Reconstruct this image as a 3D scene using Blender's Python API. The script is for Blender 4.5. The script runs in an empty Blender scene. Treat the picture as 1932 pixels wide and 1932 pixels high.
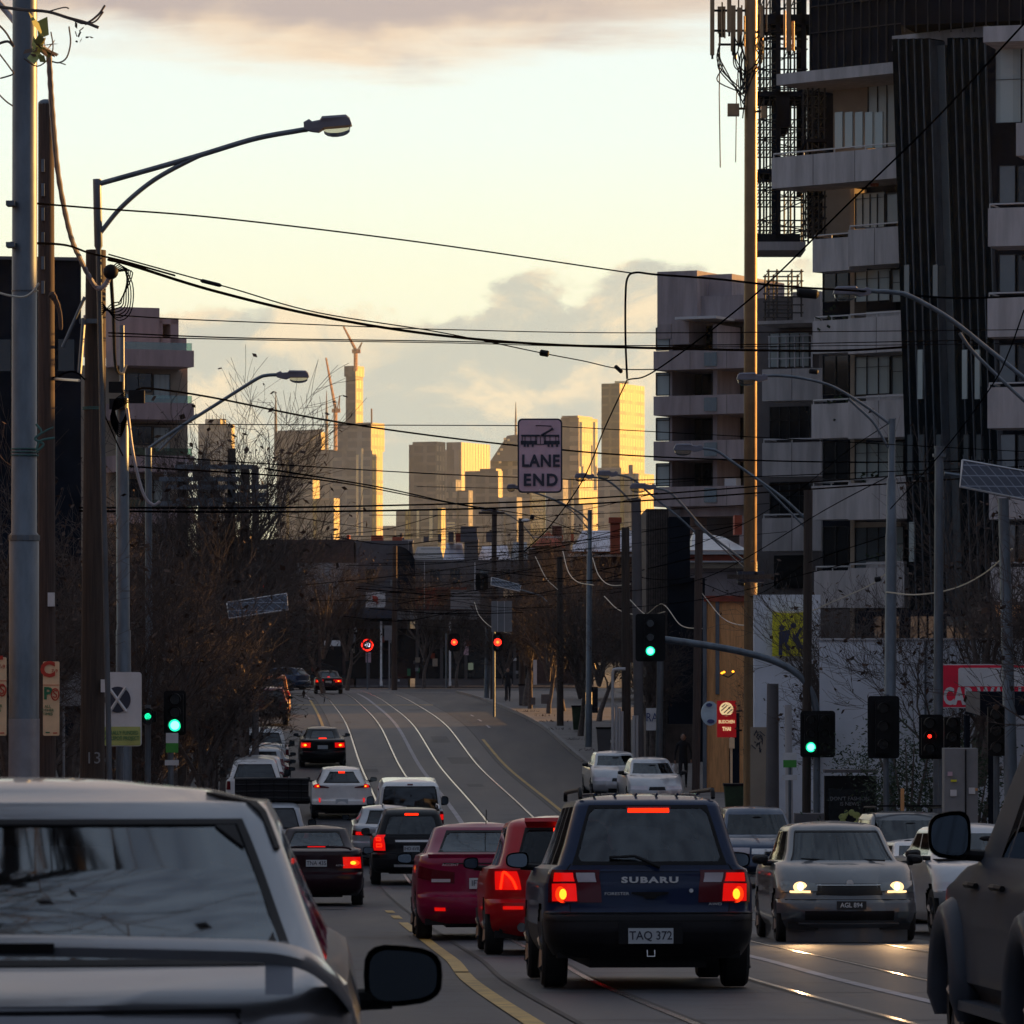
import bpy, math, random
from mathutils import Vector, Matrix, noise as mnoise
S = bpy.context.scene
C = S.collection
R = math.radians
random.seed(7)
FPX, CXP, HYP, EYE = 9000.0, 966.0, 1250.0, 1.7     # focal length and principal point in units of a 1932 px wide frame

# ------------------------------------------------------------------ camera, sky, sun, exposure
cam_d = bpy.data.cameras.new('camera')
cam = bpy.data.objects.new('camera', cam_d)
C.objects.link(cam)
cam.location = (0, 0, EYE)
cam.rotation_euler = (R(90), 0, 0)
cam_d.sensor_width = 36
cam_d.lens = FPX / 1932 * 36
cam_d.shift_y = (HYP - 966) / 1932
cam_d.clip_start = 0.5
cam_d.clip_end = 40000
cam_d.dof.use_dof = True
cam_d.dof.focus_distance = 70
cam_d.dof.aperture_fstop = 20
S.camera = cam
SUN_AZ, SUN_EL = R(59), R(6.0)      # azimuth clockwise from +Y
SD = Vector((math.sin(SUN_AZ) * math.cos(SUN_EL), math.cos(SUN_AZ) * math.cos(SUN_EL), math.sin(SUN_EL)))
sl = bpy.data.lights.new('sun', 'SUN')
sl.energy = 9.5
sl.angle = R(0.6)
sl.color = (1.0, 0.50, 0.13)
sun = bpy.data.objects.new('sun', sl)
C.objects.link(sun)
sun.rotation_euler = SD.to_track_quat('Z', 'Y').to_euler()
S.view_settings.view_transform = 'Standard'
S.view_settings.look = 'None'
S.view_settings.exposure = 0.0
S.view_settings.gamma = 1.0
S.view_settings.use_curve_mapping = False
S.cycles.use_denoising = True
S.cycles.max_bounces = 6
S.cycles.transparent_max_bounces = 24
S.cycles.volume_bounces = 0
S.cycles.sample_clamp_indirect = 4.0
S.cycles.use_adaptive_sampling = True
S.cycles.adaptive_threshold = 0.02


class NT:
    """small helper to write node graphs"""
    def __init__(s, tree):
        s.t = tree

    def n(s, typ, ins=None, **kw):
        nd = s.t.nodes.new(typ)
        for k, v in kw.items():
            setattr(nd, k, v)
        for k, v in (ins or {}).items():
            if isinstance(v, bpy.types.NodeSocket):
                s.t.links.new(v, nd.inputs[k])
            else:
                nd.inputs[k].default_value = v
        return nd

    def m(s, op, a, b=0.0, c=0.0, clamp=False):
        nd = s.n('ShaderNodeMath', {0: a, 1: b, 2: c}, operation=op)
        nd.use_clamp = clamp
        return nd.outputs[0]

    def mix(s, f, a, b, bt='MIX'):
        nd = s.n('ShaderNodeMix', data_type='RGBA', blend_type=bt)
        for k, v in ((0, f), (6, a), (7, b)):
            if isinstance(v, bpy.types.NodeSocket):
                s.t.links.new(v, nd.inputs[k])
            else:
                nd.inputs[k].default_value = v if k == 0 else (*v[:3], 1)
        return nd.outputs[2]

    def ramp(s, f, stops, interp='LINEAR'):
        nd = s.n('ShaderNodeValToRGB', {0: f})
        cr = nd.color_ramp
        cr.interpolation = interp
        while len(cr.elements) < len(stops):
            cr.elements.new(0.5)
        for e, (p, c) in zip(cr.elements, stops):
            e.position = p
            e.color = (*c, 1) if len(c) == 3 else c
        return nd.outputs[0]

    def ss(s, v, lo, hi):
        nd = s.n('ShaderNodeMapRange', {0: v, 1: lo, 2: hi, 3: 0.0, 4: 1.0}, interpolation_type='SMOOTHSTEP')
        return nd.outputs[0]


wd = bpy.data.worlds.new('World')
S.world = wd
wd.use_nodes = True
w = NT(wd.node_tree)
wd.node_tree.nodes.clear()
tc = w.n('ShaderNodeTexCoord').outputs['Generated']
sp = w.n('ShaderNodeSeparateXYZ', {0: tc})
X, Y, Z = sp.outputs
hor = w.m('SQRT', w.m('ADD', w.m('MULTIPLY', X, X), w.m('MULTIPLY', Y, Y)))
el = w.m('DIVIDE', Z, w.m('MAXIMUM', hor, 0.001))          # tangent of elevation
az = w.m('ARCTAN2', X, Y)                                  # azimuth from +Y, clockwise
sky = w.n('ShaderNodeTexSky', sky_type='NISHITA', sun_disc=False, sun_elevation=SUN_EL, sun_rotation=SUN_AZ, dust_density=2.0)
nish = w.n('ShaderNodeMix', data_type='RGBA', blend_type='MULTIPLY')
w.t.links.new(sky.outputs[0], nish.inputs[6])
nish.inputs[0].default_value = 1
nish.inputs[7].default_value = (0.13, 0.13, 0.13, 1)
elr = w.m('MULTIPLY', el, 5.0, clamp=True)
clear = w.ramp(elr, [(0.0, (0.98, 0.78, 0.40)), (0.10, (1.0, 0.88, 0.52)), (0.25, (1.0, 0.98, 0.74)), (0.40, (1.05, 1.08, 0.82)),
                     (0.55, (0.96, 1.08, 0.98)), (0.72, (0.91, 1.03, 1.02)), (1.0, (0.66, 0.74, 0.78))])
vec = w.n('ShaderNodeCombineXYZ', {0: az, 1: w.m('MULTIPLY', el, 1.5), 2: 0.0}).outputs[0]


def wnoise(scale, det, ox=0.0, rough=0.55, dist=0.0):
    mp = w.n('ShaderNodeMapping', {0: vec, 1: (ox, ox * 0.7, 0)})
    return w.n('ShaderNodeTexNoise', {'Vector': mp.outputs[0], 'Scale': scale, 'Detail': det, 'Roughness': rough, 'Distortion': dist}).outputs[0]


n1 = wnoise(42, 8, 3.1, 0.55)
n2 = wnoise(11, 3, 7.7)
n3 = wnoise(30, 7, 1.3, 0.6, 0.6)
# cumulus bank low over the city: crest height follows azimuth
crest = w.m('ADD', 0.077, w.m('MULTIPLY', w.m('SUBTRACT', w.m('SINE', w.m('MULTIPLY', w.m('ADD', az, 0.012), 38.0)), 0.1), 0.0040))
crest = w.m('ADD', crest, w.m('MULTIPLY', w.m('SUBTRACT', n1, 0.5), 0.034))
bank = w.ss(w.m('SUBTRACT', crest, el), -0.0012, 0.0028)
bank = w.m('MULTIPLY', bank, w.ss(el, 0.012, 0.045))
bank = w.m('MULTIPLY', bank, 0.97)
puff = w.ss(w.m('ADD', n3, w.m('MULTIPLY', w.m('SUBTRACT', el, 0.05), 3.0)), 0.50, 0.68)
bankc = w.mix(puff, (0.61, 0.64, 0.56), (1.0, 0.85, 0.60))
bankc = w.mix(w.ss(el, 0.055, 0.028), bankc, (0.66, 0.70, 0.58))
col = w.mix(bank, clear, bankc)
# high mauve cloud band across the top
n4 = wnoise(9, 7, 12.3, 0.55, 0.4)
mp5 = w.n('ShaderNodeMapping', {0: vec, 1: (4.0, 1.0, 0), 3: (0.45, 2.2, 1)})
n5 = w.n('ShaderNodeTexNoise', {'Vector': mp5.outputs[0], 'Scale': 22, 'Detail': 6, 'Roughness': 0.55}).outputs[0]
lo = w.m('ADD', 0.124, w.m('ADD', w.m('MULTIPLY', w.m('SUBTRACT', n5, 0.5), 0.030), w.m('MULTIPLY', w.m('ABSOLUTE', w.m('ADD', az, 0.03)), 0.07)))
band = w.ss(w.m('SUBTRACT', el, lo), -0.0035, 0.008)
n6 = wnoise(26, 6, 20.3, 0.55, 0.8)
bcol = w.mix(w.ss(w.m('ADD', w.m('SUBTRACT', el, lo), w.m('MULTIPLY', w.m('SUBTRACT', n6, 0.5), 0.03)), 0.0, 0.013), (0.95, 0.74, 0.53), (0.52, 0.43, 0.41))
bcol = w.mix(w.ss(n4, 0.5, 0.75), bcol, (0.74, 0.60, 0.49))
col = w.mix(w.m('MULTIPLY', band, 0.93), col, bcol)
# overhead and behind: dim blue-grey evening cloud with the clear sky showing through
back = w.ss(w.m('MULTIPLY', Y, -1.0), -0.95, 0.5)
up = w.ss(el, 0.17, 0.9)
dim = w.mix(w.ss(n2, 0.35, 0.7), (0.42, 0.50, 0.62), (0.25, 0.30, 0.40))
backc = w.mix(w.ss(n2, 0.35, 0.7), (0.19, 0.235, 0.33), (0.14, 0.17, 0.24))
dim = w.mix(0.2, dim, nish.outputs[2])
col = w.mix(up, col, dim)
col = w.mix(w.m('MULTIPLY', back, w.m('SUBTRACT', 1.0, w.m('MULTIPLY', up, 0.45))), col, backc)
bg = w.n('ShaderNodeBackground', {0: col, 1: 1.0})
wo = w.n('ShaderNodeOutputWorld', {0: bg.outputs[0]})


# ------------------------------------------------------------------ materials
def mat(name, col, rough=0.6, metal=0.0, var=0.12, scale=3.0, spec=0.5, coat=0.0, bump=0.0, emit=None, es=1.0, aniso=(1, 1, 1)):
    m = bpy.data.materials.new(name)
    m.use_nodes = True
    t = NT(m.node_tree)
    b = m.node_tree.nodes['Principled BSDF']
    b.inputs['Roughness'].default_value = rough
    b.inputs['Metallic'].default_value = metal
    b.inputs['Specular IOR Level'].default_value = spec
    b.inputs['Coat Weight'].default_value = coat
    b.inputs['Coat Roughness'].default_value = 0.04
    b.inputs['Base Color'].default_value = (*col, 1)
    if var > 0:
        tcn = t.n('ShaderNodeTexCoord').outputs['Object']
        mp = t.n('ShaderNodeMapping', {0: tcn, 3: aniso}).outputs[0]
        nz = t.n('ShaderNodeTexNoise', {'Vector': mp, 'Scale': scale, 'Detail': 6, 'Roughness': 0.62}).outputs[0]
        f = t.ss(nz, 0.3, 0.7)
        c = t.mix(f, [x * (1 - var) for x in col], [min(1, x * (1 + var)) for x in col])
        m.node_tree.links.new(c, b.inputs['Base Color'])
        r = t.m('ADD', rough, t.m('MULTIPLY', t.m('SUBTRACT', nz, 0.5), 0.25 * rough), clamp=True)
        m.node_tree.links.new(r, b.inputs['Roughness'])
        if bump:
            bn = t.n('ShaderNodeBump', {'Height': nz, 'Strength': bump, 'Distance': 0.02})
            m.node_tree.links.new(bn.outputs[0], b.inputs['Normal'])
    if emit:
        b.inputs['Emission Color'].default_value = (*emit, 1)
        b.inputs['Emission Strength'].default_value = es
    return m


def paint(name, col, metal=0.0, rough=0.35, coat=0.7, spec=0.3):
    return mat(name, col, rough, metal, var=0.10, scale=1.6, coat=coat, spec=spec)


def glass(name, tint=0.3, rough=0.03, col=(0.8, 0.9, 0.95), base=0.10):
    m = bpy.data.materials.new(name)
    m.use_nodes = True
    m.node_tree.nodes.clear()
    t = NT(m.node_tree)
    tr = t.n('ShaderNodeBsdfTransparent', {0: (col[0] * tint, col[1] * tint, col[2] * tint, 1)})
    gl = t.n('ShaderNodeBsdfGlossy', {0: (0.85, 0.9, 0.95, 1), 'Roughness': rough})
    fr = t.n('ShaderNodeFresnel', {0: 1.5}).outputs[0]
    fac = t.m('ADD', t.m('MULTIPLY', fr, 0.9), base, clamp=True)
    mx = t.n('ShaderNodeMixShader', {0: fac, 1: tr.outputs[0], 2: gl.outputs[0]})
    t.n('ShaderNodeOutputMaterial', {0: mx.outputs[0]})
    return m


def grid_mat(name, c1, c2, sx=1.0, sz=1.0, rough=0.3, metal=0.0, lw=0.25, vstripe=False):
    """facade pattern of floors and bays in metres, so it belongs to the surface"""
    m = bpy.data.materials.new(name)
    m.use_nodes = True
    t = NT(m.node_tree)
    b = m.node_tree.nodes['Principled BSDF']
    o = t.n('ShaderNodeTexCoord').outputs['Object']
    s = t.n('ShaderNodeSeparateXYZ', {0: o}).outputs
    hx = t.m('FRACT', t.m('DIVIDE', t.m('ADD', s[0], s[1]), sx))
    hz = t.m('FRACT', t.m('DIVIDE', s[2], sz))
    a = t.m('LESS_THAN', hx, lw)
    z = t.m('LESS_THAN', hz, lw)
    f = a if vstripe else t.m('MAXIMUM', a, z)
    nz = t.n('ShaderNodeTexNoise', {'Vector': o, 'Scale': 0.05, 'Detail': 5}).outputs[0]
    c = t.mix(f, c1, c2)
    c = t.mix(t.ss(nz, 0.3, 0.75), c, [x * 0.7 for x in c1])
    m.node_tree.links.new(c, b.inputs['Base Color'])
    b.inputs['Roughness'].default_value = rough
    b.inputs['Metallic'].default_value = metal
    return m


def emis(name, col, s):
    m = bpy.data.materials.new(name)
    m.use_nodes = True
    m.node_tree.nodes.clear()
    t = NT(m.node_tree)
    e = t.n('ShaderNodeEmission', {0: (*col, 1), 1: s})
    t.n('ShaderNodeOutputMaterial', {0: e.outputs[0]})
    return m


M = {
    'steel': mat('galvanised_steel', (0.125, 0.150, 0.180), 0.45, 0.5, 0.22, 5, bump=0.1, aniso=(1, 1, 0.3)),
    'steel_lt': mat('pale_painted_steel', (0.28, 0.28, 0.31), 0.45, 0.2, 0.1, 6),
    'timber': mat('pole_timber', (0.045, 0.032, 0.026), 0.85, 0, 0.4, 9, bump=0.4, aniso=(4, 4, 0.15)),
    'timber_red': mat('pole_timber_red', (0.060, 0.040, 0.034), 0.85, 0, 0.35, 9, bump=0.3, aniso=(4, 4, 0.15)),
    'black': mat('black_metal', (0.007, 0.007, 0.009), 0.6, 0, 0.2, 8, spec=0.2),
    'wire': mat('wire_black', (0.002, 0.002, 0.003), 1.0, 0, 0, spec=0.0),
    'conduit': mat('grey_conduit', (0.30, 0.29, 0.33), 0.5, 0, 0.1),
    'rope': mat('pale_cable', (0.55, 0.50, 0.42), 0.35, 0.3, 0.1),
    'rubber': mat('tyre_rubber', (0.012, 0.012, 0.013), 0.8, 0, 0.2, 20),
    'plastic': mat('black_plastic', (0.010, 0.010, 0.012), 0.6, 0, 0.15, 12, spec=0.25),
    'alloy': mat('alloy_rim', (0.13, 0.13, 0.14), 0.4, 0.7, 0.05),
    'chrome': mat('chrome', (0.6, 0.6, 0.6), 0.12, 1, 0),
    'seat': mat('seat_fabric', (0.03, 0.032, 0.035), 0.9, 0, 0.2, 20),
    'plate_w': mat('plate_white', (0.50, 0.54, 0.58), 0.5, 0, 0.05),
    'plate_k': mat('plate_black', (0.02, 0.02, 0.022), 0.5, 0, 0),
    'ink': mat('ink_dark', (0.03, 0.035, 0.06), 0.6, 0, 0),
    'badge': mat('badge_silver', (0.75, 0.75, 0.75), 0.3, 0.5, 0),
    'white': mat('white_lens', (0.55, 0.5, 0.55), 0.15, 0, 0.05, coat=1),
    'glass': glass('car_glass', 0.80, base=0.05),
    'glass_refl': glass('car_glass_reflecting', 0.35, base=0.12),
    'glass_dk': glass('car_glass_dark', 0.07, base=0.04),
    'glass_md': glass('car_glass_mid', 0.14, base=0.0),
    'mirror': mat('mirror_glass', (0.11, 0.13, 0.15), 0.06, 1.0, 0),
    'lens_red': mat('lens_red_off', (0.10, 0.002, 0.010), 0.2, 0, 0, spec=0.3, coat=0.4),
    'lens_lit': mat('lens_red_lit', (0.3, 0.0, 0.0), 0.15, 0, 0, emit=(1.0, 0.006, 0.004), es=0.62),
    'lens_glow': emis('lens_glow_lit', (1.0, 0.035, 0.004), 1.7),
    'lens_hot': emis('bulb_amber_lit', (1.0, 0.30, 0.015), 3.0),
    'lens_dim': mat('lens_dark_red', (0.14, 0.012, 0.012), 0.3, 0, 0),
    'lens_bar': emis('brake_bar_lit', (1.0, 0.022, 0.004), 2.3),
    'amber': emis('amber_lit', (1.0, 0.35, 0.02), 3.0),
    'head_lit': emis('headlight_lit', (1.0, 0.78, 0.45), 12.0),
    'drl': emis('running_light_lit', (1.0, 0.62, 0.28), 2.0),
    'green': emis('green_lit', (0.01, 0.80, 0.34), 2.2),
    'green2': emis('green_halo_lit', (0.01, 0.55, 0.24), 0.8),
    'redl': emis('red_lit', (1.0, 0.02, 0.01), 4.0),
    'red_in': emis('red_core_lit', (1.0, 0.14, 0.02), 4.0),
    'concrete': mat('grey_concrete', (0.43, 0.41, 0.415), 0.85, 0, 0.20, 1.1, bump=0.1, aniso=(2.2, 2.2, 0.3)),
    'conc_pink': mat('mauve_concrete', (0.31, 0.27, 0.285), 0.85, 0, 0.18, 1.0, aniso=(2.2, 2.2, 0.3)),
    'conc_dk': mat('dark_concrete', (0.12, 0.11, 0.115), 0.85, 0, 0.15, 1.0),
    'beige': mat('beige_render', (0.33, 0.27, 0.21), 0.85, 0, 0.1, 1.0),
    'render_w': mat('white_render', (0.66, 0.69, 0.76), 0.85, 0, 0.10, 0.6),
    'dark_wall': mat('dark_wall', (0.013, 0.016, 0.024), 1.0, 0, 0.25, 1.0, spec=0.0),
    'brick': mat('brown_brick', (0.075, 0.045, 0.04), 0.85, 0, 0.3, 3.0),
    'brick_red': mat('red_brick', (0.22, 0.045, 0.025), 0.85, 0, 0.2, 4.0),
    'brick_or': mat('orange_boards', (0.60, 0.30, 0.12), 0.8, 0, 0.18, 5.0, aniso=(3, 3, 0.3)),
    'roof_metal': mat('iron_roof', (0.55, 0.54, 0.62), 0.5, 0.2, 0.12, 1.0),
    'roof_slate': mat('slate_roof', (0.09, 0.085, 0.10), 0.7, 0, 0.15, 2.0),
    'bglass': mat('window_glass', (0.10, 0.12, 0.13), 0.08, 0.0, 0.15, 0.6, spec=1.0, coat=0.5),
    
    'bglass_dk': mat('dark_window', (0.015, 0.017, 0.02), 0.1, 0, 0.2, 0.8, coat=0.4),
    'balglass': glass('balcony_glass', 0.75, col=(0.75, 0.95, 0.85), base=0.12),
    'frame': mat('window_frame_dark', (0.02, 0.022, 0.026), 0.5, 0, 0),
    'fin': mat('black_fin', (0.005, 0.008, 0.011), 1.0, 0, 0.2, 2, spec=0.0),
    'rail_m': mat('handrail', (0.5, 0.5, 0.52), 0.4, 0.3, 0),
    'scaf': mat('scaffold_tube', (0.05, 0.045, 0.045), 0.6, 0.3, 0),
    'bark': mat('bark', (0.105, 0.085, 0.078), 0.9, 0, 0.35, 6),
    'twig': mat('twig', (0.075, 0.058, 0.052), 1.0, 0, 0.3, 2),
    'leaf_dead': mat('dry_leaf', (0.050, 0.024, 0.014), 0.8, 0, 0.4, 2),
    'leaf_green': mat('shrub_leaf', (0.020, 0.042, 0.016), 0.7, 0, 0.4, 3),
    'leaf_dark': mat('dull_leaf', (0.05, 0.035, 0.03), 0.8, 0, 0.4, 3),
    'sign_pink': mat('sign_face_pink', (0.62, 0.43, 0.52), 0.55, 0, 0.10, 3),
    'sign_white': mat('sign_face_white', (0.62, 0.62, 0.64), 0.5, 0, 0.08),
    'sign_cream': mat('sign_face_cream', (0.80, 0.56, 0.34), 0.6, 0, 0.1),
    'sign_back': mat('sign_back', (0.22, 0.225, 0.24), 0.55, 0.1, 0.08),
    'sign_red': mat('sign_red', (0.80, 0.006, 0.05), 0.5, 0, 0.08),
    'sign_green': mat('sign_green', (0.05, 0.30, 0.04), 0.5, 0, 0.05),
    'sign_yellow': mat('sign_yellow', (0.72, 0.66, 0.03), 0.6, 0, 0.15, 4),
    'sky_blue': mat('pale_blue_panel', (0.42, 0.58, 0.68), 0.5, 0, 0.1),
    'sign_blue': mat('sign_blue', (0.04, 0.07, 0.20), 0.6, 0, 0.1),
    'sign_lime': mat('sign_lime', (0.40, 0.44, 0.14), 0.6, 0, 0.1),
    'ink_red': mat('ink_red', (0.50, 0.04, 0.02), 0.6, 0, 0),
    'ink_grn': mat('ink_green', (0.02, 0.16, 0.07), 0.6, 0, 0),
    'ceramic': mat('insulator', (0.28, 0.27, 0.30), 0.3, 0, 0.1),
    'blue_wrap': mat('teal_rope', (0.06, 0.15, 0.14), 0.8, 0, 0.2),
    'lamp_grey': mat('lamp_housing', (0.16, 0.16, 0.20), 0.45, 0.2, 0.1),
    'lamp_lens': glass('lamp_bowl', 0.85, 0.1, (1, 0.97, 0.85), base=0.15),
    'solar': grid_mat('solar_cells', (0.015, 0.02, 0.045), (0.20, 0.22, 0.28), 0.21, 0.21, 0.25, 0, 0.10),
    'terracotta': mat('terracotta', (0.35, 0.07, 0.035), 0.8, 0, 0.15),
}


# ------------------------------------------------------------------ mesh helper
def catmull(pts, n=6):
    P_ = [Vector(p) for p in pts]
    if len(P_) < 3:
        return P_
    P_ = [P_[0] * 2 - P_[1]] + P_ + [P_[-1] * 2 - P_[-2]]
    out = []
    for i in range(1, len(P_) - 2):
        a, b, c, d = P_[i - 1:i + 3]
        for k in range(n):
            t = k / n
            out.append(0.5 * ((2 * b) + (c - a) * t + (2 * a - 5 * b + 4 * c - d) * t * t + (3 * b - a - 3 * c + d) * t ** 3))
    out.append(P_[-2])
    return out


def origin_of(o):
    v = Vector((0, 0, 0))
    while o:
        v = v + o.location
        o = o.parent
    return v


class MB:
    def __init__(s):
        s.v, s.f, s.mi, s.cur = [], [], [], 0

    def add(s, vs, fs):
        b = len(s.v)
        s.v.extend([tuple(v) for v in vs])
        for f in fs:
            s.f.append([b + i for i in f])
            s.mi.append(s.cur)
        return s

    def box(s, x0, x1, y0, y1, z0, z1):
        return s.hexa([(x0, y0, z0), (x1, y0, z0), (x1, y1, z0), (x0, y1, z0), (x0, y0, z1), (x1, y0, z1), (x1, y1, z1), (x0, y1, z1)])

    def hexa(s, v):
        return s.add(v, [(0, 3, 2, 1), (4, 5, 6, 7), (0, 1, 5, 4), (1, 2, 6, 5), (2, 3, 7, 6), (3, 0, 4, 7)])

    def prism(s, poly, z0, z1):
        n = len(poly)
        vs = [(x, y, z0) for x, y in poly] + [(x, y, z1) for x, y in poly]
        fs = [tuple(range(n - 1, -1, -1)), tuple(range(n, 2 * n))]
        fs += [(i, (i + 1) % n, n + (i + 1) % n, n + i) for i in range(n)]
        return s.add(vs, fs)

    def slab_xz(s, poly, y0, y1):
        """outline in x,z given a thickness along y"""
        n = len(poly)
        vs = [(x, y0, z) for x, z in poly] + [(x, y1, z) for x, z in poly]
        fs = [tuple(range(n)), tuple(range(2 * n - 1, n - 1, -1))]
        fs += [((i + 1) % n, i, n + i, n + (i + 1) % n) for i in range(n)]
        return s.add(vs, fs)

    def tube(s, pts, r, n=8, cap=True):
        pts = [Vector(p) for p in pts]
        rs = r if isinstance(r, (list, tuple)) else [r] * len(pts)
        m = len(pts)
        vs, ref = [], None
        for i, p in enumerate(pts):
            d = (pts[min(i + 1, m - 1)] - pts[max(i - 1, 0)])
            if d.length < 1e-9:
                d = Vector((0, 0, 1))
            d.normalize()
            if ref is None:
                ref = Vector((1, 0, 0)) if abs(d.x) < 0.8 else Vector((0, 1, 0))
            a = (ref - d * ref.dot(d)).normalized()
            ref = a
            b = d.cross(a)
            for k in range(n):
                t = 2 * math.pi * k / n
                vs.append(p + (a * math.cos(t) + b * math.sin(t)) * rs[i])
        fs = []
        for i in range(m - 1):
            for k in range(n):
                fs.append((i * n + k, i * n + (k + 1) % n, (i + 1) * n + (k + 1) % n, (i + 1) * n + k))
        if cap:
            fs.append(tuple(range(n - 1, -1, -1)))
            fs.append(tuple(range((m - 1) * n, m * n)))
        return s.add(vs, fs)

    def cyl(s, x, y, z0, z1, r0, r1=None, n=16):
        return s.tube([(x, y, z0), (x, y, z1)], [r0, r1 if r1 is not None else r0], n)

    def disc(s, c, r, axis='y', th=0.02, n=24, r2=None):
        c = Vector(c)
        d = {'x': Vector((1, 0, 0)), 'y': Vector((0, 1, 0)), 'z': Vector((0, 0, 1))}[axis]
        return s.tube([c - d * th / 2, c + d * th / 2], [r, r2 if r2 is not None else r], n)

    def ball(s, c, rx, ry=None, rz=None, n=12, m=8):
        ry = rx if ry is None else ry
        rz = rx if rz is None else rz
        vs, fs = [], []
        for i in range(m + 1):
            a = math.pi * i / m
            for k in range(n):
                t = 2 * math.pi * k / n
                vs.append((c[0] + rx * math.sin(a) * math.cos(t), c[1] + ry * math.sin(a) * math.sin(t), c[2] + rz * math.cos(a)))
        for i in range(m):
            for k in range(n):
                fs.append((i * n + k, (i + 1) * n + k, (i + 1) * n + (k + 1) % n, i * n + (k + 1) % n))
        return s.add(vs, fs)

    def build(s, name, m, parent=None, smooth=False, world=True, origin=None):
        me = bpy.data.meshes.new(name)
        o = bpy.data.objects.new(name, me)
        C.objects.link(o)
        off = Vector((0, 0, 0))
        if parent is not None:
            o.parent = parent
            if world:
                off = origin_of(parent)
        elif origin is not None:
            off = Vector(origin)
            o.location = off
        me.from_pydata([(v[0] - off[0], v[1] - off[1], v[2] - off[2]) for v in s.v], [], s.f)
        ms = m if isinstance(m, (list, tuple)) else [m]
        for q in ms:
            me.materials.append(M[q] if isinstance(q, str) else q)
        if len(ms) > 1:
            me.polygons.foreach_set('material_index', s.mi)
        me.validate(clean_customdata=False)
        if smooth:
            me.shade_smooth()
            me.set_sharp_from_angle(angle=R(smooth if smooth is not True and smooth > 1 else 38))
        me.update()
        return o


def tag(o, label=None, cat=None, group=None, kind=None):
    if label:
        o['label'] = label
    if cat:
        o['category'] = cat
    if group:
        o['group'] = group
    if kind:
        o['kind'] = kind
    return o


def thing(name, label, cat, loc, group=None, rz=0.0):
    o = bpy.data.objects.new(name, None)
    o.empty_display_size = 0.3
    C.objects.link(o)
    o.location = loc
    o.rotation_euler = (0, 0, rz)
    return tag(o, label, cat, group)


def P(px, py, Yd):
    """the world point that lies Yd metres ahead of the camera at a position of the photograph"""
    return Vector(((px - CXP) / FPX * Yd, Yd, EYE - (py - HYP) / FPX * Yd))


def lerp_tab(tab, y):
    if y <= tab[0][0]:
        return tab[0][1]
    for i in range(len(tab) - 1):
        if y <= tab[i + 1][0]:
            a, b = tab[i], tab[i + 1]
            h = b[0] - a[0]
            d = (b[1] - a[1]) / h
            d0 = (b[1] - tab[i - 1][1]) / (b[0] - tab[i - 1][0]) if i > 0 else d
            d1 = (tab[i + 2][1] - a[1]) / (tab[i + 2][0] - a[0]) if i + 2 < len(tab) else d
            if d == 0 or d0 * d <= 0:
                d0 = 0
            if d == 0 or d1 * d <= 0:
                d1 = 0
            if d:
                d0 = math.copysign(min(abs(d0), 3 * abs(d)), d)
                d1 = math.copysign(min(abs(d1), 3 * abs(d)), d)
            t = (y - a[0]) / h
            return (a[1] * (2 * t ** 3 - 3 * t * t + 1) + h * d0 * (t ** 3 - 2 * t * t + t) + b[1] * (-2 * t ** 3 + 3 * t * t) + h * d1 * (t ** 3 - t * t))
    return tab[-1][1]


ZT = [(-80, 1.2), (0, 0), (12, -0.10), (24, -0.42), (38.6, -0.96), (57.7, -1.70), (85, -2.65), (108, -3.33), (118, -3.40), (127, -3.15), (138, -2.80), (176, -2.15),
      (209, -1.05), (250, -0.5), (288, -0.2), (330, -0.13), (420, -0.1), (900, -3.0), (3000, -8), (12000, -10)]
XT = [(-60, 7.4), (0, 4.75), (24, 3.75), (41, 2.88), (50, 2.58), (85, 0.95), (108, -0.1), (138, -1.55), (168, -2.99), (225, -5.9), (288, -9.3), (320, -11.5), (345, -14), (380, -20), (430, -32)]


def gz(y):
    return lerp_tab(ZT, y)


def xc(y):
    return lerp_tab(XT, y)


def text(body, size, mtl, parent, loc, rot=(R(90), 0, 0), name='lettering', ext=0.003, bold=0.0, sx=1.0, world=True, align='CENTER', space=1.0):
    cu = bpy.data.curves.new('t', 'FONT')
    cu.body = body
    cu.size = size
    cu.extrude = ext
    cu.offset = bold
    cu.align_x = align
    cu.align_y = 'CENTER'
    cu.space_character = space
    cu.resolution_u = 3
    t = bpy.data.objects.new('t', cu)
    C.objects.link(t)
    dg = bpy.context.evaluated_depsgraph_get()
    me = bpy.data.meshes.new_from_object(t.evaluated_get(dg))
    bpy.data.objects.remove(t)
    off = origin_of(parent) if (world and parent is not None) else Vector((0, 0, 0))
    o = bpy.data.objects.new(name, me)
    C.objects.link(o)
    o.parent = parent
    o.location = Vector(loc) - off
    o.rotation_euler = rot
    o.scale = (sx, 1, 1)
    me.materials.clear()
    me.materials.append(M[mtl])
    return o
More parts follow.
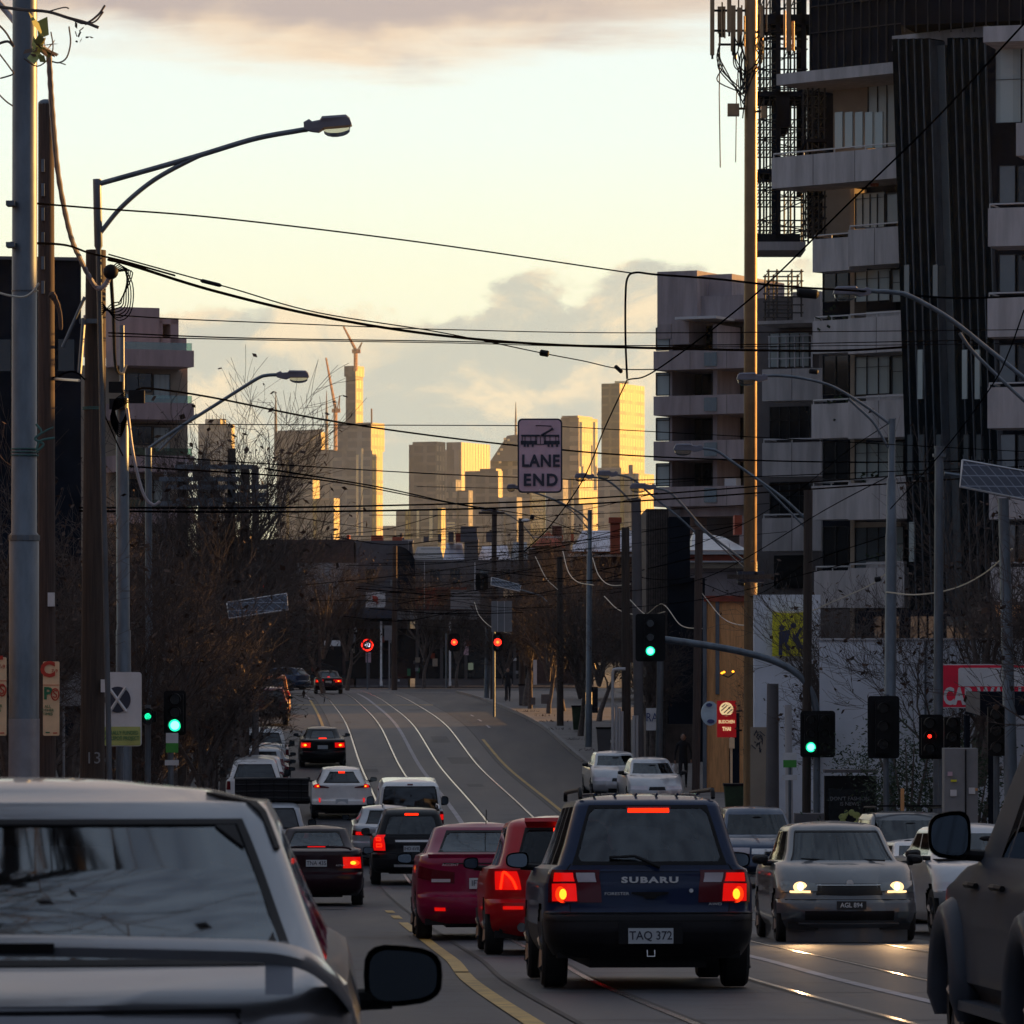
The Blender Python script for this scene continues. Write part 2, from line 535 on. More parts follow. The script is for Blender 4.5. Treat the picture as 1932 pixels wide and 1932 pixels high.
# ------------------------------------------------------------------ ground, road, tram tracks
def asphalt(name, c, scale, crack=0.0, rough=0.62):
    m = bpy.data.materials.new(name)
    m.use_nodes = True
    t = NT(m.node_tree)
    b = m.node_tree.nodes['Principled BSDF']
    o = t.n('ShaderNodeTexCoord').outputs['Object']
    n = t.n('ShaderNodeTexNoise', {'Vector': o, 'Scale': scale, 'Detail': 8, 'Roughness': 0.7}).outputs[0]
    n2_ = t.n('ShaderNodeTexNoise', {'Vector': t.n('ShaderNodeMapping', {0: o, 3: (0.9, 0.06, 1)}).outputs[0], 'Scale': 1.3, 'Detail': 5}).outputs[0]
    cc = t.mix(t.ss(n, 0.3, 0.7), [x * 0.72 for x in c], [x * 1.25 for x in c])
    cc = t.mix(t.ss(n2_, 0.35, 0.7), [x * 0.66 for x in c], cc, 'MIX')
    st = t.n('ShaderNodeTexNoise', {'Vector': o, 'Scale': 0.8, 'Detail': 4, 'Roughness': 0.7}).outputs[0]
    cc = t.mix(t.ss(st, 0.60, 0.72), cc, [x * 0.45 for x in c])
    if crack:
        mp = t.n('ShaderNodeMapping', {0: o, 3: (0.18, 1.6, 1)}).outputs[0]
        v = t.n('ShaderNodeTexVoronoi', {'Vector': mp, 'Scale': 1.0}, feature='DISTANCE_TO_EDGE').outputs[0]
        n3_ = t.n('ShaderNodeTexNoise', {'Vector': o, 'Scale': 0.35, 'Detail': 3}).outputs[0]
        k = t.m('MULTIPLY', t.m('SUBTRACT', 1.0, t.ss(v, 0.008, 0.045)), t.m('MULTIPLY', t.ss(n3_, 0.34, 0.52), crack))
        cc = t.mix(k, cc, (0.012, 0.012, 0.013))
    m.node_tree.links.new(cc, b.inputs['Base Color'])
    r = t.m('ADD', rough - 0.12, t.m('MULTIPLY', n2_, 0.24))
    m.node_tree.links.new(r, b.inputs['Roughness'])
    fine = t.n('ShaderNodeTexNoise', {'Vector': o, 'Scale': 60.0, 'Detail': 3}).outputs[0]
    bn = t.n('ShaderNodeBump', {'Height': fine, 'Strength': 0.35, 'Distance': 0.01})
    m.node_tree.links.new(bn.outputs[0], b.inputs['Normal'])
    return m


M['bglass_lt'] = grid_mat('curtained_sky_window', (0.46, 0.53, 0.52), (0.36, 0.42, 0.41), 0.42, 50.0, 0.15, 0, 0.35, True)  # pale tone stands in for reflected sky, stripes for curtain folds
M['pink_left'] = mat('pink_brown_render', (0.36, 0.26, 0.265), 0.85, 0, 0.15, 1.0, aniso=(2, 2, .3))
M['asphalt'] = asphalt('asphalt_worn', (0.034, 0.039, 0.051), 2.5, 0.9)
M['asphalt_new'] = asphalt('asphalt_dark', (0.028, 0.029, 0.036), 2.0, 0.2)
M['track_conc'] = asphalt('tramway_surface', (0.052, 0.058, 0.070), 2.0, 0.35, 0.58)
M['footpath'] = mat('footpath', (0.17, 0.155, 0.15), 0.85, 0, 0.18, 1.2)
M['earth'] = mat('ground', (0.06, 0.055, 0.05), 0.95, 0, 0.3, 0.05)
M['kerb'] = mat('kerbstone', (0.20, 0.19, 0.19), 0.8, 0, 0.2, 3)
M['line_w'] = mat('road_paint_white', (0.28, 0.27, 0.30), 0.6, 0, 0.35, 3)
M['line_y'] = mat('road_paint_yellow', (0.42, 0.26, 0.055), 0.6, 0, 0.35, 4)
M['rail'] = mat('tram_rail_steel', (0.62, 0.60, 0.56), 0.22, 1.0, 0.08, 4)
M['groove'] = mat('rail_groove', (0.012, 0.012, 0.012), 0.7, 0, 0)


def ys(y0, y1, st=2.0):
    n = max(1, int(round((y1 - y0) / st)))
    return [y0 + (y1 - y0) * i / n for i in range(n + 1)]


def strip(mb, f0, f1, y0, y1, dz, st=2.0):
    """ribbon that follows the hill; f0 and f1 give the offset from the road's centre line"""
    g0 = f0 if callable(f0) else (lambda y: f0)
    g1 = f1 if callable(f1) else (lambda y: f1)
    vs, fs = [], []
    for y in ys(y0, y1, st):
        vs += [(xc(y) + g0(y), y, gz(y) + dz), (xc(y) + g1(y), y, gz(y) + dz)]
    for i in range(len(vs) // 2 - 1):
        fs.append((2 * i, 2 * i + 1, 2 * i + 3, 2 * i + 2))
    return mb.add(vs, fs)


mb = MB()
yy = ys(-80, 420, 4) + [500, 700, 900, 1500, 3000, 5800]
xx = [-6000, -1500, -300, -80, -40, -20, 0, 20, 40, 80, 300, 1500, 6000]
mb.add([(x, y, gz(y) - 0.02) for y in yy for x in xx],
       [(j * len(xx) + i, j * len(xx) + i + 1, (j + 1) * len(xx) + i + 1, (j + 1) * len(xx) + i) for j in range(len(yy) - 1) for i in range(len(xx) - 1)])
tag(mb.build('ground', 'earth'), kind='structure')
KR, KL = 6.2, -6.9
mb = MB(); strip(mb, KL, KR, -60, 296, 0.0); strip(mb, -60, 60, 296, 342, 0.0)
tag(mb.build('road', 'asphalt'), kind='structure')
mb = MB(); strip(mb, 3.35, KR - 0.02, 60, 296, 0.004)
tag(mb.build('road', 'asphalt_new'), kind='structure')
mb = MB(); strip(mb, -2.95, 3.0, -50, 335, 0.006)
tag(mb.build('tramway', 'track_conc'), kind='structure')
for side in (1, -1):
    mb = MB()
    k = KR if side > 0 else KL
    a = k if side > 0 else k - 9
    b_ = k + 9 if side > 0 else k
    strip(mb, a + (0.15 if side > 0 else 0), b_ - (0 if side > 0 else 0.15), 30 if side > 0 else -50, 294, 0.14)
    tag(mb.build('footpath', 'footpath'), kind='structure')
    mb = MB()
    k0, k1 = (k, k + 0.15) if side > 0 else (k - 0.15, k)
    strip(mb, k0, k1, 30 if side > 0 else -50, 294.5, 0.145)
    for y in ys(30 if side > 0 else -50, 294.5, 2)[:-1]:
        e = k
        mb.add([(xc(y) + e, y, gz(y) - 0.02), (xc(y + 2) + e, y + 2, gz(y + 2) - 0.02), (xc(y + 2) + e, y + 2, gz(y + 2) + 0.145), (xc(y) + e, y, gz(y) + 0.145)], [(0, 1, 2, 3)])
    if True:
        mb.add([(xc(294.5) + k, 294.5, gz(294.5)), (xc(294.5) + k + side * 9, 294.5, gz(294.5)), (xc(294.5) + k + side * 9, 294.5, gz(294.5) + .145), (xc(294.5) + k, 294.5, gz(294.5) + .145)], [(0, 1, 2, 3)])
    tag(mb.build('kerb', 'kerb'), kind='structure')
mb = MB(); strip(mb, -60, 60, 342, 348, 0.12)
tag(mb.build('footpath', 'footpath'), kind='structure')
# rails, flush grooved steel
offs = [-0.74 - 1.435, -0.74, 0.74, 0.74 + 1.435]
mr, mg = MB(), MB()
for o_ in offs:
    strip(mr, o_ - 0.030, o_ + 0.030, -40, 296, 0.012, 2)
    strip(mr, lambda y, q=o_: q - .03 - 0.0006 * max(0, y - 296) ** 1.6, lambda y, q=o_: q + .03 - 0.0006 * max(0, y - 296) ** 1.6, 296, 334, 0.012, 2)
    s_ = 1 if o_ in (offs[0], offs[2]) else -1
    strip(mg, o_ + s_ * 0.031, o_ + s_ * 0.075, -40, 296, 0.0095, 2)
tag(mr.build('tram_rails', 'rail'), kind='structure')
tag(mg.build('rail_grooves', 'groove'), kind='structure')
# worn patches, transverse joints and tar lines on the tramway and lanes
mp_, mt_ = MB(), MB()
rnd = random.Random(4)
for k in range(26):
    y = 16 + k * 11 + rnd.uniform(-3, 3); o0 = rnd.choice([-6, -5.4, -4.6, -2.7, .9, 1.2, 3.6, 4.4]) + rnd.uniform(-.1, .1)
    if y < 285: strip(mp_, o0, o0 + rnd.uniform(.5, 1.2), y, y + rnd.uniform(1.5, 5), 0.0082, 1.0)
for y in range(14, 290, 6):
    strip(mt_, -2.9, 2.95, y, y + .05, 0.0090, .05)
for o0 in (-2.95, 2.97):
    strip(mt_, o0, o0 + .05, -20, 296, 0.0090, 2)
tag(mp_.build('road_patches', 'asphalt_new'), kind='structure')
tag(mt_.build('road_joints', 'groove'), kind='structure')
# painted markings
mw, my = MB(), MB()
strip(mw, -0.06, 0.06, -20, 74, 0.011)
strip(mw, -0.07, 0.07, 130, 290, 0.011)
strip(mw, -0.5, -0.38, 96, 128, 0.011)
for (a, b_) in ((18, 44), (44.4, 63), (64.5, 71), (74, 76.5), (79, 81)):
    strip(my, -3.30, -3.16, a, b_, 0.010)
strip(my, -3.30, -3.18, 192, 262, 0.010)
strip(mw, -3.30, -3.18, 262, 285, 0.010)
strip(my, 3.14, 3.26, 128, 196, 0.010)
strip(mw, lambda y: -3.1, lambda y: 6.0, 297.2, 298.0, 0.0135, 0.5)
strip(my, -6, 3.0, 247.5, 248.8, 0.0135, 0.6)
for y in (206, 214, 222):
    strip(mw, 3.9, 4.0, y, y + 3, 0.011)
for k in range(40):
    y = 70 + k * 0.55
    strip(my, -3.22 + (k % 3) * .03, -3.16 + (k % 3) * .03, y - 22, y - 21.8, 0.0102, 0.2) if k % 9 == 0 else None
tag(mw.build('road_markings_white', 'line_w'), kind='structure')
tag(my.build('road_markings_yellow', 'line_y'), kind='structure')

# ------------------------------------------------------------------ haze
hz = bpy.data.materials.new('haze')
hz.use_nodes = True
hz.node_tree.nodes.clear()
h = NT(hz.node_tree)
pv = h.n('ShaderNodeVolumePrincipled', {'Color': (0.80, 0.92, 1.0, 1), 'Density': 0.000036, 'Anisotropy': 0.1})
ho = hz.node_tree.nodes.new('ShaderNodeOutputMaterial')
hz.node_tree.links.new(pv.outputs[0], ho.inputs['Volume'])
mb = MB(); mb.box(-6050, 6050, -120, 5850, -14, 420)
o = mb.build('haze', hz)
tag(o, kind='stuff')

# ------------------------------------------------------------------ far skyline
M['t_gold'] = grid_mat('tower_sun_gold', (0.72, 0.54, 0.16), (0.20, 0.14, 0.06), 9.0, 12.0, 0.6, 0.0, 0.30)  # gold base colour stands in for low sun on the facade
M['t_sungoldv'] = grid_mat('tower_sun_gold_fins', (0.80, 0.64, 0.28), (0.08, 0.07, 0.06), 9.0, 3.8, 0.6, 0.0, 0.42, True)  # striped variant with the same sun gold painted in
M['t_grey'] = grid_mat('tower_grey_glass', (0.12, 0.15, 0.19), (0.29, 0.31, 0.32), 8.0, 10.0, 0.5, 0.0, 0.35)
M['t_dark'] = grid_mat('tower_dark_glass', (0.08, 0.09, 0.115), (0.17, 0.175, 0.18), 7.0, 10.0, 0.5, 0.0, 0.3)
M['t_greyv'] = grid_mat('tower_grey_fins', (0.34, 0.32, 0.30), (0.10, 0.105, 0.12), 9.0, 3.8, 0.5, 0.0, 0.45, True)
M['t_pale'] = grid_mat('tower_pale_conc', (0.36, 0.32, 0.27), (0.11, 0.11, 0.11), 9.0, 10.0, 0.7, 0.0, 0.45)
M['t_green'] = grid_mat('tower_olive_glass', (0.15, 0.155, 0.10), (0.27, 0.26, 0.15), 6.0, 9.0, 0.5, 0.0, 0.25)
M['t_slate'] = mat('tower_slate', (0.12, 0.13, 0.15), 0.5, 0, 0.1, 0.02)
M['t_glare'] = mat('tower_glare_tint', (0.95, 0.80, 0.45), 0.35, 0.2, 0.05, 0.02)  # bright pale gold stands in for sun glare on glass and edges
M['crane_o'] = mat('crane_orange', (0.70, 0.35, 0.15), 0.6, 0, 0.1)


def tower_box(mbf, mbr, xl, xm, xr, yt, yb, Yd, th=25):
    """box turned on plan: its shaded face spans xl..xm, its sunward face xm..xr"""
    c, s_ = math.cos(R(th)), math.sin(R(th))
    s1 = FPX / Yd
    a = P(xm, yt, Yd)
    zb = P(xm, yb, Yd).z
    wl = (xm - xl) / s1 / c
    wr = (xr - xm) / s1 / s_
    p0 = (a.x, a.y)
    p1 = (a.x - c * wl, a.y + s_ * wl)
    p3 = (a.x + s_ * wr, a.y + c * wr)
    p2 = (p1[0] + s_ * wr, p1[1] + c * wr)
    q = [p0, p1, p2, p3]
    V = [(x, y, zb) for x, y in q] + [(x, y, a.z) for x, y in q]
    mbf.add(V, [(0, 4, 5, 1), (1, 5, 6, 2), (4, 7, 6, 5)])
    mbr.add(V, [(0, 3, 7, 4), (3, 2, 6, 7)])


def tower(label, boxes, mf='t_grey', mr_='t_gold', extra=None, Yd=5000, name='skyscraper', yb=1300):
    """boxes: (xl, xm, xr, ytop[, ybase]) in photograph units at Yd metres"""
    b0 = boxes[0]
    base = P(b0[1], yb, Yd)
    t = thing(name, label, 'tower', base)
    f_, r_ = MB(), MB()
    for b in boxes:
        tower_box(f_, r_, b[0], b[1], b[2], b[3], b[4] if len(b) > 4 else yb, Yd + (b[5] if len(b) > 5 else 0))
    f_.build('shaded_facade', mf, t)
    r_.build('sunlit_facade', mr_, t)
    if extra:
        extra(t, Yd)
    return t


def pbox(mb, x0, x1, y0, y1, Yd, dp=10.0):
    a, b = P(x0, y1, Yd), P(x1, y0, Yd)
    mb.box(a.x, b.x, Yd, Yd + dp, a.z, b.z)


def xt1(t, Yd):
    m_ = MB()
    for x in (389, 394, 400, 408, 415, 421): m_ = MB(); pbox(m_, x, x + 1, 783 - (x % 5), 792, Yd, 1); m_.build('antenna', 't_pale', t)
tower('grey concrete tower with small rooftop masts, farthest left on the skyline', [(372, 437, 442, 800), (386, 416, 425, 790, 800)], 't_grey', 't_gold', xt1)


def xt2(t, Yd):
    m_ = MB()
    pts = [(543, 813), (611, 811), (615, 880), (560, 880)]
    m_.slab_xz([(P(x, y, Yd - 25).x, P(x, y, Yd).z) for x, y in ((524, 815), (611, 812), (545, 866), (524, 872))], Yd - 26, Yd - 6)
    m_.build('sloping_roof', 't_slate', t)
    m_ = MB()
    for x, y in ((520, 738), (616, 737)):
        m_ = MB(); m_.tube([P(x, 870, Yd - 30), P(x, 790, Yd - 30), P(x, y, Yd - 30)], [2.2, 1.6, 0.3], 5); m_.build('spire', 't_pale', t)
tower('grey tower with slate sloping roof and two thin lattice spires', [(521, 606, 616, 815), (522, 540, 545, 868)], 't_greyv', 't_gold', xt2, 5100)


def crane_far(label, mx, y0, y1, jx, jy, cx_, cy_, Yd, m_='crane_o'):
    t = thing('tower_crane', label, 'crane', P(mx, y0, Yd))
    b = MB(); b.tube([P(mx, y0, Yd), P(mx, y1, Yd)], 2.1, 4)
    for k in range(8):
        yk = y0 + (y1 - y0) * k / 8
        b.tube([P(mx - 2, yk, Yd - 3), P(mx + 2, yk + (y1 - y0) / 8, Yd - 3)], 0.5, 3)
    b.build('mast', m_, t)
    b = MB(); b.tube([P(mx, y1, Yd), P(jx, jy, Yd)], [1.7, 0.9], 4)
    for k in range(9):
        q = k / 9
        a, c = P(mx + (jx - mx) * q - 2, y1 + (jy - y1) * q, Yd - 2), P(mx + (jx - mx) * (q + .08) + 2, y1 + (jy - y1) * (q + .08), Yd - 2)
        b.tube([a, c], 0.4, 3)
    b.build('jib', m_, t)
    b = MB(); pbox(b, mx - 7, mx + 9, y1 - 1, y1 + 6, Yd, 6); b.tube([P(mx + 3, y1, Yd), P(cx_, cy_, Yd)], 0.8, 3); b.tube([P(mx + 7, y1, Yd), P(cx_, cy_, Yd)], 0.6, 3)
    b.build('counter_jib', m_, t)


tower('unfinished tower core with wider cap, tallest on the skyline', [(652, 671, 684, 692, 800), (649, 671, 686, 690, 710, -3)], 't_dark', 't_gold', None, 5000)
crane_far('orange tower crane standing on top of the tallest unfinished core', 671, 700, 660, 648, 616, 683, 646, 4990)
crane_far('slim red and white crane beside the unfinished core', 633, 850, 772, 615, 675, 641, 746, 5050)


def xt4(t, Yd):
    m_ = MB(); pbox(m_, 699.5, 702.5, 771, 800, Yd - 20, 3); m_.build('hoist_mast', 'crane_o', t)
    m_ = MB()
    pbox(m_, 672, 676, 858, 1010, Yd - 24, 8); pbox(m_, 681, 684.5, 846, 1010, Yd - 24, 8)
    m_.build('glare_stripe', 't_glare', t)  # pale gold stripes painted as sun glare down the tower
tower('broad tower under construction with golden right side below the tall core', [(636, 700, 724, 797, 850), (622, 702, 721, 850, 1300), (596, 640, 655, 848, 1300, 60)], 't_grey', 't_gold', xt4, 5000)
tower('plain dark slab tower left of the striped tower', [(771, 822, 840, 838), (778, 824, 840, 833, 840, 3)], 't_dark', 't_pale', None, 4900)
tower('tower with bright vertical stripes on its right face', [(842, 870, 924, 834), (839, 866, 868, 848)], 't_greyv', 't_sungoldv', None, 5000)


def xt7(t, Yd):
    m_ = MB(); Ys = Yd - 5
    m_.slab_xz([(P(x, y, Ys).x, P(x, y, Ys).z) for x, y in ((925, 870), (957, 822), (990, 818), (990, 870))], Ys, Ys + 30)
    m_.build('stepped_crown', 't_slate', t)
    m_ = MB()
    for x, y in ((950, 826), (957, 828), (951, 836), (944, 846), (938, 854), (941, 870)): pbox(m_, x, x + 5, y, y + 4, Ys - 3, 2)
    m_.build('lit_glazing', 't_glare', t)
    m_ = MB(); m_.tube([P(973, 822, Ys), P(973, 785, Ys), P(973, 758, Ys)], [1.6, 1.1, 0.3], 5); m_.build('spire', 't_pale', t)
tower('tower with sloping stepped crown and mast, behind the lane sign', [(925, 984, 996, 869)], 't_grey', 't_pale', xt7, 5200)
tower('mauve grey mid height tower in front of the striped tower', [(877, 940, 948, 888), (905, 936, 946, 884, 890, 2)], 't_dark', 't_gold', None, 4700)
tower('lower pale tower below the striped tower', [(842, 884, 892, 925), (846, 860, 870, 905)], 't_pale', 't_pale', None, 4600)


def xt9(t, Yd):
    m_ = MB()
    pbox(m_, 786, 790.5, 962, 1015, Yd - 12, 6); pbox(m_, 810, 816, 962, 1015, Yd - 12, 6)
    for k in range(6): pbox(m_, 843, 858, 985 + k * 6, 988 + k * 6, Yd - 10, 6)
    m_.build('sunlit_stair_glass', 't_glare', t)
tower('low apartment slab with two blazing vertical strips', [(747, 764, 774, 962), (774, 826, 840, 958)], 't_pale', 't_gold', xt9, 4400)


def xt10(t, Yd):
    m_ = MB()
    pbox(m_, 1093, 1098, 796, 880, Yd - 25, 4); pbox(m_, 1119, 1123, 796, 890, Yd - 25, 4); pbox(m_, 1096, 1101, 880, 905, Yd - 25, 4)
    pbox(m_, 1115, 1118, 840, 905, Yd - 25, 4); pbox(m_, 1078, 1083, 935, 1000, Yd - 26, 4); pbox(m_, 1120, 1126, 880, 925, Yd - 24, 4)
    m_.build('sunlit_edge_glass', 't_glare', t)
tower('tower with crown and blazing vertical glass edges right of the lane sign', [(1058, 1092, 1129, 787), (1060, 1090, 1119, 784, 788, -3), (1040, 1078, 1092, 900)], 't_pale', 't_gold', xt10, 4900)


def xt11(t, Yd):
    m_ = MB(); pbox(m_, 1160, 1186, 719, 723, Yd + 10, 12); m_.build('plant_room', 't_glare', t)
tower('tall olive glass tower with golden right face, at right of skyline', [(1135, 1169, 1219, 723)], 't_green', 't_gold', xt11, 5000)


def xt12(t, Yd):
    m_ = MB()
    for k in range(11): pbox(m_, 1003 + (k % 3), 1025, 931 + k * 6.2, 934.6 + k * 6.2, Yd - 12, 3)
    m_.build('sunlit_balcony', 't_glare', t)
tower('mid height tower with rows of blazing balconies below the lane sign', [(975, 1000, 1030, 925)], 't_pale', 't_gold', xt12, 4500)
tower('wide low grey office block right of the mauve tower', [(940, 975, 985, 938), (925, 950, 960, 965)], 't_grey', 't_pale', None, 4300)
tower('low grey block beneath the blazing edged tower', [(1030, 1062, 1072, 905), (1084, 1100, 1120, 950)], 't_grey', 't_pale', None, 4450)
tower('wide low block at the foot of the olive tower', [(1128, 1170, 1180, 882), (1178, 1205, 1236, 893), (1186, 1194, 1200, 877)], 't_grey', 't_gold', None, 4550)
tower('low hazy block between the golden slab and the unfinished tower', [(722, 742, 752, 992)], 't_grey', 't_pale', None, 4800)
tower('pale low block seen through the bare tree', [(545, 590, 602, 905), (560, 630, 640, 940)], 't_pale', 't_gold', None, 4650)
# ------------------------------------------------------------------ cars
def pch(tab, z, k):
    return lerp_tab([(r[0], r[k]) for r in tab], z)


class Shell:
    """car body as plan outlines stacked by height; local x right, y forward from the tail, z up"""
    def __init__(s, lv, L, bow_r=0.05, bow_f=0.14, taper=0.03):
        s.lv, s.L, s.br, s.bf, s.tp = lv, L, bow_r, bow_f, taper

    def pos(s, z, c, side=1):
        w, yr, yf, rr, rf = [pch(s.lv, z, k) for k in (1, 2, 3, 4, 5)]
        rr = min(rr, w * .9); rf = min(rf, w * .9)
        ya, yb = yr + s.br + rr, yf - s.bf - rf
        if c <= 1:
            x, y = (w - rr) * c, yr + s.br * c * c
        elif c <= 2:
            a = (c - 1) * math.pi / 2
            x, y = w - rr + rr * math.sin(a), ya - rr * math.cos(a)
        elif c <= 3:
            x, y = w, ya + (yb - ya) * (c - 2)
        elif c <= 4:
            a = (c - 3) * math.pi / 2
            x, y = w - rf + rf * math.cos(a), yb + rf * math.sin(a)
        else:
            x, y = (w - rf) * (5 - c), yf - s.bf * (5 - c) ** 2
        x *= 1 - s.tp * abs(2 * y / s.L - 1) ** 3
        return Vector((x * side, y, z))

    def nor(s, z, c, side=1):
        e = 0.01
        a = s.pos(z, min(5, c + e), side) - s.pos(z, max(0, c - e), side)
        b = s.pos(z + e, c, side) - s.pos(z - e, c, side)
        n = (a.cross(b) if side > 0 else b.cross(a))
        return n.normalized() if n.length > 1e-9 else Vector((0, -1, 0))


def patch(sh, parent, name, m, side, c0, c1, z0, z1, off=0.008, nu=8, nv=5, smooth=True):
    """a panel that lies on the shell; z0 and z1 may be functions of 0..1 along c"""
    Z0 = z0 if callable(z0) else (lambda t: z0)
    Z1 = z1 if callable(z1) else (lambda t: z1)
    mb = MB()
    if side == 0 and c0 > .01:
        patch(sh, parent, name, m, 1, c0, c1, z0, z1, off, nu, nv, smooth)
        return patch(sh, parent, name, m, -1, c0, c1, z0, z1, off, nu, nv, smooth)
    sides = (1, -1) if side == 0 else (side,)
    for sd in sides:
        g = []
        for lay in (1, 0):
            for i in range(nu + 1):
                t = i / nu
                c = c0 + (c1 - c0) * t
                for j in range(nv + 1):
                    z = Z0(t) + (Z1(t) - Z0(t)) * j / nv
                    q = sh.pos(z, c, sd)
                    g.append(q + sh.nor(z, c, sd) * (off if lay else -0.01))
        n1_ = (nu + 1) * (nv + 1)
        idx = lambda l, i, j: l * n1_ + i * (nv + 1) + j
        fs = []
        for i in range(nu):
            for j in range(nv):
                q = (idx(0, i, j), idx(0, i + 1, j), idx(0, i + 1, j + 1), idx(0, i, j + 1))
                fs.append(q if sd > 0 else q[::-1])
        for i in range(nu):
            for j in (0, nv):
                fs.append((idx(0, i, j), idx(0, i + 1, j), idx(1, i + 1, j), idx(1, i, j)))
        for j in range(nv):
            for i in (0, nu):
                fs.append((idx(0, i, j), idx(0, i, j + 1), idx(1, i, j + 1), idx(1, i, j)))
        mb.add(g, fs)
    return mb.build(name, m, parent, smooth=smooth, world=False)


def wheel(parent, x, y, r=0.31, wd_=0.20, rimm='alloy'):
    t = MB()
    s_ = 1 if x > 0 else -1
    prof = [(-wd_ / 2, r * 0.66), (-wd_ / 2, r * 0.93), (-wd_ * 0.38, r), (wd_ * 0.38, r), (wd_ / 2, r * 0.93), (wd_ / 2, r * 0.66)]
    n = 28
    vs = [(x + px_, y + q * math.cos(2 * math.pi * k / n), r + q * math.sin(2 * math.pi * k / n)) for px_, q in prof for k in range(n)]
    fs = [(i * n + k, i * n + (k + 1) % n, (i + 1) * n + (k + 1) % n, (i + 1) * n + k) for i in range(len(prof) - 1) for k in range(n)]
    t.add(vs, fs)
    w_ = t.build('wheel', 'rubber', parent, smooth=True, world=False)
    b = MB()
    xo = x + s_ * wd_ * 0.40
    b.disc((xo - s_ * 0.05, y, r), r * 0.66, 'x', 0.03, 20)
    b.disc((xo, y, r), r * 0.16, 'x', 0.05, 12)
    for k in range(5):
        a = 2 * math.pi * k / 5 + 0.3
        ca, sa = math.cos(a), math.sin(a)
        b.tube([(xo, y + ca * r * .1, r + sa * r * .1), (xo, y + ca * r * .64, r + sa * r * .64)], [0.035, 0.045], 6)
    b.build('rim', rimm, w_, smooth=True, world=False)


def levels(k):
    """stack of plan outlines from a few car measures"""
    W, L, H = k['W'] / 2, k['L'], k['H']
    g = k.get('gc', 0.20)
    zb, zt = k.get('zb', 0.95), k.get('zt', H - 0.12)
    wt, wb = k.get('wt', W * 0.70), k.get('wb', W * 0.93)
    yb, yt = k.get('yb', 0.12), k.get('yt', 0.45)            # tail of the glasshouse at belt and at roof
    cb, ct = k.get('cb', L - 1.15), k.get('ct', L - 1.95)    # windscreen foot and head
    hood = k.get('hood', 0.72)                               # height where the bonnet starts
    zl = k.get('ledge', 0.60)
    bo = k.get('bumper_out', 0.06)
    rc = k.get('rc', 0.22)
    lv = [(g, W * .90, .16, L - .16, rc, .35), (g + .10, W * .97, .05, L - .05, rc, .38), (zl - .14, W * .995, .0, L - .0, rc, .40), (zl - .02, W, .01, L - .02, rc, .42),
          (zl + .02, W, bo + .01, L - .05, rc, .45), (hood, W * .995, bo + .02, L - .12, rc * .9, .48)]
    if k.get('deck'):
        zd = k['deck']
        lv += [(zd - .10, W * .975, bo + .02, L - .45, rc * .9, .42), (zd - .03, W * .955, bo + .04, (L - .5 + cb) / 2, rc * .9, .3), (zd, W * .945, bo + .12, cb + .10, .16, .2), (zd + .03, wb, yb, cb, k.get('rg', .14), .12)]
    else:
        lv += [(zb - .10, W * .985, bo + .03, L - .42, rc * .8, .42), (zb - .02, W * .955, bo + .035, (L - .4 + cb) / 2, rc * .6, .3), (zb, W * .945, k.get('yw', bo + .04), cb + .08, .15, .2), (zb + .03, wb, yb, cb, k.get('rg', .13), .12)]
    md = (yt + ct) / 2
    ya_ = lambda q, h_: min(yt + q, md - h_)
    yb_ = lambda q, h_: max(ct - q, md + h_)
    lv += [(zt, wt, yt, ct, k.get('rt', .14), .12), (zt + .04, wt - .02, ya_(.05, .5), yb_(.06, .5), .12, .12), (H - .04, wt - .07, ya_(.14, .46), yb_(.18, .46), .12, .12),
           (H - .015, wt - .17, ya_(.3, .42), yb_(.35, .42), .10, .10), (H - .004, wt - .30, ya_(.45, .38), yb_(.5, .38), .08, .08)]
    return lv


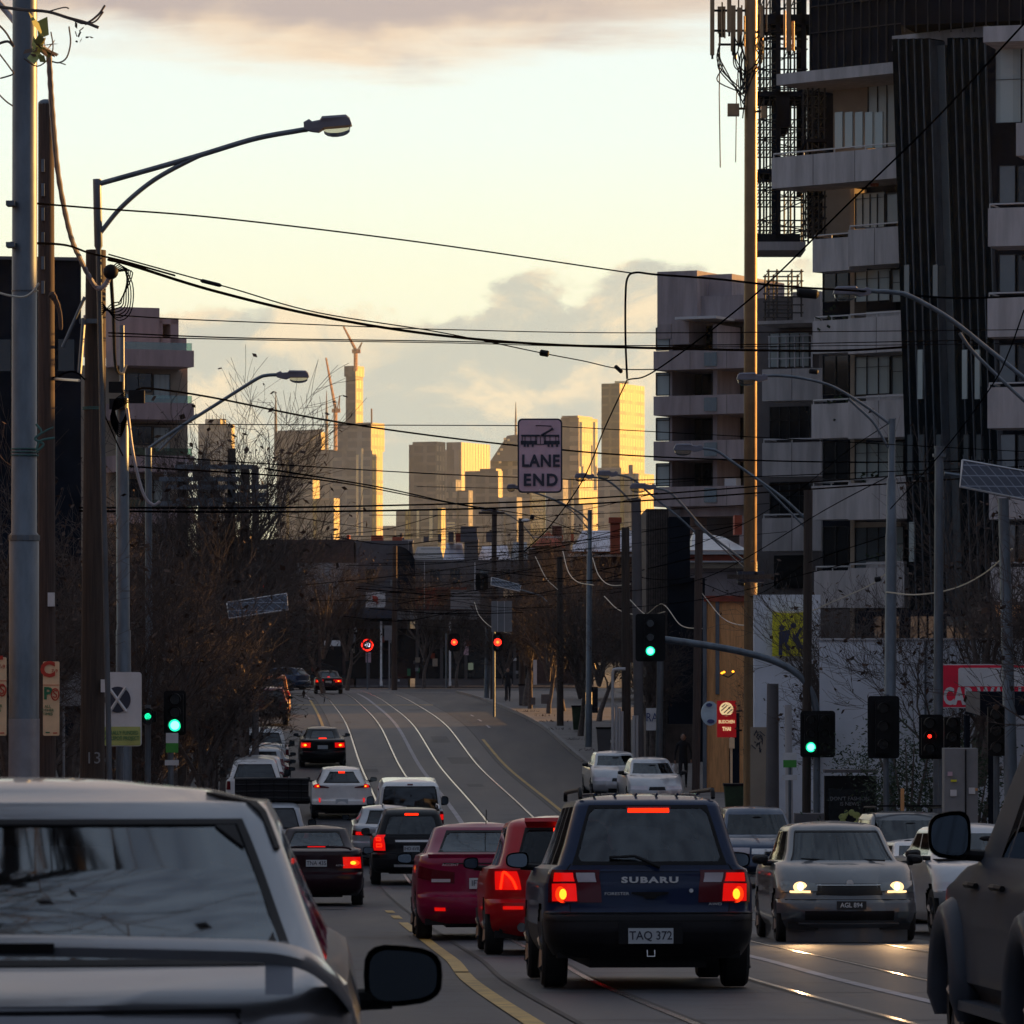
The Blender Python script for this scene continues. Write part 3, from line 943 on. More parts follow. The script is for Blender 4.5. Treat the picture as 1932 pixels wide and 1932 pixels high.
def car(label, Yd, xpix, k, col, group=None, rz=0.0, name='car', X=None, flip=False, cat='car', dz=0.0):
    """Yd is the distance of the nearest end, xpix the photograph column of its middle"""
    x = X if X is not None else (xpix - CXP) / FPX * Yd
    L = k['L']
    slope = math.atan((gz(Yd + L * .8) - gz(Yd + L * .2)) / (L * .6)) if not k.get('flat') else 0
    t = thing(name, label, cat, (x, Yd + (L if flip else 0), gz(Yd + L * .2) - math.tan(slope) * L * .2 + 0.012 + dz + (math.tan(slope) * L if flip else 0)), group)
    t.rotation_euler = (-slope if flip else slope, 0, (math.pi if flip else 0) + rz)
    sh = Shell(k.get('lv') or levels(k), L, k.get('bow', .05), k.get('bowf', .14))
    W, H = k['W'] / 2, k['H']
    g = k.get('gc', .2)
    zb, zt = (k['deck'] if k.get('deck') else k.get('zb', .95)) + .035, k.get('zt', H - .12) - 0.005
    zr0 = k.get('rg0', zb)
    zr1 = k.get('rg1', zt)
    rb = k.get('bump_z', .60)
    zs = sorted(set([r[0] for r in sh.lv] + [g + i * .06 for i in range(int((zb - g) / .06))] + [zb, zt, zr0, zr1, rb, zb + (zt - zb) / 3, zb + (zt - zb) * .66]))
    ug = k.get('ug', .86)
    c_r = [i / 8 * ug for i in range(9)] + [ug + .02, 1, 1.33, 1.66, 2]
    wins = k.get('wins', [(2.08, 2.44), (2.49, 2.86)])
    cs = sorted(set(c_r + [2 + i / 34 for i in range(35)] + [q for wn in wins for q in wn] + [3, 3.25, 3.5, 3.75, 4, 4.07] + [4 + i / 8 for i in range(1, 9)]))
    parts = {'body': MB(), 'bumper': MB(), 'rear_window': MB(), 'side_window': MB(), 'windscreen': MB()}
    wy = k.get('wy', (0.80, L - 0.85))
    wr = k.get('wr', .31)
    for sd in (1, -1):
        for i in range(len(zs) - 1):
            for j in range(len(cs) - 1):
                z0, z1, c0, c1 = zs[i], zs[i + 1], cs[j], cs[j + 1]
                zm, cm = (z0 + z1) / 2, (c0 + c1) / 2
                q = [sh.pos(z0, c0, sd), sh.pos(z0, c1, sd), sh.pos(z1, c1, sd), sh.pos(z1, c0, sd)]
                ctr = (q[0] + q[2]) / 2
                if 1.5 < cm < 3.7 and any((ctr.y - yw) ** 2 + (zm - wr) ** 2 < (wr + .06) ** 2 for yw in wy):
                    continue
                p = 'body'
                if cm < ug and zr0 <= zm <= zr1 and not k.get('no_rear'):
                    p = 'rear_window'
                elif zb <= zm <= zt:
                    if cm > k.get('ws', 3.75):
                        p = 'windscreen'
                    elif any(a <= cm <= b for a, b in wins):
                        p = 'side_window'
                if zm < k.get('sill', .0) or (zm < rb and (cm < 2.05 or cm > 3)):
                    p = 'bumper'
                if p == 'side_window':
                    p = ('side_window', sd, [i_ for i_, (a, b) in enumerate(wins) if a <= cm <= b][0])
                elif p == 'bumper':
                    p = ('bumper', cm > 2.5)
                parts.setdefault(p, MB()).add(q if sd > 0 else q[::-1], [(0, 1, 2, 3)])
    # roof and floor
    zt_ = sh.lv[-1][0]
    ring = [sh.pos(zt_, c, 1) for c in cs] + [sh.pos(zt_, c, -1) for c in cs[::-1]]
    ym = sum(p.y for p in ring) / len(ring)
    n = len(ring)
    vs = []
    for s_, dz_ in ((1, 0), (.75, .010), (.4, .018), (.02, .02)):
        vs += [(p.x * s_, ym + (p.y - ym) * s_, p.z + dz_) for p in ring]
    parts['body'].add(vs, [(a * n + i, a * n + (i + 1) % n, (a + 1) * n + (i + 1) % n, (a + 1) * n + i) for a in range(3) for i in range(n)])
    ring = [sh.pos(zs[0], c, 1) for c in cs] + [sh.pos(zs[0], c, -1) for c in cs[::-1]]
    fl = MB(); fl.add(ring, [tuple(range(n))])
    fl.box(-W * .86, W * .86, 0.25, L - .3, g - .02, g + .06)
    fl.box(-W * .55, W * .55, .35, L - .6, g - k.get('under', .05), g)
    fl.box(-W * .80, W * .80, wy[0] - .4, wy[0] + .4, g + .05, .58)
    fl.box(-W * .72, W * .72, wy[1] - .4, wy[1] + .4, g + .05, .58)
    fl.build('underbody', 'plastic', t, world=False)
    for p, b in parts.items():
        if not b.v:
            continue
        p = p if isinstance(p, str) else p[0]
        # weld the vertices of the strips
        d, nv, mp = {}, [], []
        for v in b.v:
            key = (round(v[0], 4), round(v[1], 4), round(v[2], 4))
            if key not in d:
                d[key] = len(nv); nv.append(v)
            mp.append(d[key])
        b.f = [f2 for f2 in ([mp[i] for i in f_] for f_ in b.f) if len(set(f2)) == len(f2)]
        b.v = nv; b.mi = [0] * len(b.f)
        mm = {'body': col, 'bumper': k.get('bumper_m', col), 'rear_window': k.get('rw', 'glass_dk'), 'side_window': k.get('sw', 'glass_md'), 'windscreen': k.get('fw', 'glass')}[p]
        b.build(p, mm, t, smooth=40, world=False)
    tr = W - (k.get('tw', .20)) / 2 - .015
    for xw in (-tr, tr):
        for yw in wy:
            wheel(t, xw, yw, wr, k.get('tw', .20), k.get('rim', 'alloy'))
    # seats and dash seen through the glass
    if not k.get('no_int'):
        cf = min(L - 2.25, k.get('ct', L - 1.95) - .22)
        rs_ = max(cf - .95, k.get('yb', .12) + .40)

        def seat_(b_, xs_, ysn, hh):
            b_.box(xs_ - .24, xs_ + .24, ysn - .12, ysn, g + .1, hh)
            b_.tube([(xs_, ysn - .07, hh - .02), (xs_, ysn - .07, hh + .10)], .03, 6)
            b_.ball((xs_, ysn - .07, hh + .13), .14, .06, .12)
        for xs_ in (-.36, .36):
            s_ = MB(); seat_(s_, xs_, cf, zb + .12); s_.build('front_seat', 'seat', t, smooth=True, world=False)
        s_ = MB(); s_.box(-.62, .62, rs_ - .10, rs_ + .02, g + .1, zb - .05)
        for xs_ in (-.38, .38):
            seat_(s_, xs_, rs_ + .01, zb - .04)
        s_.build('rear_bench', 'seat', t, smooth=True, world=False)
        d_ = MB(); d_.box(-W * .82, W * .82, L - 1.55, L - 1.2, g + .2, zb - .04); d_.ball((0, L - 1.75, zt - .07), .11, .03, .035)
        d_.build('dashboard', 'plastic', t, world=False)
    # mirrors
    zm_ = k.get('zm', zb + .02)
    ymr = k.get('ym', L - 1.55)
    for sd in (1, -1):
        if k.get('mir', 3) & (1 if sd < 0 else 2):
            mw_, mh_ = k.get('mw', .20), k.get('mh', .13)
            xo = sd * (W * .94 + .03)
            b = MB()
            out = []
            for q in range(20):
                a = 2 * math.pi * q / 20
                e = .62
                ux = math.copysign(abs(math.cos(a)) ** e, math.cos(a)); uz = math.copysign(abs(math.sin(a)) ** e, math.sin(a))
                out.append((xo + sd * (mw_ / 2 + .02) + ux * mw_ / 2, zm_ + uz * mh_ / 2 * (1 - .12 * ux * sd)))
            n_ = 20
            cxm = xo + sd * (mw_ / 2 + .02)
            vs = []
            for yo, sc_ in ((0, 1), (.03, 1.0), (.08, .85), (.12, .45)):
                vs += [(cxm + (x_ - cxm) * sc_, ymr + yo, zm_ + (z_ - zm_) * sc_) for x_, z_ in out]
            fs = [(a_ * n_ + i, a_ * n_ + (i + 1) % n_, (a_ + 1) * n_ + (i + 1) % n_, (a_ + 1) * n_ + i) for a_ in range(3) for i in range(n_)]
            fs.append(tuple(range(3 * n_, 4 * n_)))
            b.add(vs, fs)
            b.tube([(xo - sd * .10, ymr + .06, zm_ - mh_ * .45), (cxm - sd * .03, ymr + .05, zm_ - mh_ * .38)], [.03, .03], 8)
            mo = b.build('side_mirror', k.get('mir_m', 'plastic'), t, smooth=True, world=False)
            b = MB(); b.slab_xz([(cxm + (x_ - cxm) * .86, zm_ + (z_ - zm_) * .82) for x_, z_ in out], ymr + .006, ymr + .03)
            b.build('mirror_glass', 'mirror', mo, world=False)
    sw_ = k.get('sealw', 1.0)
    if k.get('seal', True) and not k.get('no_rear'):
        # rubber seals round the rear window, wider at the corners
        for (a, b, c_, d_) in ((0, ug + .02, zr0 - .012 * sw_, zr0 + .016 * sw_), (0, ug + .02, zr1 - .018 * sw_, zr1 + .010 * sw_)):
            patch(sh, t, 'window_seal', 'plastic', 0, a, b, c_, d_, .004, 10, 1)
        patch(sh, t, 'window_seal', 'plastic', 0, ug - .025 * sw_, ug + .02, zr0, zr1, .0045, 1, 8)
        patch(sh, t, 'window_seal', 'plastic', 0, ug - .09, ug - .02, lambda q: zr0 + .010, lambda q: zr0 + .012 + .05 * q, .0045, 3, 2)
        patch(sh, t, 'window_seal', 'plastic', 0, ug - .10, ug - .02, lambda q: zr1 - .012 - .05 * q, lambda q: zr1 - .010, .0045, 3, 2)
    t_ = (t, sh)
    return t_


def plate(t, y, z, txt, dark=False, w_=.372, hgt=.134, x=0.0, front=False, tsize=.10):
    b = MB(); y2 = y
    s_ = 1 if front else -1
    b.box(x - w_ / 2, x + w_ / 2, min(y2, y2 + s_ * .012), max(y2, y2 + s_ * .012), z - hgt / 2, z + hgt / 2)
    p = b.build('number_plate', 'plate_k' if dark else 'plate_w', t, world=False)
    if txt:
        rot = (R(90), 0, math.pi) if front else (R(90), 0, 0)
        text(txt, tsize, 'badge' if dark else 'ink', p, (x, y2 + s_ * .014, z), rot, 'plate_lettering', .001, .001, .92, world=False)
    return p


def bar_light(t, sh, z, hw, m_='lens_bar', hz_=.012, off=.012, name='brake_light'):
    return patch(sh, t, name, m_, 0, 0, hw, z - hz_, z + hz_, off, 6, 1)


def tails(t, sh, c0, c1, z0, z1, m_='lens_red', hot=None, hotm='lens_lit', core=None, off=.010):
    """a lamp cluster on each side: lens, lit section, bulb glare"""
    out = []
    for sd in (1, -1):
        a = patch(sh, t, 'tail_light', m_, sd, c0, c1, z0, z1, off, 10, 5)
        if hot:
            patch(sh, a, 'lit_lens', hotm, sd, hot[0], hot[1], hot[2], hot[3], off + .006, 6, 4)
        if core:
            zc_, cc_ = (core[2] + core[3]) / 2, (core[0] + core[1]) / 2
            q = sh.pos(zc_, cc_, sd); b_ = MB(); ww = (sh.pos(zc_, core[1], sd) - sh.pos(zc_, core[0], sd)).length / 2
            b_.ball((q.x, q.y - .008, zc_), ww * 1.0, .024, (core[3] - core[2]) / 2 * 1.0, 16, 10); b_.build('bulb', 'lens_hot', a, smooth=True, world=False)
            b_ = MB(); b_.ball((q.x, q.y - .002, zc_), ww * 1.75, .020, (core[3] - core[2]) / 2 * 1.5, 18, 10); b_.build('glow_reflector', 'lens_glow', a, smooth=True, world=False)  # larger glowing ball stands in for glare around the bulb
        out.append(a)
    return out


def roof_rails(t, x, y0, y1, z, m_='plastic', r=.018, bars=0):
    for sd in (-1, 1):
        b = MB(); b.tube(catmull([(sd * x, y0, z - .07), (sd * x, y0 + .06, z - .005), (sd * x, y0 + .3, z), (sd * x, y1 - .3, z), (sd * x, y1 - .05, z - .01), (sd * x, y1, z - .07)]), r, 8)
        b.build('roof_rail', m_, t, smooth=True, world=False)
    for k in range(bars):
        b = MB(); yk = y0 + (y1 - y0) * (k + .5) / bars
        b.box(-x, x, yk - .03, yk + .03, z + .01, z + .04)
        b.build('roof_bar', m_, t, world=False)


def wiper(t, y, z, x0, x1, dzz=.05, m_='plastic'):
    b = MB(); b.tube([(x0, y + .03, z + .05), ((x0 + x1) / 2, y - .01, z + .06), (x1, y - .03, z - dzz)], [.012, .014, .02], 6)
    b.build('wiper', m_, t, world=False)


M['p_silver'] = paint('paint_silver', (0.25, 0.26, 0.285), 0.6, 0.32)
M['p_silver2'] = paint('paint_light_silver', (0.42, 0.43, 0.46), 0.4, 0.35)
M['p_grey'] = paint('paint_grey', (0.095, 0.105, 0.120), 0.3, 0.35)
M['p_navy'] = paint('paint_navy', (0.008, 0.022, 0.070), 0.0, 0.35, 0.4, 0.15)
M['p_blue'] = paint('paint_blue', (0.015, 0.035, 0.085), 0.3, 0.3)
M['p_red'] = paint('paint_red', (0.42, 0.003, 0.010), 0.0, 0.35, 0.5, 0.2)
M['p_pink'] = paint('paint_crimson', (0.24, 0.003, 0.045), 0.0, 0.35, 0.5, 0.2)
M['p_maroon'] = paint('paint_maroon', (0.018, 0.004, 0.009), 0.0, 0.35, 0.35, 0.15)
M['p_black'] = paint('paint_black', (0.004, 0.0045, 0.007), 0.0, 0.35, 0.35, 0.15)
M['p_white'] = paint('paint_white', (0.74, 0.73, 0.73), 0.0, 0.35)
M['p_dkred'] = paint('paint_dull_red', (0.16, 0.008, 0.014), 0.0, 0.4)
M['p_sunorange'] = paint('paint_sunlit_orange', (0.50, 0.13, 0.03), 0.0, 0.35)  # orange sunlight put into the van's body colour
M['clad'] = mat('grey_cladding', (0.010, 0.009, 0.012), 0.5, 0, 0.15, 6, spec=0.3)

M['p_gun'] = paint('paint_gunmetal', (0.050, 0.062, 0.085), 0.0, 0.6, 0.12, 0.1)
# ------------------------------------------------------------------ the cars, nearest first
GQ = 'cars queuing away from the camera'
GP = 'cars parked along the left kerb'
GO = 'cars facing the camera on the right'


def fog_strip(t, sh, c0, c1, z, m_='lens_red', hz_=.025):
    patch(sh, t, 'glow_reflector', m_, 0, c0, c1, z - hz_, z + hz_, .008, 4, 1)


# 1 silver sedan with the bar spoiler
k = dict(W=1.78, L=4.6, H=1.485, zb=1.0, deck=1.045, zt=1.40, wt=.655, wb=.79, rg=.06, rt=.07, yb=.62, yt=1.28, cb=3.35, ct=2.55, zm=.955, sealw=.45, ym=2.72, mw=.215, mh=.165, gc=.2, rw='glass_refl', sw='glass', rc=.28,
         ug=.97, wins=[(2.05, 2.36), (2.42, 2.78)], bow=.10)
t, sh = car('silver sedan with a bar spoiler on its boot, nearest car at lower left', 10.2, -75, k, 'p_silver', GQ, R(2.3))
b = MB()
arc = [(-.84, .34, 1.00), (-.79, .22, 1.07), (-.70, .08, 1.125), (-.5, .02, 1.140), (0, 0, 1.150), (.5, .02, 1.140), (.70, .08, 1.125), (.79, .22, 1.07), (.84, .34, 1.00)]
cv = catmull(arc, 6)
vs, fs = [], []
pr = [(-.015, -.022), (-.022, .0), (.02, .024), (.11, .016), (.16, .0), (.10, -.018)]
for p in cv:
    e = 1.0 if abs(p.x) < .8 else max(.25, 1 - (abs(p.x) - .8) / .18)
    vs += [(p.x, p.y + a * e, p.z + c_ * e) for a, c_ in pr]
m6 = len(pr)
fs = [(i * m6 + q, (i + 1) * m6 + q, (i + 1) * m6 + (q + 1) % m6, i * m6 + (q + 1) % m6) for i in range(len(cv) - 1) for q in range(m6)]
b.add(vs, fs)
for s_ in (-1, 1):
    b.hexa([(s_ * .68 - .03, .07, 1.04), (s_ * .68 + .03, .07, 1.04), (s_ * .68 + .03, .18, 1.04), (s_ * .68 - .03, .18, 1.04), (s_ * .68 - .03, .08, 1.12), (s_ * .68 + .03, .08, 1.12), (s_ * .68 + .03, .18, 1.12), (s_ * .68 - .03, .18, 1.12)])
spl = b.build('spoiler', 'p_silver', t, smooth=45, world=False)
b = MB(); b.box(-.20, .20, -.028, -.012, 1.134, 1.156)
b.build('brake_light', 'lens_dim', spl, world=False)
tails(t, sh, .72, 1.7, .66, .90)
for z_ in (1.0, .93):
    patch(sh, t, 'panel_gap', 'plastic', 0, 0, 1.02 if z_ > .95 else .62, z_ - .004, z_ + .004, .002, 10, 1)
patch(sh, t, 'panel_gap', 'plastic', 0, .99, 1.005, .62, 1.0, .002, 1, 8)
for sd in (-1, 1):
    patch(sh, t, 'roof_gutter', 'plastic', sd, 1.45, 1.62, 1.33, 1.462, .004, 2, 6)
    b.build('roof_gutter', 'plastic', t, world=False)
plate(t, .06, .78, '')

# 2 navy wagon
k = dict(W=1.735, L=4.45, H=1.585, zb=.975, zt=1.49, rg0=1.02, rg1=1.485, wt=.605, wb=.755, yb=.09, yt=.27, cb=3.25, ct=2.55, ledge=.615, bump_z=.615, bumper_m='clad', rc=.20, gc=.27, rg=.09, rt=.10, ug=.955,
         rw='glass', sw='glass_md', wr=.33, wy=(.85, 3.55), tw=.21, zm=1.04, ym=2.9, mw=.20, mh=.14, bumper_out=.05, sill=.50, wins=[(2.06, 2.32), (2.36, 2.62), (2.66, 2.9)], under=.10, hood=.85)
t, sh = car('dark navy wagon with roof rails and both brake lights glowing', 38.6, 1228, k, 'p_navy', GQ, R(2.2))
for sd, l_ in zip((1, -1), tails(t, sh, .60, 1.62, .705, .965, 'lens_red', (.90, 1.46, .715, .855), 'lens_lit', (1.04, 1.28, .725, .82))):
    patch(sh, l_, 'reversing_lens', 'white', sd, .645, .865, .865, .945, .016, 4, 2)
    patch(sh, l_, 'indicator_lens', 'lens_pink' if 'lens_pink' in M else 'lens_lit', sd, .90, 1.42, .872, .945, .014, 5, 2)
bar_light(t, sh, 1.452, .33, hz_=.014, name='brake_light')
patch(sh, t, 'brake_light_housing', 'lens_red', 0, 0, .36, 1.466, 1.484, .006, 6, 1)
text('SUBARU', .066, 'badge', t, (.0, .070, .885), name='maker_lettering', sx=1.65, bold=.003, world=False, space=1.22)
text('FORESTER', .034, 'badge', t, (-.27, .068, .775), name='badge_lettering', sx=1.3, world=False)
text('AWD', .030, 'badge', t, (.53, .062, .690), name='badge_lettering', sx=1.5, world=False)
b = MB(); b.disc((.335, .066, .80), .017, 'y', .01, 12); b.build('badge', 'badge', t, world=False)
plate(t, -.008, .435, 'TAQ 372', w_=.365, hgt=.125, tsize=.098)
b = MB(); b.box(-.26, .26, -.01, .005, .37, .54); b.build('plate_recess', 'plastic', t, world=False)
b = MB(); b.tube([(-.03, -.02, .32), (-.03, -.03, .27), (.03, -.03, .27), (.03, -.02, .32)], .008, 6); b.build('tow_loop', 'chrome', t, world=False)
b = MB(); b.slab_xz([(-.15, .79), (.15, .79), (.15, .775), (.06, .755), (.04, .735), (-.04, .735), (-.06, .755), (-.15, .775)], .050, .072); b.build('tailgate_handle', 'plastic', t, world=False)
roof_rails(t, .545, .45, 2.9, 1.625, 'plastic', .018)
wiper(t, .06, 1.02, -.33, .08, .03)
b = MB()
for x in (-.42, -.25, -.08, .09, .26, .42): b.tube([(x, .55, 1.585), (x, 2.6, 1.603)], .012, 5)
b.build('roof_ribs', 'p_navy', t, world=False)
for z_ in (.945,):
    patch(sh, t, 'swage_line', 'p_navy', 0, 0, .6, z_ + .01, z_ + .03, .010, 8, 1)

for sd in (1, -1):
    patch(sh, t, 'tailgate_gap', 'plastic', sd, .985, .998, .63, 1.02, .003, 1, 6)
patch(sh, t, 'bumper_top_edge', 'plastic', 0, 0, 1.9, .612, .622, .006, 12, 1)
patch(sh, t, 'bumper_groove', 'plastic', 0, 0, 1.8, .555, .562, .004, 12, 1)

# 3 grey hatchback facing us with headlights on
k = dict(W=1.732, L=3.99, H=1.467, zb=.955, zt=1.35, wt=.585, wb=.70, yb=.10, yt=.5, cb=3.05, ct=2.35, hood=.68, gc=.17, ledge=.5, bump_z=.0, ym=2.35, zm=1.0, mw=.20, mh=.12, fw='glass_md', bowf=.18, wr=.30, wy=(.65, 3.12), no_rear=True)
t, sh = car('grey hatchback driving towards us with both headlights shining', 57.7, 1585, k, 'p_grey', GO, R(2.0), flip=True)
for sd in (1, -1):
    l_ = patch(sh, t, 'headlight', 'bglass', sd, 3.3, 4.1, lambda q: .60 + .02 * q, lambda q: .74 - .03 * q, .006, 10, 4)
    b = MB(); q = sh.pos(.665, 3.70, sd); b.ball((q.x, q.y + .04, q.z + .01), .034, .02, .045, 16, 10); b.build('headlamp_bulb', 'head_lit', l_, smooth=True, world=False)
    b = MB(); b.ball((q.x, q.y + .015, q.z + .005), .085, .03, .065, 18, 10); b.build('glow_reflector', 'drl', l_, smooth=True, world=False)  # emissive ball round the headlamp bulb, standing in for its glow
    patch(sh, l_, 'running_light', 'drl', sd, 3.52, 3.88, .600, .620, .016, 6, 1)
    patch(sh, t, 'fog_lamp', 'bglass', sd, 3.5, 3.78, .30, .37, .008, 6, 2)
    ld = bpy.data.lights.new('headlamp_beam', 'SPOT'); ld.energy = 90; ld.spot_size = R(70); ld.spot_blend = 1; ld.color = (1, .6, .28); ld.shadow_soft_size = .06
    lo_ = bpy.data.objects.new('headlamp_beam', ld); C.objects.link(lo_); lo_.parent = l_; lo_.location = (q.x, q.y + .09, q.z); lo_.rotation_euler = (R(90 - 4), 0, R(0))
    lo_.rotation_euler = Vector((0, -1, .09)).to_track_quat('Z', 'Y').to_euler()
patch(sh, t, 'grille', 'plastic', 0, 3.98, 5, lambda q: .575 - .01 * q, lambda q: .685 - .0 * q, .006, 8, 3)
patch(sh, t, 'lower_grille', 'plastic', 0, 3.85, 5, .27, .38, .006, 8, 3)
patch(sh, t, 'front_lip', 'p_grey', 0, 3.7, 5, .19, .235, .02, 8, 1)
patch(sh, t, 'grille_trim', 'chrome', 0, 3.98, 5, .684, .692, .009, 8, 1)
b = MB(); q = sh.pos(.71, 5, 1); b.disc((0, q.y + .0, .715), .042, 'y', .02, 20); b.build('badge', 'badge', t, world=False)
for x0 in (-.52, .05):
    b = MB(); b.tube([(x0, 3.02, .985), (x0 + .46, 2.93, 1.01)], .010, 5); b.build('wiper', 'plastic', t, world=False)
patch(sh, t, 'bonnet_gap', 'plastic', 0, 3.95, 5, .700, .706, .005, 8, 1)
for sd in (1, -1):
    patch(sh, t, 'windscreen_edge', 'plastic', sd, 3.70, 3.80, .99, 1.345, .004, 1, 6)
patch(sh, t, 'windscreen_edge', 'plastic', 0, 3.75, 5, 1.335, 1.355, .004, 10, 1)
patch(sh, t, 'bumper_crease', 'plastic', 0, 3.4, 5, .515, .520, .004, 10, 1)
plate(t, 3.995, .45, 'AGL 894', True, front=True, w_=.36, hgt=.10, tsize=.08)

# 4 red small hatchback
k = dict(W=1.63, L=3.6, H=1.49, zb=.93, zt=1.38, rg0=.98, rg1=1.36, wt=.55, wb=.665, yb=.11, yt=.42, cb=2.85, ct=2.15, gc=.20, rc=.30, rg=.10, rt=.14, ug=.86, rw='glass_md', ledge=.58, wr=.29, wy=(.62, 2.92), ym=2.1, zm=.98, mw=.17, mh=.13, bow=.09, hood=.75)
t, sh = car('bright red small hatchback with glowing hooped tail lights beside the navy wagon', 51.2, 1058, k, 'p_red', GQ, R(2.2))
for sd in (1, -1):
    l_ = patch(sh, t, 'tail_light', 'lens_lit', sd, .80, 1.42, .70, .90, .008, 8, 4)
    b = MB()
    pts = [sh.pos(.71, .90, sd), sh.pos(.80, .94, sd), sh.pos(.875, 1.02, sd), sh.pos(.885, 1.12, sd), sh.pos(.80, 1.22, sd), sh.pos(.71, 1.28, sd)]
    b.tube(catmull([p + sh.nor(p.z, 1.05, sd) * .02 for p in pts], 4), .014, 6); b.build('light_hoop', 'lens_bar', l_, smooth=True, world=False)
patch(sh, t, 'fog_lamp', 'lens_lit', 0, .8, 1.25, .49, .525, .008, 4, 1)
bar_light(t, sh, 1.345, .14, hz_=.015)
patch(sh, t, 'roof_spoiler', 'p_red', 0, 0, .85, 1.38, 1.405, .09, 8, 1)
plate(t, .02, .62, '')
b = MB(); b.disc((-.42, .03, .30), .05, 'y', .10, 16); b.build('exhaust_tip', 'chrome', t, world=False)
patch(sh, t, 'diffuser', 'plastic', 0, 0, .75, .20, .36, .012, 6, 2)
wiper(t, .15, .99, -.05, .25, .0)

# 5 crimson sedan
k = dict(W=1.70, L=4.37, H=1.45, zb=.97, deck=1.04, zt=1.355, wt=.60, wb=.72, yb=.62, yt=1.15, cb=3.15, ct=2.4, rw='glass', sw='glass_md', rc=.26, rg=.10, rt=.12, ug=.90, bow=.10, ledge=.55, wr=.30, wy=(.85, 3.42), ym=2.6, zm=1.0, mir=3)
t, sh = car('crimson sedan with roof aerial and unlit swept tail lights', 59.2, 914, k, 'p_pink', GQ, R(2.2))
tails(t, sh, .62, 1.75, lambda q: .70 + .07 * q, lambda q: .84 + .08 * q)
for sd in (1, -1):
    patch(sh, t, 'reversing_lens', 'white', sd, .70, 1.15, .715, .755, .014, 5, 1)
patch(sh, t, 'fog_reflector', 'lens_lit', 0, .85, 1.12, .36, .40, .008, 4, 1)
patch(sh, t, 'boot_lip', 'p_pink', 0, 0, 1.3, 1.03, 1.05, .035, 10, 1)
plate(t, .06, .70, 'IFT 3AH', x=.0)
text('ACCENT', .04, 'badge', t, (-.42, .085, .93), name='badge_lettering', sx=1.3, world=False)
b = MB(); b.tube([(.06, 1.2, 1.44), (.06, 1.1, 1.62)], .006, 5); b.build('roof_aerial', 'black', t, world=False)
patch(sh, t, 'boot_dark_band', 'plastic', 0, 0, .88, .94, .955, .004, 8, 1)  # dark strip across the boot below its lip

# 6 dark maroon sedan on the left
k = dict(W=1.70, L=4.3, H=1.42, zb=.93, deck=1.0, zt=1.33, wt=.56, wb=.69, yb=.55, yt=1.05, cb=3.1, ct=2.35, rw='glass', sw='glass_md', rc=.24, rg=.10, rt=.12, ug=.90, bow=.08, ledge=.58, wr=.30, wy=(.85, 3.42), ym=2.6, zm=.97)
t, sh = car('dark maroon sedan with small boot spoiler and lit right tail light', 85, 597, k, 'p_maroon', GQ, R(2.2))
tails(t, sh, .78, 1.62, .67, .87, 'lens_lit', (.82, 1.5, .685, .86), 'lens_lit', (.95, 1.3, .73, .80))
b = MB(); b.tube(catmull([(-.62, .12, 1.0), (-.5, .10, 1.04), (0, .06, 1.06), (.5, .10, 1.04), (.62, .12, 1.0)]), .022, 6); sp_ = b.build('boot_spoiler', 'p_maroon', t, smooth=True, world=False)
b = MB(); b.box(-.16, .16, .020, .035, 1.045, 1.065); b.build('brake_light', 'lens_lit', sp_, world=False)
patch(sh, t, 'high_brake_light', 'lens_bar', 0, 0, .13, 1.035, 1.06, .012, 3, 1)
plate(t, .035, .76, 'TNA 435', True if False else False, w_=.37, hgt=.12)
text('ASTRA', .04, 'badge', t, (.42, .05, .72), name='badge_lettering', sx=1.3, world=False)

# 7 dark suv
k = dict(W=1.84, L=4.6, H=1.72, zb=1.10, zt=1.58, rg0=1.13, rg1=1.56, wt=.65, wb=.80, yb=.12, yt=.33, cb=3.4, ct=2.7, gc=.30, rc=.22, rg=.10, rt=.12, ug=.93, rw='glass_dk', sw='glass_dk', ledge=.72, bump_z=.62, bumper_m='clad', wr=.35, wy=(.9, 3.6), ym=3.0, zm=1.15, mw=.2, mh=.17, hood=.95, tw=.22)
t, sh = car('black off roader wagon with twin square tail lights and silver tailgate strip', 107, 777, k, 'p_black', GQ, R(2.2))
for sd in (1, -1):
    l_ = patch(sh, t, 'tail_light', 'lens_lit', sd, .86, 1.6, .78, 1.13, .01, 8, 5)
    for z_ in (.90, 1.04):
        b = MB(); q = [sh.pos(z_ + a, c_, sd) + Vector((0, -.02, 0)) for a, c_ in ((-.03, .98), (-.03, 1.32), (.03, 1.32), (.03, .98), (-.03, .98))]
        b.tube(q, .014, 5); b.build('square_light', 'lens_bar', l_, world=False)
bar_light(t, sh, 1.585, .30, hz_=.02)
patch(sh, t, 'tailgate_strip', 'badge', 0, 0, .52, .97, 1.02, .012, 6, 1)
patch(sh, t, 'bumper_guard', 'badge', 0, 0, .6, .42, .47, .014, 6, 1)
plate(t, .08, .82, 'IHD 6VR', w_=.36)
roof_rails(t, .62, .5, 3.1, 1.78, 'badge')

# 8 pale car between the maroon sedan and the black one
k = dict(W=1.76, L=4.4, H=1.42, zb=.95, deck=1.0, zt=1.33, wt=.58, wb=.71, yb=.5, yt=1.0, cb=3.1, ct=2.4, rw='glass_md', rc=.3, bow=.1, wr=.31, no_int=True)
t, sh = car('pale silver sedan half hidden behind the black off roader', 119, 728, k, 'p_silver2', GQ, R(2.5))
tails(t, sh, .7, 1.7, lambda q: .76, lambda q: .84 + .05 * q, 'lens_red', (.8, 1.4, .77, .85), 'lens_lit')
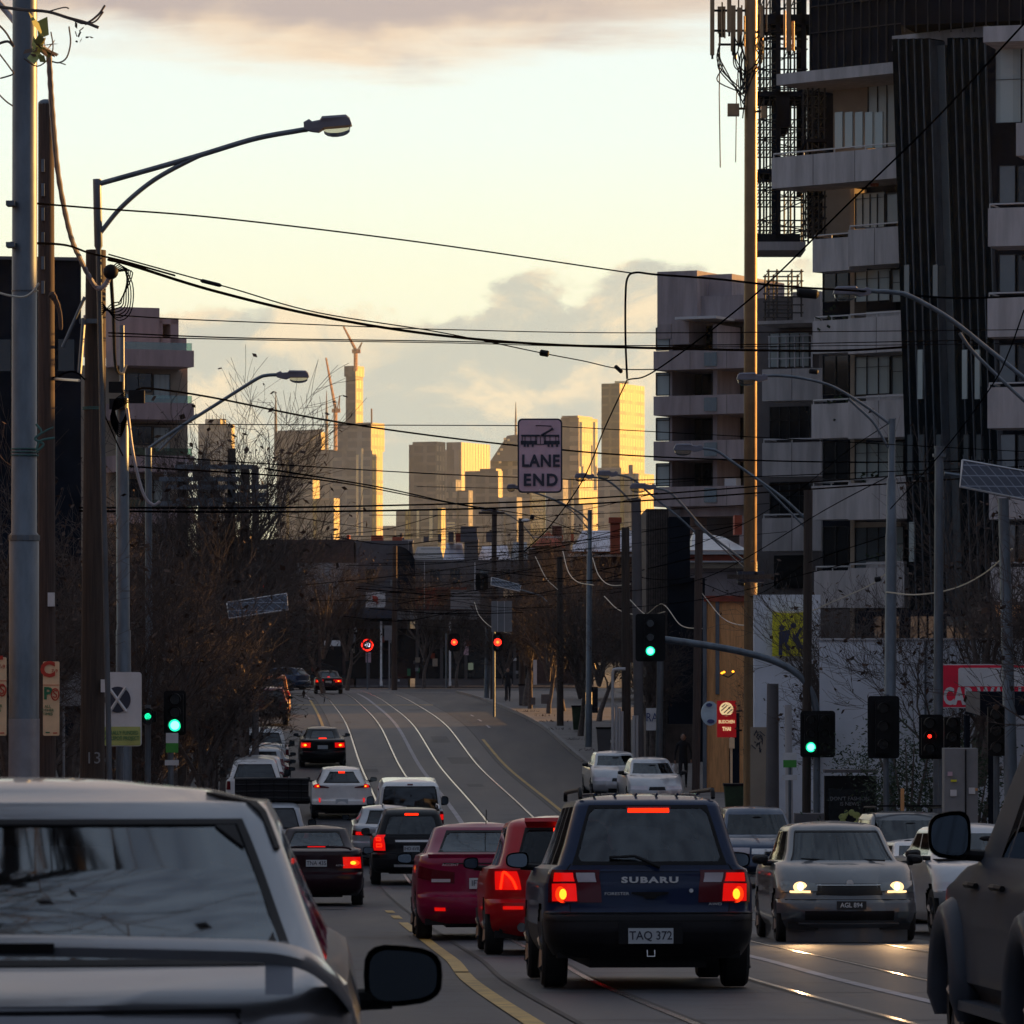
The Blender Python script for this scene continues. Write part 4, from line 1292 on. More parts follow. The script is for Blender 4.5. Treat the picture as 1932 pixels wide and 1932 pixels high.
# 9 white van
k = dict(W=1.80, L=4.4, H=1.83, zb=1.12, zt=1.68, rg0=1.08, rg1=1.70, wt=.765, wb=.84, yb=.06, yt=.12, cb=3.7, ct=3.0, rg=.07, rt=.07, ug=.97, rc=.12, gc=.2, rw='glass_dk', wr=.31, wins=[(2.62, 2.9)], hood=.95, ym=3.2, zm=1.15, mw=.2, mh=.24, no_int=True, ledge=.5)
t, sh = car('white delivery van with a wide dark rear window', 124, 774, k, 'p_white', GQ, R(2.5), cat='van')
tails(t, sh, 1.0, 1.75, .72, 1.06, 'lens_red', (1.05, 1.6, .84, .98), 'lens_lit')
patch(sh, t, 'high_brake_light', 'lens_red', 0, 0, .12, 1.735, 1.765, .01, 3, 1)
plate(t, .02, .6, '')
# 10 white hatchback
k = dict(W=1.76, L=4.28, H=1.46, zb=.98, zt=1.37, rg0=1.05, rg1=1.34, wt=.55, wb=.71, yb=.12, yt=.5, cb=3.1, ct=2.4, rc=.3, rg=.12, rt=.2, ug=.93, bow=.12, gc=.2, ledge=.55, wr=.31, bump_z=.42, bumper_m='plastic', rw='glass_dk', no_int=True)
t, sh = car('white hatchback with three red brake lights lit', 137, 645, k, 'p_white', GQ, R(3.0))
tails(t, sh, .60, 1.7, lambda q: .90 + .01 * q, lambda q: .93 + .11 * q, 'lens_red', (1.0, 1.5, .91, .99), 'lens_lit', (1.05, 1.25, .93, .97))
bar_light(t, sh, 1.335, .25, hz_=.022)
plate(t, .02, .52, '', w_=.36)
fog_strip(t, sh, 1.1, 1.2, .55, 'lens_lit', .06)
# 11 black sedan
k = dict(W=1.73, L=4.6, H=1.44, zb=.97, deck=1.03, zt=1.35, wt=.56, wb=.70, yb=.5, yt=1.0, cb=3.2, ct=2.5, rc=.24, bow=.08, gc=.2, wr=.31, rw='glass_dk', no_int=True)
t, sh = car('black sedan beside the parked row with amber red tail lights', 175, 609, k, 'p_black', GQ, R(3.0))
tails(t, sh, .72, 1.6, .74, .92, 'lens_lit', (.8, 1.45, .76, .91), 'lens_lit', (.9, 1.2, .79, .87))
bar_light(t, sh, 1.06, .25, hz_=.012)
plate(t, .05, .76, '')
# 12 far sedan
k = dict(W=1.72, L=4.4, H=1.40, zb=.93, deck=.98, zt=1.31, wt=.56, wb=.69, yb=.5, yt=1.0, cb=3.1, ct=2.4, rc=.25, bow=.06, gc=.25, wr=.31, no_int=True)
t, sh = car('small dark sedan with red tail lights at the top of the hill', 287, 620, k, 'p_maroon', GQ, R(3.0))
tails(t, sh, .50, 1.5, .70, .86, 'lens_lit', (.7, 1.3, .72, .84), 'lens_lit', (.85, 1.1, .74, .81))
bar_light(t, sh, 1.02, .14, hz_=.03, m_='lens_lit')
plate(t, .03, .72, '')

# parked on the left
k = dict(W=1.80, L=4.7, H=1.75, zb=1.12, zt=1.60, rg1=1.62, wt=.68, wb=.80, yb=.08, yt=.2, cb=3.6, ct=2.9, gc=.3, rc=.15, rg=.08, rt=.1, ug=.93, wr=.36, rw='glass_dk', no_int=True, ym=3.1, mw=.2, mh=.2)
t, sh = car('parked off roader with rolled dark canvas load on its roof', 113, 513, k, 'p_silver2', GP, R(3.2))
tails(t, sh, 1.0, 1.7, .9, 1.1, 'lens_red', (1.05, 1.6, .92, 1.08), 'lens_lit')
b = MB()
for z_, r_, w_ in ((1.80, .10, .92),):
    b.tube([(-w_, 1.0, z_), (-w_ * .96, 1.0, z_), (0, 1.0, z_ + .02), (w_ * .96, 1.0, z_), (w_, 1.0, z_)], [r_ * .75, r_, r_ * 1.03, r_, r_ * .75], 12)
b.box(-.88, .88, .74, 2.6, 1.78, 2.30)
for z_ in (1.84, 2.0, 2.16, 2.29): b.tube([(-.88, .76, z_), (0, .75, z_ + .015), (.88, .76, z_)], .035, 8)
cv_ = b.build('canvas_load', 'canvas' if 'canvas' in M else 'clad', t, smooth=True, world=False)
b = MB()
for x in (-.6, -.28, .05, .4, .7): b.box(x - .012, x + .012, .66, .70, 1.75, 2.30)
b.build('strap', 'black', cv_, world=False)
k2 = dict(W=1.72, L=4.8, H=1.68, zb=1.10, zt=1.53, rg0=1.14, wt=.64, wb=.76, yb=.10, yt=.3, cb=3.7, ct=3.0, gc=.3, rc=.15, rg=.08, rt=.12, ug=.92, wr=.34, rw='glass_dk', no_int=True, mw=.2, mh=.22, ym=3.2)
t, sh = car('parked white utility with canopy and wide dark rear window', 138, 481, k2, 'p_white', GP, R(3.2))
tails(t, sh, 1.0, 1.7, .8, 1.05)
k3 = dict(W=1.72, L=4.4, H=1.50, zb=.98, zt=1.38, wt=.58, wb=.70, yb=.12, yt=.45, cb=3.2, ct=2.5, rc=.22, wr=.31, rw='glass_dk', no_int=True, ug=.9)
t, sh = car('parked white hatchback just beyond the canopy utility', 144.5, 493, k3, 'p_white', GP, R(3.2)); tails(t, sh, .9, 1.7, .85, 1.05)
t, sh = car('parked silver wagon with silver roof rails in the left row', 151, 497, dict(k3, H=1.55, zt=1.43), 'p_silver2', GP, R(3.2)); tails(t, sh, 1.0, 1.7, .8, 1.2); roof_rails(t, .58, .5, 2.9, 1.60, 'badge')
t, sh = car('parked pale sedan low in the left row beneath the roof box car', 158, 500, dict(k3, H=1.46, zt=1.35), 'p_silver', GP, R(3.2)); tails(t, sh, .8, 1.7, .75, .9)
t, sh = car('parked white off roader with a black spare wheel cover', 165, 500, dict(k2, H=1.78, zt=1.62), 'p_white', GP, R(3.2))
b = MB(); b.box(-.9, -.05, -.12, .1, 1.1, 1.55); b.build('spare_wheel_cover', 'black', t, world=False); tails(t, sh, 1.0, 1.7, .8, 1.05)
k = dict(W=1.70, L=4.2, H=1.66, zb=1.10, zt=1.53, wt=.66, wb=.77, yb=.10, yt=.2, cb=3.2, ct=2.6, gc=.42, rc=.14, rg=.08, rt=.1, ug=.93, wr=.36, rw='glass_dk', bumper_m='plastic', bump_z=.70, no_int=True, tw=.24, wy=(.8, 3.3))
t, sh = car('dull red off roader with spare wheel on its tailgate', 208, 508, k, 'p_dkred', GP, R(3.2))
b = MB(); b.disc((.12, -.05, .98), .34, 'y', .2, 24); sw_ = b.build('spare_wheel', 'rubber', t, smooth=40, world=False)
b = MB()
b.disc((.12, -.16, .98), .07, 'y', .03, 12)
for q in range(5):
    a = q * 2 * math.pi / 5; b.tube([(.12, -.165, .98), (.12 + .19 * math.cos(a), -.165, .98 + .19 * math.sin(a))], .035, 5)
b.build('spare_rim', 'alloy', sw_, world=False)
tails(t, sh, 1.1, 1.7, .78, 1.02); plate(t, -.01, .62, '')
k = dict(W=1.9, L=4.8, H=1.95, zb=1.15, zt=1.75, wt=.76, wb=.86, yb=.06, yt=.12, cb=4.1, ct=3.3, rg=.07, rt=.07, rc=.12, no_int=True, rw='glass_dk', wr=.33)
t, sh = car('van parked beyond the red off roader, painted orange for the sunlight on its side', 221, 510, k, 'p_sunorange', GP, R(3.2), cat='van')
tails(t, sh, 1.1, 1.7, .9, 1.3, 'lens_red', (1.2, 1.6, 1.0, 1.2), 'lens_lit')
t, sh = car('dark car with an amber light turning at the far corner', 318, 577, dict(k3, W=1.8), 'p_blue', GP, R(60))
patch(sh, t, 'indicator_light', 'amber', 1, 3.6, 3.8, .62, .70, .02, 4, 2)

# right side, facing us
kf = dict(W=1.76, L=4.5, H=1.44, zb=.95, deck=1.0, zt=1.33, wt=.60, wb=.71, yb=.5, yt=1.0, cb=3.3, ct=2.6, hood=.72, bowf=.2, fw='glass_md', no_rear=True, wr=.31, no_int=False, mh=.12)


def front(t, sh, m_='white', gr='plastic', z0=.56, z1=.70):
    for sd in (1, -1):
        l_ = patch(sh, t, 'headlight', m_, sd, 3.4, 4.3, lambda q: z0 + .03, lambda q: z1 - .0 * q, .006, 8, 3)
    patch(sh, t, 'grille', gr, 0, 4.4, 5, z0 + .02, z1 - .02, .006, 6, 2)
    patch(sh, t, 'lower_grille', gr, 0, 4.2, 5, .24, .36, .006, 6, 2)


t, sh = car('silver sedan facing us in the right lane, part way down the hill', 149, 1152, kf, 'p_silver2', GO, R(4), flip=True); front(t, sh)
t, sh = car('pale hatchback facing us, directly behind the navy wagon roof', 142.5, 1221, dict(kf, H=1.47, W=1.72), 'p_silver2', GO, R(4), flip=True); front(t, sh)
kw = dict(W=1.86, L=4.9, H=1.76, zb=1.12, zt=1.60, wt=.68, wb=.80, yb=.15, yt=.4, cb=3.75, ct=3.05, hood=.90, gc=.3, fw='glass_md', no_rear=True, wr=.36, mh=.2, bowf=.15)
t, sh = car('dark blue utility facing us between navy wagon and grey hatchback', 104, 1424, kw, 'p_blue', GO, R(2.5), flip=True); front(t, sh, 'white', 'chrome', .72, .88)
plate(t, 4.9, .62, '1BY 8TD', front=True)
t, sh = car('grey wagon with black roof rack behind the grey hatchback', 84, 1722, dict(kw, H=1.68, zt=1.53, W=1.84), 'p_grey', GO, R(2), flip=True); front(t, sh)
roof_rails(t, .62, 1.2, 3.2, 1.76, 'black', .022, 2)
t, sh = car('low white sedan beside the grey hatchback, mostly hidden', 70, 1776, dict(kf, W=1.68, H=1.36, zt=1.26, zb=.9, deck=.94), 'p_white', GO, R(2), flip=True, dz=-.12); front(t, sh)
t, sh = car('silver sedan facing us in front of the traffic cabinet, at right', 60.5, 1850, dict(kf, W=1.86, L=4.9, H=1.45), 'p_silver2', GO, R(5), flip=True); front(t, sh)

# silver off roader at the right edge
k = dict(W=1.80, L=4.75, H=1.86, zb=1.10, zt=1.72, rg0=1.15, wt=.68, wb=.83, yb=.12, yt=.3, cb=3.35, ct=2.7, hood=.96, gc=.38, rc=.2, rg=.1, rt=.16, ug=.93, wr=.37, wy=(.95, 3.70), tw=.26, zm=1.24, ym=2.98, mw=.215, mh=.24, sill=.52, bumper_m='clad', bump_z=.62,
         wins=[(2.04, 2.20), (2.235, 2.44), (2.47, 2.66), (2.675, 2.75)], sw='glass_dk', rw='glass_dk')
t, sh = car('silver off roader with flared wheel arches cut off by the right edge', 20.9, 0, k, 'p_gun', GQ, R(2.2), X=3.31)
for sd in (-1, 1):
    for yw in k['wy']:
        b = MB()
        pts = []
        for q in range(15):
            a = math.pi * (-.05 + 1.10 * q / 14)
            pts.append((sd * .875, yw + .455 * math.cos(a), .37 + .455 * math.sin(a)))
        b.tube(pts, [.06] + [.10] * 13 + [.06], 10); b.build('arch_flare', 'p_gun', t, smooth=True, world=False)
    for yw in (2.02, 2.95):
        b = MB(); b.tube([(sd * .905, yw - .20, .99), (sd * .925, yw - .12, .995), (sd * .925, yw + .04, .995), (sd * .905, yw + .1, .99)], .016, 6); b.build('door_handle', 'plastic', t, world=False)
    b = MB(); b.box(sd * .86 - .08, sd * .86 + .08, 1.5, 3.2, .36, .41); b.build('side_step', 'p_gun', t, world=False)
    b = MB(); q = sh.pos(.95, 3.1, sd); b.ball((q.x, q.y - .1, .92), .006, .03, .015); b.build('side_indicator', 'lens_lit', t, world=False)
tails(t, sh, 1.0, 1.9, .8, 1.1)
# ------------------------------------------------------------------ buildings
class Facade:
    """a wall plane through the point seen at px, Yd metres off; ang is how fast it comes nearer to the right"""
    def __init__(s, px, Yd, ang):
        s.A = P(px, HYP, Yd)
        s.e = Vector((math.cos(R(ang)), -math.sin(R(ang)), 0))
        s.n = Vector((-math.sin(R(ang)), -math.cos(R(ang)), 0))

    def u(s, px, d=0):
        k = (px - CXP) / FPX
        B = s.A + s.n * d
        return (k * B.y - B.x) / (s.e.x - k * s.e.y)

    def pt(s, u, d, z):
        q = s.A + s.e * u + s.n * d
        return Vector((q.x, q.y, z))

    def z(s, px, py, d=0):
        q = s.A + s.n * d + s.e * s.u(px, d)
        return EYE - (py - HYP) / FPX * q.y

    def box(s, mb, x0, x1, y0, y1, d0=-.3, d1=0, ref=0.0, lean=0.0):
        """pixel rectangle on the outer face d1; the heights are read at the left edge (ref=0) or right edge (ref=1)"""
        xr = x0 + (x1 - x0) * ref
        u0, u1 = s.u(x0, d1), s.u(x1, d1)
        zt, zb = s.z(xr, y0, d1), s.z(xr, y1, d1)
        l_ = lean
        mb.hexa([s.pt(u0 + l_, d1, zb), s.pt(u1 + l_, d1, zb), s.pt(u1 + l_, d0, zb), s.pt(u0 + l_, d0, zb), s.pt(u0, d1, zt), s.pt(u1, d1, zt), s.pt(u1, d0, zt), s.pt(u0, d0, zt)])
        return u0, u1, zt, zb


def fpart(fa, root, name, m_, rects, d0=-.3, d1=0, each=True, sub=None, **kw):
    """each rectangle becomes a part of its own unless each is False"""
    out = []
    if each:
        for r in rects:
            b = MB()
            fa.box(b, *r[:4], *(r[4:6] if len(r) > 5 else (d0, d1)), **kw)
            out.append(b.build(name, m_, root))
    else:
        b = MB()
        for r in rects:
            fa.box(b, *r[:4], *(r[4:6] if len(r) > 5 else (d0, d1)), **kw)
        out.append(b.build(name, m_, root))
    return out


def window(fa, root, x0, x1, y0, y1, d=0.0, m_='bglass', mull=1, trans=(), fw=.8, name='window'):
    b = MB(); fa.box(b, x0, x1, y0, y1, d - .06, d)
    w_ = b.build(name, m_, root)
    b = MB()
    for k in range(mull + 1):
        x = x0 + (x1 - x0) * k / max(1, mull)
        fa.box(b, x - fw / 2, x + fw / 2, y0, y1, d - .02, d + .05)
    for y in (y0, y1) + tuple(y0 + (y1 - y0) * t for t in trans):
        fa.box(b, x0, x1, y - fw / 2, y + fw / 2, d - .02, d + .045)
    b.build('frame', 'frame', w_)
    return w_


def balcony(fa, root, x0, x1, y0, y1, d1=1.6, m_='concrete', rail=True, d0=-.2, name='balcony', ry=6):
    """solid parapet on three sides with its floor slab, and a handrail"""
    b = MB()
    u0, u1 = fa.u(x0, d1), fa.u(x1, d1)
    zt, zb = fa.z(x0, y0, d1), fa.z(x0, y1, d1)
    t_ = .15

    def blk(ua, ub, da, db, za, zb_):
        b.hexa([fa.pt(ua, db, za), fa.pt(ub, db, za), fa.pt(ub, da, za), fa.pt(ua, da, za), fa.pt(ua, db, zb_), fa.pt(ub, db, zb_), fa.pt(ub, da, zb_), fa.pt(ua, da, zb_)])
    blk(u0, u1, d1 - t_, d1, zb, zt)
    blk(u0, u0 + t_, d0, d1 - t_, zb, zt)
    blk(u1 - t_, u1, d0, d1 - t_, zb, zt)
    blk(u0 + t_, u1 - t_, d0, d1 - t_, zb, zb + .22)
    o = b.build(name, m_, root)
    if x1 - x0 > 40 and d1 > .9:
        j_ = MB()
        for q_ in range(1, int((u1 - u0) / 2.2) + 1):
            uu = u0 + (u1 - u0) * q_ / (int((u1 - u0) / 2.2) + 1)
            blk2 = j_.hexa([fa.pt(uu, d1 + .004, zb), fa.pt(uu + .025, d1 + .004, zb), fa.pt(uu + .025, d1 - .01, zb), fa.pt(uu, d1 - .01, zb), fa.pt(uu, d1 + .004, zt), fa.pt(uu + .025, d1 + .004, zt), fa.pt(uu + .025, d1 - .01, zt), fa.pt(uu, d1 - .01, zt)])
        if j_.v: j_.build('panel_joint', 'conc_dk', o)
    if rail:
        r = MB()
        zr = zt + .14
        r.tube([fa.pt(u0 + .05, d0, zr), fa.pt(u0 + .05, d1 - .06, zr), fa.pt(u1 - .05, d1 - .06, zr)], .03, 5)
        n = max(2, int((u1 - u0) / 1.2))
        for k in range(n + 1):
            q = fa.pt(u0 + .05 + (u1 - u0 - .1) * k / n, d1 - .06, 0)
            r.tube([(q.x, q.y, zt - .02), (q.x, q.y, zr)], .02, 4)
        r.build('handrail', 'rail_m', o)
    return o


# ---- large apartment tower on the right, with black fins
FA = Facade(1465, 172, 42)
bt = thing('apartment_building', 'tall grey apartment building with black vertical fins and solid balconies, at right', 'building', (P(1600, 1250, 172).x, 172, gz(172)))
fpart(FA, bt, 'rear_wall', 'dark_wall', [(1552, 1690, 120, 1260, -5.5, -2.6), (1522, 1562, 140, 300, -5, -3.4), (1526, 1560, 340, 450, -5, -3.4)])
fpart(FA, bt, 'netted_upper_floor', 'net' if 'net' in M else 'dark_wall', [(1527, 1700, -60, 150, -4.5, -1.8)])
fpart(FA, bt, 'net_seam', 'scaf', [(1527 + 16 * k, 1528.2 + 16 * k, -60, 140, -1.8, -1.72) for k in range(11)] + [(1527, 1700, 12, 13.5, -1.8, -1.7), (1527, 1700, 62, 63.5, -1.8, -1.7)], each=False)
fpart(FA, bt, 'roof_slab', 'concrete', [(1465, 1690, 140, 161, -2.6, 1.4)])
fpart(FA, bt, 'wall', 'beige', [(1572, 1637, 160, 290, -2.9, -1.2), (1604, 1612, 356, 1210, -1.4, -.7), (1552, 1604, 356, 445, -2.7, -2.2), (1612, 1700, 986, 1000, -1.4, -.8)])
window(FA, bt, 1637, 1690, 148, 280, -1.2, 'bglass_lt', 3)
fpart(FA, bt, 'balustrade_pane', 'bglass_lt', [(1575 + 19 * k, 1589 + 19 * k, 212, 280, .8, .86) for k in range(5)])
balcony(FA, bt, 1456, 1692, 298, 356, 1.6)
window(FA, bt, 1613, 1668, 366, 432, -.7, 'bglass_lt', 4, (.15,))
window(FA, bt, 1671, 1694, 364, 420, -.7, 'bglass', 1)
balcony(FA, bt, 1533, 1602, 452, 514, .8)
balcony(FA, bt, 1600, 1699, 434, 503, 1.3)
rows = [(505, 570, 605, 668, 1533, 1706), (668, 745, 762, 828, 1531, 1714), (830, 905, 916, 981, 1531, 1717), (990, 1072, 1076, 1147, 1536, 1706)]
for i, (w0, w1, b0, b1, xa, xb) in enumerate(rows):
    window(FA, bt, 1613, 1678, w0 + 6, w1, -.7, 'bglass_lt' if i < 3 else 'bglass', 3, (.28,))
    window(FA, bt, 1682, 1704, w0 + 4, w1, -.7, 'bglass_lt', 1, (.4,))
    window(FA, bt, 1552, 1600, w0 + 4, w1, -1.9, 'bglass_dk', 2)
    balcony(FA, bt, xa, 1602, b0 + 1, b1, 1.0)
    balcony(FA, bt, 1600, xb, b0 - 4, b1, 1.5)
    fpart(FA, bt, 'parapet_step', 'concrete', [(1634, xb - 2, b0 - 16, b0 - 2, 1.1, 1.3)])
window(FA, bt, 1613, 1700, 1156, 1215, -.7, 'bglass', 5)
fpart(FA, bt, 'wall', 'conc_dk', [(1536, 1604, 1150, 1215, -1.6, -1.1)])
# black fins that lean to the right as they go down
FC = Facade(1683, 165.5, 42)
fpart(FC, bt, 'fin_backing', 'fin', [(1688, 1862, 72, 1160, -4, -.5)], lean=.75)
fn = [(1683 + 14.6 * k, 10.5) for k in range(5)] + [(1787 + 14.8 * k, 10) for k in range(5)]
for x, w_ in fn:
    fpart(FC, bt, 'fin', 'fin', [(x, x + w_, 74 - (x - 1683) * .02, 1158, -.5, .5)], lean=.78)
fpart(FC, bt, 'fin_edge', 'steel', [(x + w_ + .5, x + w_ + 1.6, 74, 1158, -.4, .52) for x, w_ in fn], lean=.78)
fpart(FC, bt, 'glass_strip', 'bglass', [(1768, 1782, 86, 1150, -.5, .1)], lean=.78)
fpart(FC, bt, 'fin_cap', 'concrete', [(1683, 1862, 68, 96, -1.0, -.35)])
for i, (y0, y1) in enumerate(((500, 560), (660, 753), (820, 900), (985, 1060))):
    for x in (1700, 1722, 1754, 1806, 1830):
        if (i + x) % 3:
            fpart(FC, bt, 'slot_window', 'bglass_lt' if (x + i) % 2 else 'bglass', [(x + 6 + i * 3, x + 15 + i * 3, y0, y1, -.4, .56)])
# right hand wing
FD = Facade(1862, 160, 18)
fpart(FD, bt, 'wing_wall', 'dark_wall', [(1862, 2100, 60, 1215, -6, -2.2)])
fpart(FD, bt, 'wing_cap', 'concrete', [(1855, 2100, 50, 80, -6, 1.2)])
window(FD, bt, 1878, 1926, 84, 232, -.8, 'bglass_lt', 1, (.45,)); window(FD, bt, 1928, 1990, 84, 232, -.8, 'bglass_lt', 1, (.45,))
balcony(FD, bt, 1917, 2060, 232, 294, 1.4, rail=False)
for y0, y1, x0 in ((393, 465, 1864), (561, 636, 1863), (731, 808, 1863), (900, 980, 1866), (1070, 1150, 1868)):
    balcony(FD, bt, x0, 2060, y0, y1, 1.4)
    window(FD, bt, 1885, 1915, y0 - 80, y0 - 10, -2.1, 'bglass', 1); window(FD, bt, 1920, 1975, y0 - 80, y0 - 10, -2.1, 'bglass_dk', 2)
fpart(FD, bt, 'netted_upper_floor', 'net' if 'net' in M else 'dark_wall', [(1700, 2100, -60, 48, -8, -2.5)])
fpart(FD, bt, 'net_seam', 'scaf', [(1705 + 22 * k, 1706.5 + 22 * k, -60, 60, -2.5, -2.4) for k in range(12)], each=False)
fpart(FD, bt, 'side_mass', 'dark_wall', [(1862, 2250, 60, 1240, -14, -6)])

# ---- middle wing and scaffold on its left
FB = Facade(1429, 186, 24)
bm = thing('apartment_wing', 'lower grey wing with white framed balconies, between the lit pole and the tower', 'building', (P(1480, 1250, 186).x, 186, gz(186)))
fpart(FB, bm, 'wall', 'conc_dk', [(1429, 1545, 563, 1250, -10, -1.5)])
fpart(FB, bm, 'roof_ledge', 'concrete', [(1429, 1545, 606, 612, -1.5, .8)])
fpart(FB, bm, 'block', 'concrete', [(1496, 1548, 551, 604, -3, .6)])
for i, (y0, y1) in enumerate(((697, 757), (836, 900), (978, 1040))):
    balcony(FB, bm, 1438, 1549, y0, y1, 1.2, 'concrete', rail=(i > 0))
    window(FB, bm, 1452, 1526, y0 - 68, y0 - 4, -1.4, 'bglass_lt' if i == 0 else 'bglass_dk', 4, (.4,))
fpart(FB, bm, 'window', 'bglass_dk', [(1460, 1520, 1048, 1110, -1.5, -1.4)])
fpart(FB, bm, 'white_railing', 'rail_m', [(1449, 1530, 634 + 14 * k, 636 + 14 * k, -1.0, -.9) for k in range(4)] + [(1450 + 16 * k, 1452 + 16 * k, 634, 693, -1.0, -.92) for k in range(6)], each=False)
tag(bm, group=None)


# things kept on the balconies
rnd = random.Random(8)
for i, (x, y) in enumerate(((1560, 296), (1650, 296), (1644, 432), (1570, 602), (1655, 596), (1580, 762), (1668, 742), (1640, 910), (1572, 915), (1660, 1072), (1590, 1076))):
    q = FA.pt(FA.u(x, .6), .6, FA.z(x, y, 1.2) - .95)
    if i % 2:
        t_ = thing('potted_plant', ('leafy potted plant on the grey tower, floor %s from the top' % ('first second third fourth fifth sixth seventh'.split()[min(6, i // 2 + 1)])) + ('' if i < 11 else ' b'), 'plant', q)
        b = MB(); b.tube([q, q + Vector((0, 0, .4))], [.14, .2], 10); b.build('pot', 'terracotta', t_)
        b = MB()
        for k in range(60):
            c0 = q + Vector((rnd.gauss(0, .2), rnd.gauss(0, .2), .75 + rnd.gauss(0, .25))); a_ = Vector((rnd.gauss(0, .1), rnd.gauss(0, .1), .14)); s_ = Vector((.07, rnd.gauss(0, .05), 0))
            b.add([c0, c0 + a_ * .5 + s_, c0 + a_, c0 + a_ * .5 - s_], [(0, 1, 2, 3)])
        b.build('leaves', 'leaf_green', t_)


def lattice(label, Yd, xs, y0, y1, yh, name='scaffold', base=None, r=.035, diag=True, decks=(), m_='scaf', dep=2.5):
    t = thing(name, label, 'scaffold', base or P(xs[0], y1, Yd))
    for x in xs:
        for dy in (0, dep):
            b = MB(); b.tube([P(x, y1, Yd) + Vector((0, dy, 0)), P(x, y0, Yd) + Vector((0, dy, 0))], r, 4); b.build('standard', m_, t)
    b = MB()
    for y in yh:
        for dy in (0, dep):
            b.tube([P(xs[0] - 4, y, Yd) + Vector((0, dy, 0)), P(xs[-1] + 4, y, Yd) + Vector((0, dy, 0))], r * .8, 4)
        for x in xs:
            b.tube([P(x, y, Yd), P(x, y, Yd) + Vector((0, dep, 0))], r * .6, 4)
    b.build('ledgers', m_, t)
    if diag:
        b = MB()
        for i in range(len(yh) - 1):
            a = i % 2
            b.tube([P(xs[0] if a else xs[-1], yh[i], Yd), P(xs[-1] if a else xs[0], yh[i + 1], Yd)], r * .6, 4)
        b.build('braces', m_, t)
    for (x0, x1, ya, yb) in decks:
        b = MB(); pbox(b, x0, x1, ya, yb, Yd - .2, dep + .6); b.build('deck', 'dark_wall', t)
    return t


yh = [-40 + 19 * k for k in range(27)]
lattice('tall dark scaffold on the corner of the apartment tower, beside the golden pole', 174, [1433, 1441, 1453, 1470, 1487, 1499, 1520], -50, 450, [y for i, y in enumerate(yh) if i % 5 != 3],
        decks=[(1429, 1552, 27, 46), (1429, 1552, 172, 182), (1432, 1475, 318, 328), (1428, 1510, 441, 458), (1464, 1473, -50, 450), (1512, 1519, -50, 356), (1470, 1490, 175, 240)])
lattice('narrow scaffold bay tight against the top balconies of the tower', 171, [1524, 1533, 1545, 1556], 150, 448, [160 + 21 * k for k in range(14)], decks=[(1520, 1560, 262, 268)])
b = MB()
pbox(b, 1428, 1520, 456, 472, 173, 3)
tag(b.build('loading_platform', 'concrete'), 'cantilevered concrete platform under the tall scaffold', 'platform')
lattice('small scaffold frame standing on the roof of the lower wing', 184, [1450, 1466, 1494, 1512], 508, 598, [512, 530, 545, 560, 575, 590], diag=False)

# ---- stepped beige flats further down the street
FG = Facade(1235, 246, 26)
bg_ = thing('block_of_flats', 'mauve grey stepped block of flats left of the golden pole', 'building', (P(1320, 1250, 246).x, 246, gz(246)))
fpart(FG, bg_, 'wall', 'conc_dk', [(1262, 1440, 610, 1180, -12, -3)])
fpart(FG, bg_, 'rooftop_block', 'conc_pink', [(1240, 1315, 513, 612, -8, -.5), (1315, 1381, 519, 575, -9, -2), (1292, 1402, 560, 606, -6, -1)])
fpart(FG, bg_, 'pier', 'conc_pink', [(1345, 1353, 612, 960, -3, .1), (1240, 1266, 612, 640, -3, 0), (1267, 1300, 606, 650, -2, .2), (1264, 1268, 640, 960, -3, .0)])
fpart(FG, bg_, 'awning', 'rail_m', [(1273, 1351, 598, 603, -1, 1.4)])
for y0, y1 in ((663, 699), (748, 784), (833, 869), (919, 956)):
    balcony(FG, bg_, 1233, 1440, y0, y1, 1.0, 'conc_pink', rail=False, d0=-3)
    window(FG, bg_, 1238, 1263, y0 - 44, y0 - 2, -.2, 'bglass_lt', 1, (.1,), 2)
    fpart(FG, bg_, 'glass_panel', 'balglass', [(1328, 1352, y0 + 2, y1 - 8, 1.0, 1.06)])
    window(FG, bg_, 1306, 1342, y0 - 46, y0 - 2, -2.9, 'bglass_dk', 2)
    window(FG, bg_, 1376, 1400, y0 - 46, y0 - 2, -2.9, 'bglass_dk', 1)
fpart(FG, bg_, 'air_conditioner', 'rail_m', [(1367, 1389, 903, 921, .2, .8)])
fpart(FG, bg_, 'ground_wall', 'conc_pink', [(1283, 1440, 956, 975, -2, .3), (1283, 1300, 956, 1100, -2, .3), (1395, 1440, 956, 1100, -2, .3)])

# ---- left side flats
FH = Facade(366, 268, -22)
bl = thing('balcony_apartments', 'mauve apartment block with glass balustrades behind the left lamp posts', 'building', (P(290, 1250, 268).x, 268, gz(268)))
fpart(FH, bl, 'wall', 'beige', [(150, 354, 689, 1300, -14, -1.4)])
fpart(FH, bl, 'rooftop_block', 'pink_left', [(226, 301, 579, 660, -8, -1.0), (301, 307, 600, 660, -4, -1.2), (322, 337, 600, 660, -4, -1.2), (301, 337, 600, 611, -4, -1.2), (301, 352, 636, 660, -4, -1.2)])
for y0, y1 in ((658, 689), (758, 790), (858, 889), (956, 987)):
    fpart(FH, bl, 'balcony', 'pink_left', [(226, 366, y0, y1, -1.4, 1.2)])
    fpart(FH, bl, 'glass_balustrade', 'balglass', [(228, 362, y0 - 14, y0, 1.0, 1.05)])
    window(FH, bl, 290, 321, y0 + 48, y0 + 94, -1.3, 'bglass_lt', 1); window(FH, bl, 238, 286, y0 + 46, y0 + 80, -1.3, 'bglass_dk', 2)

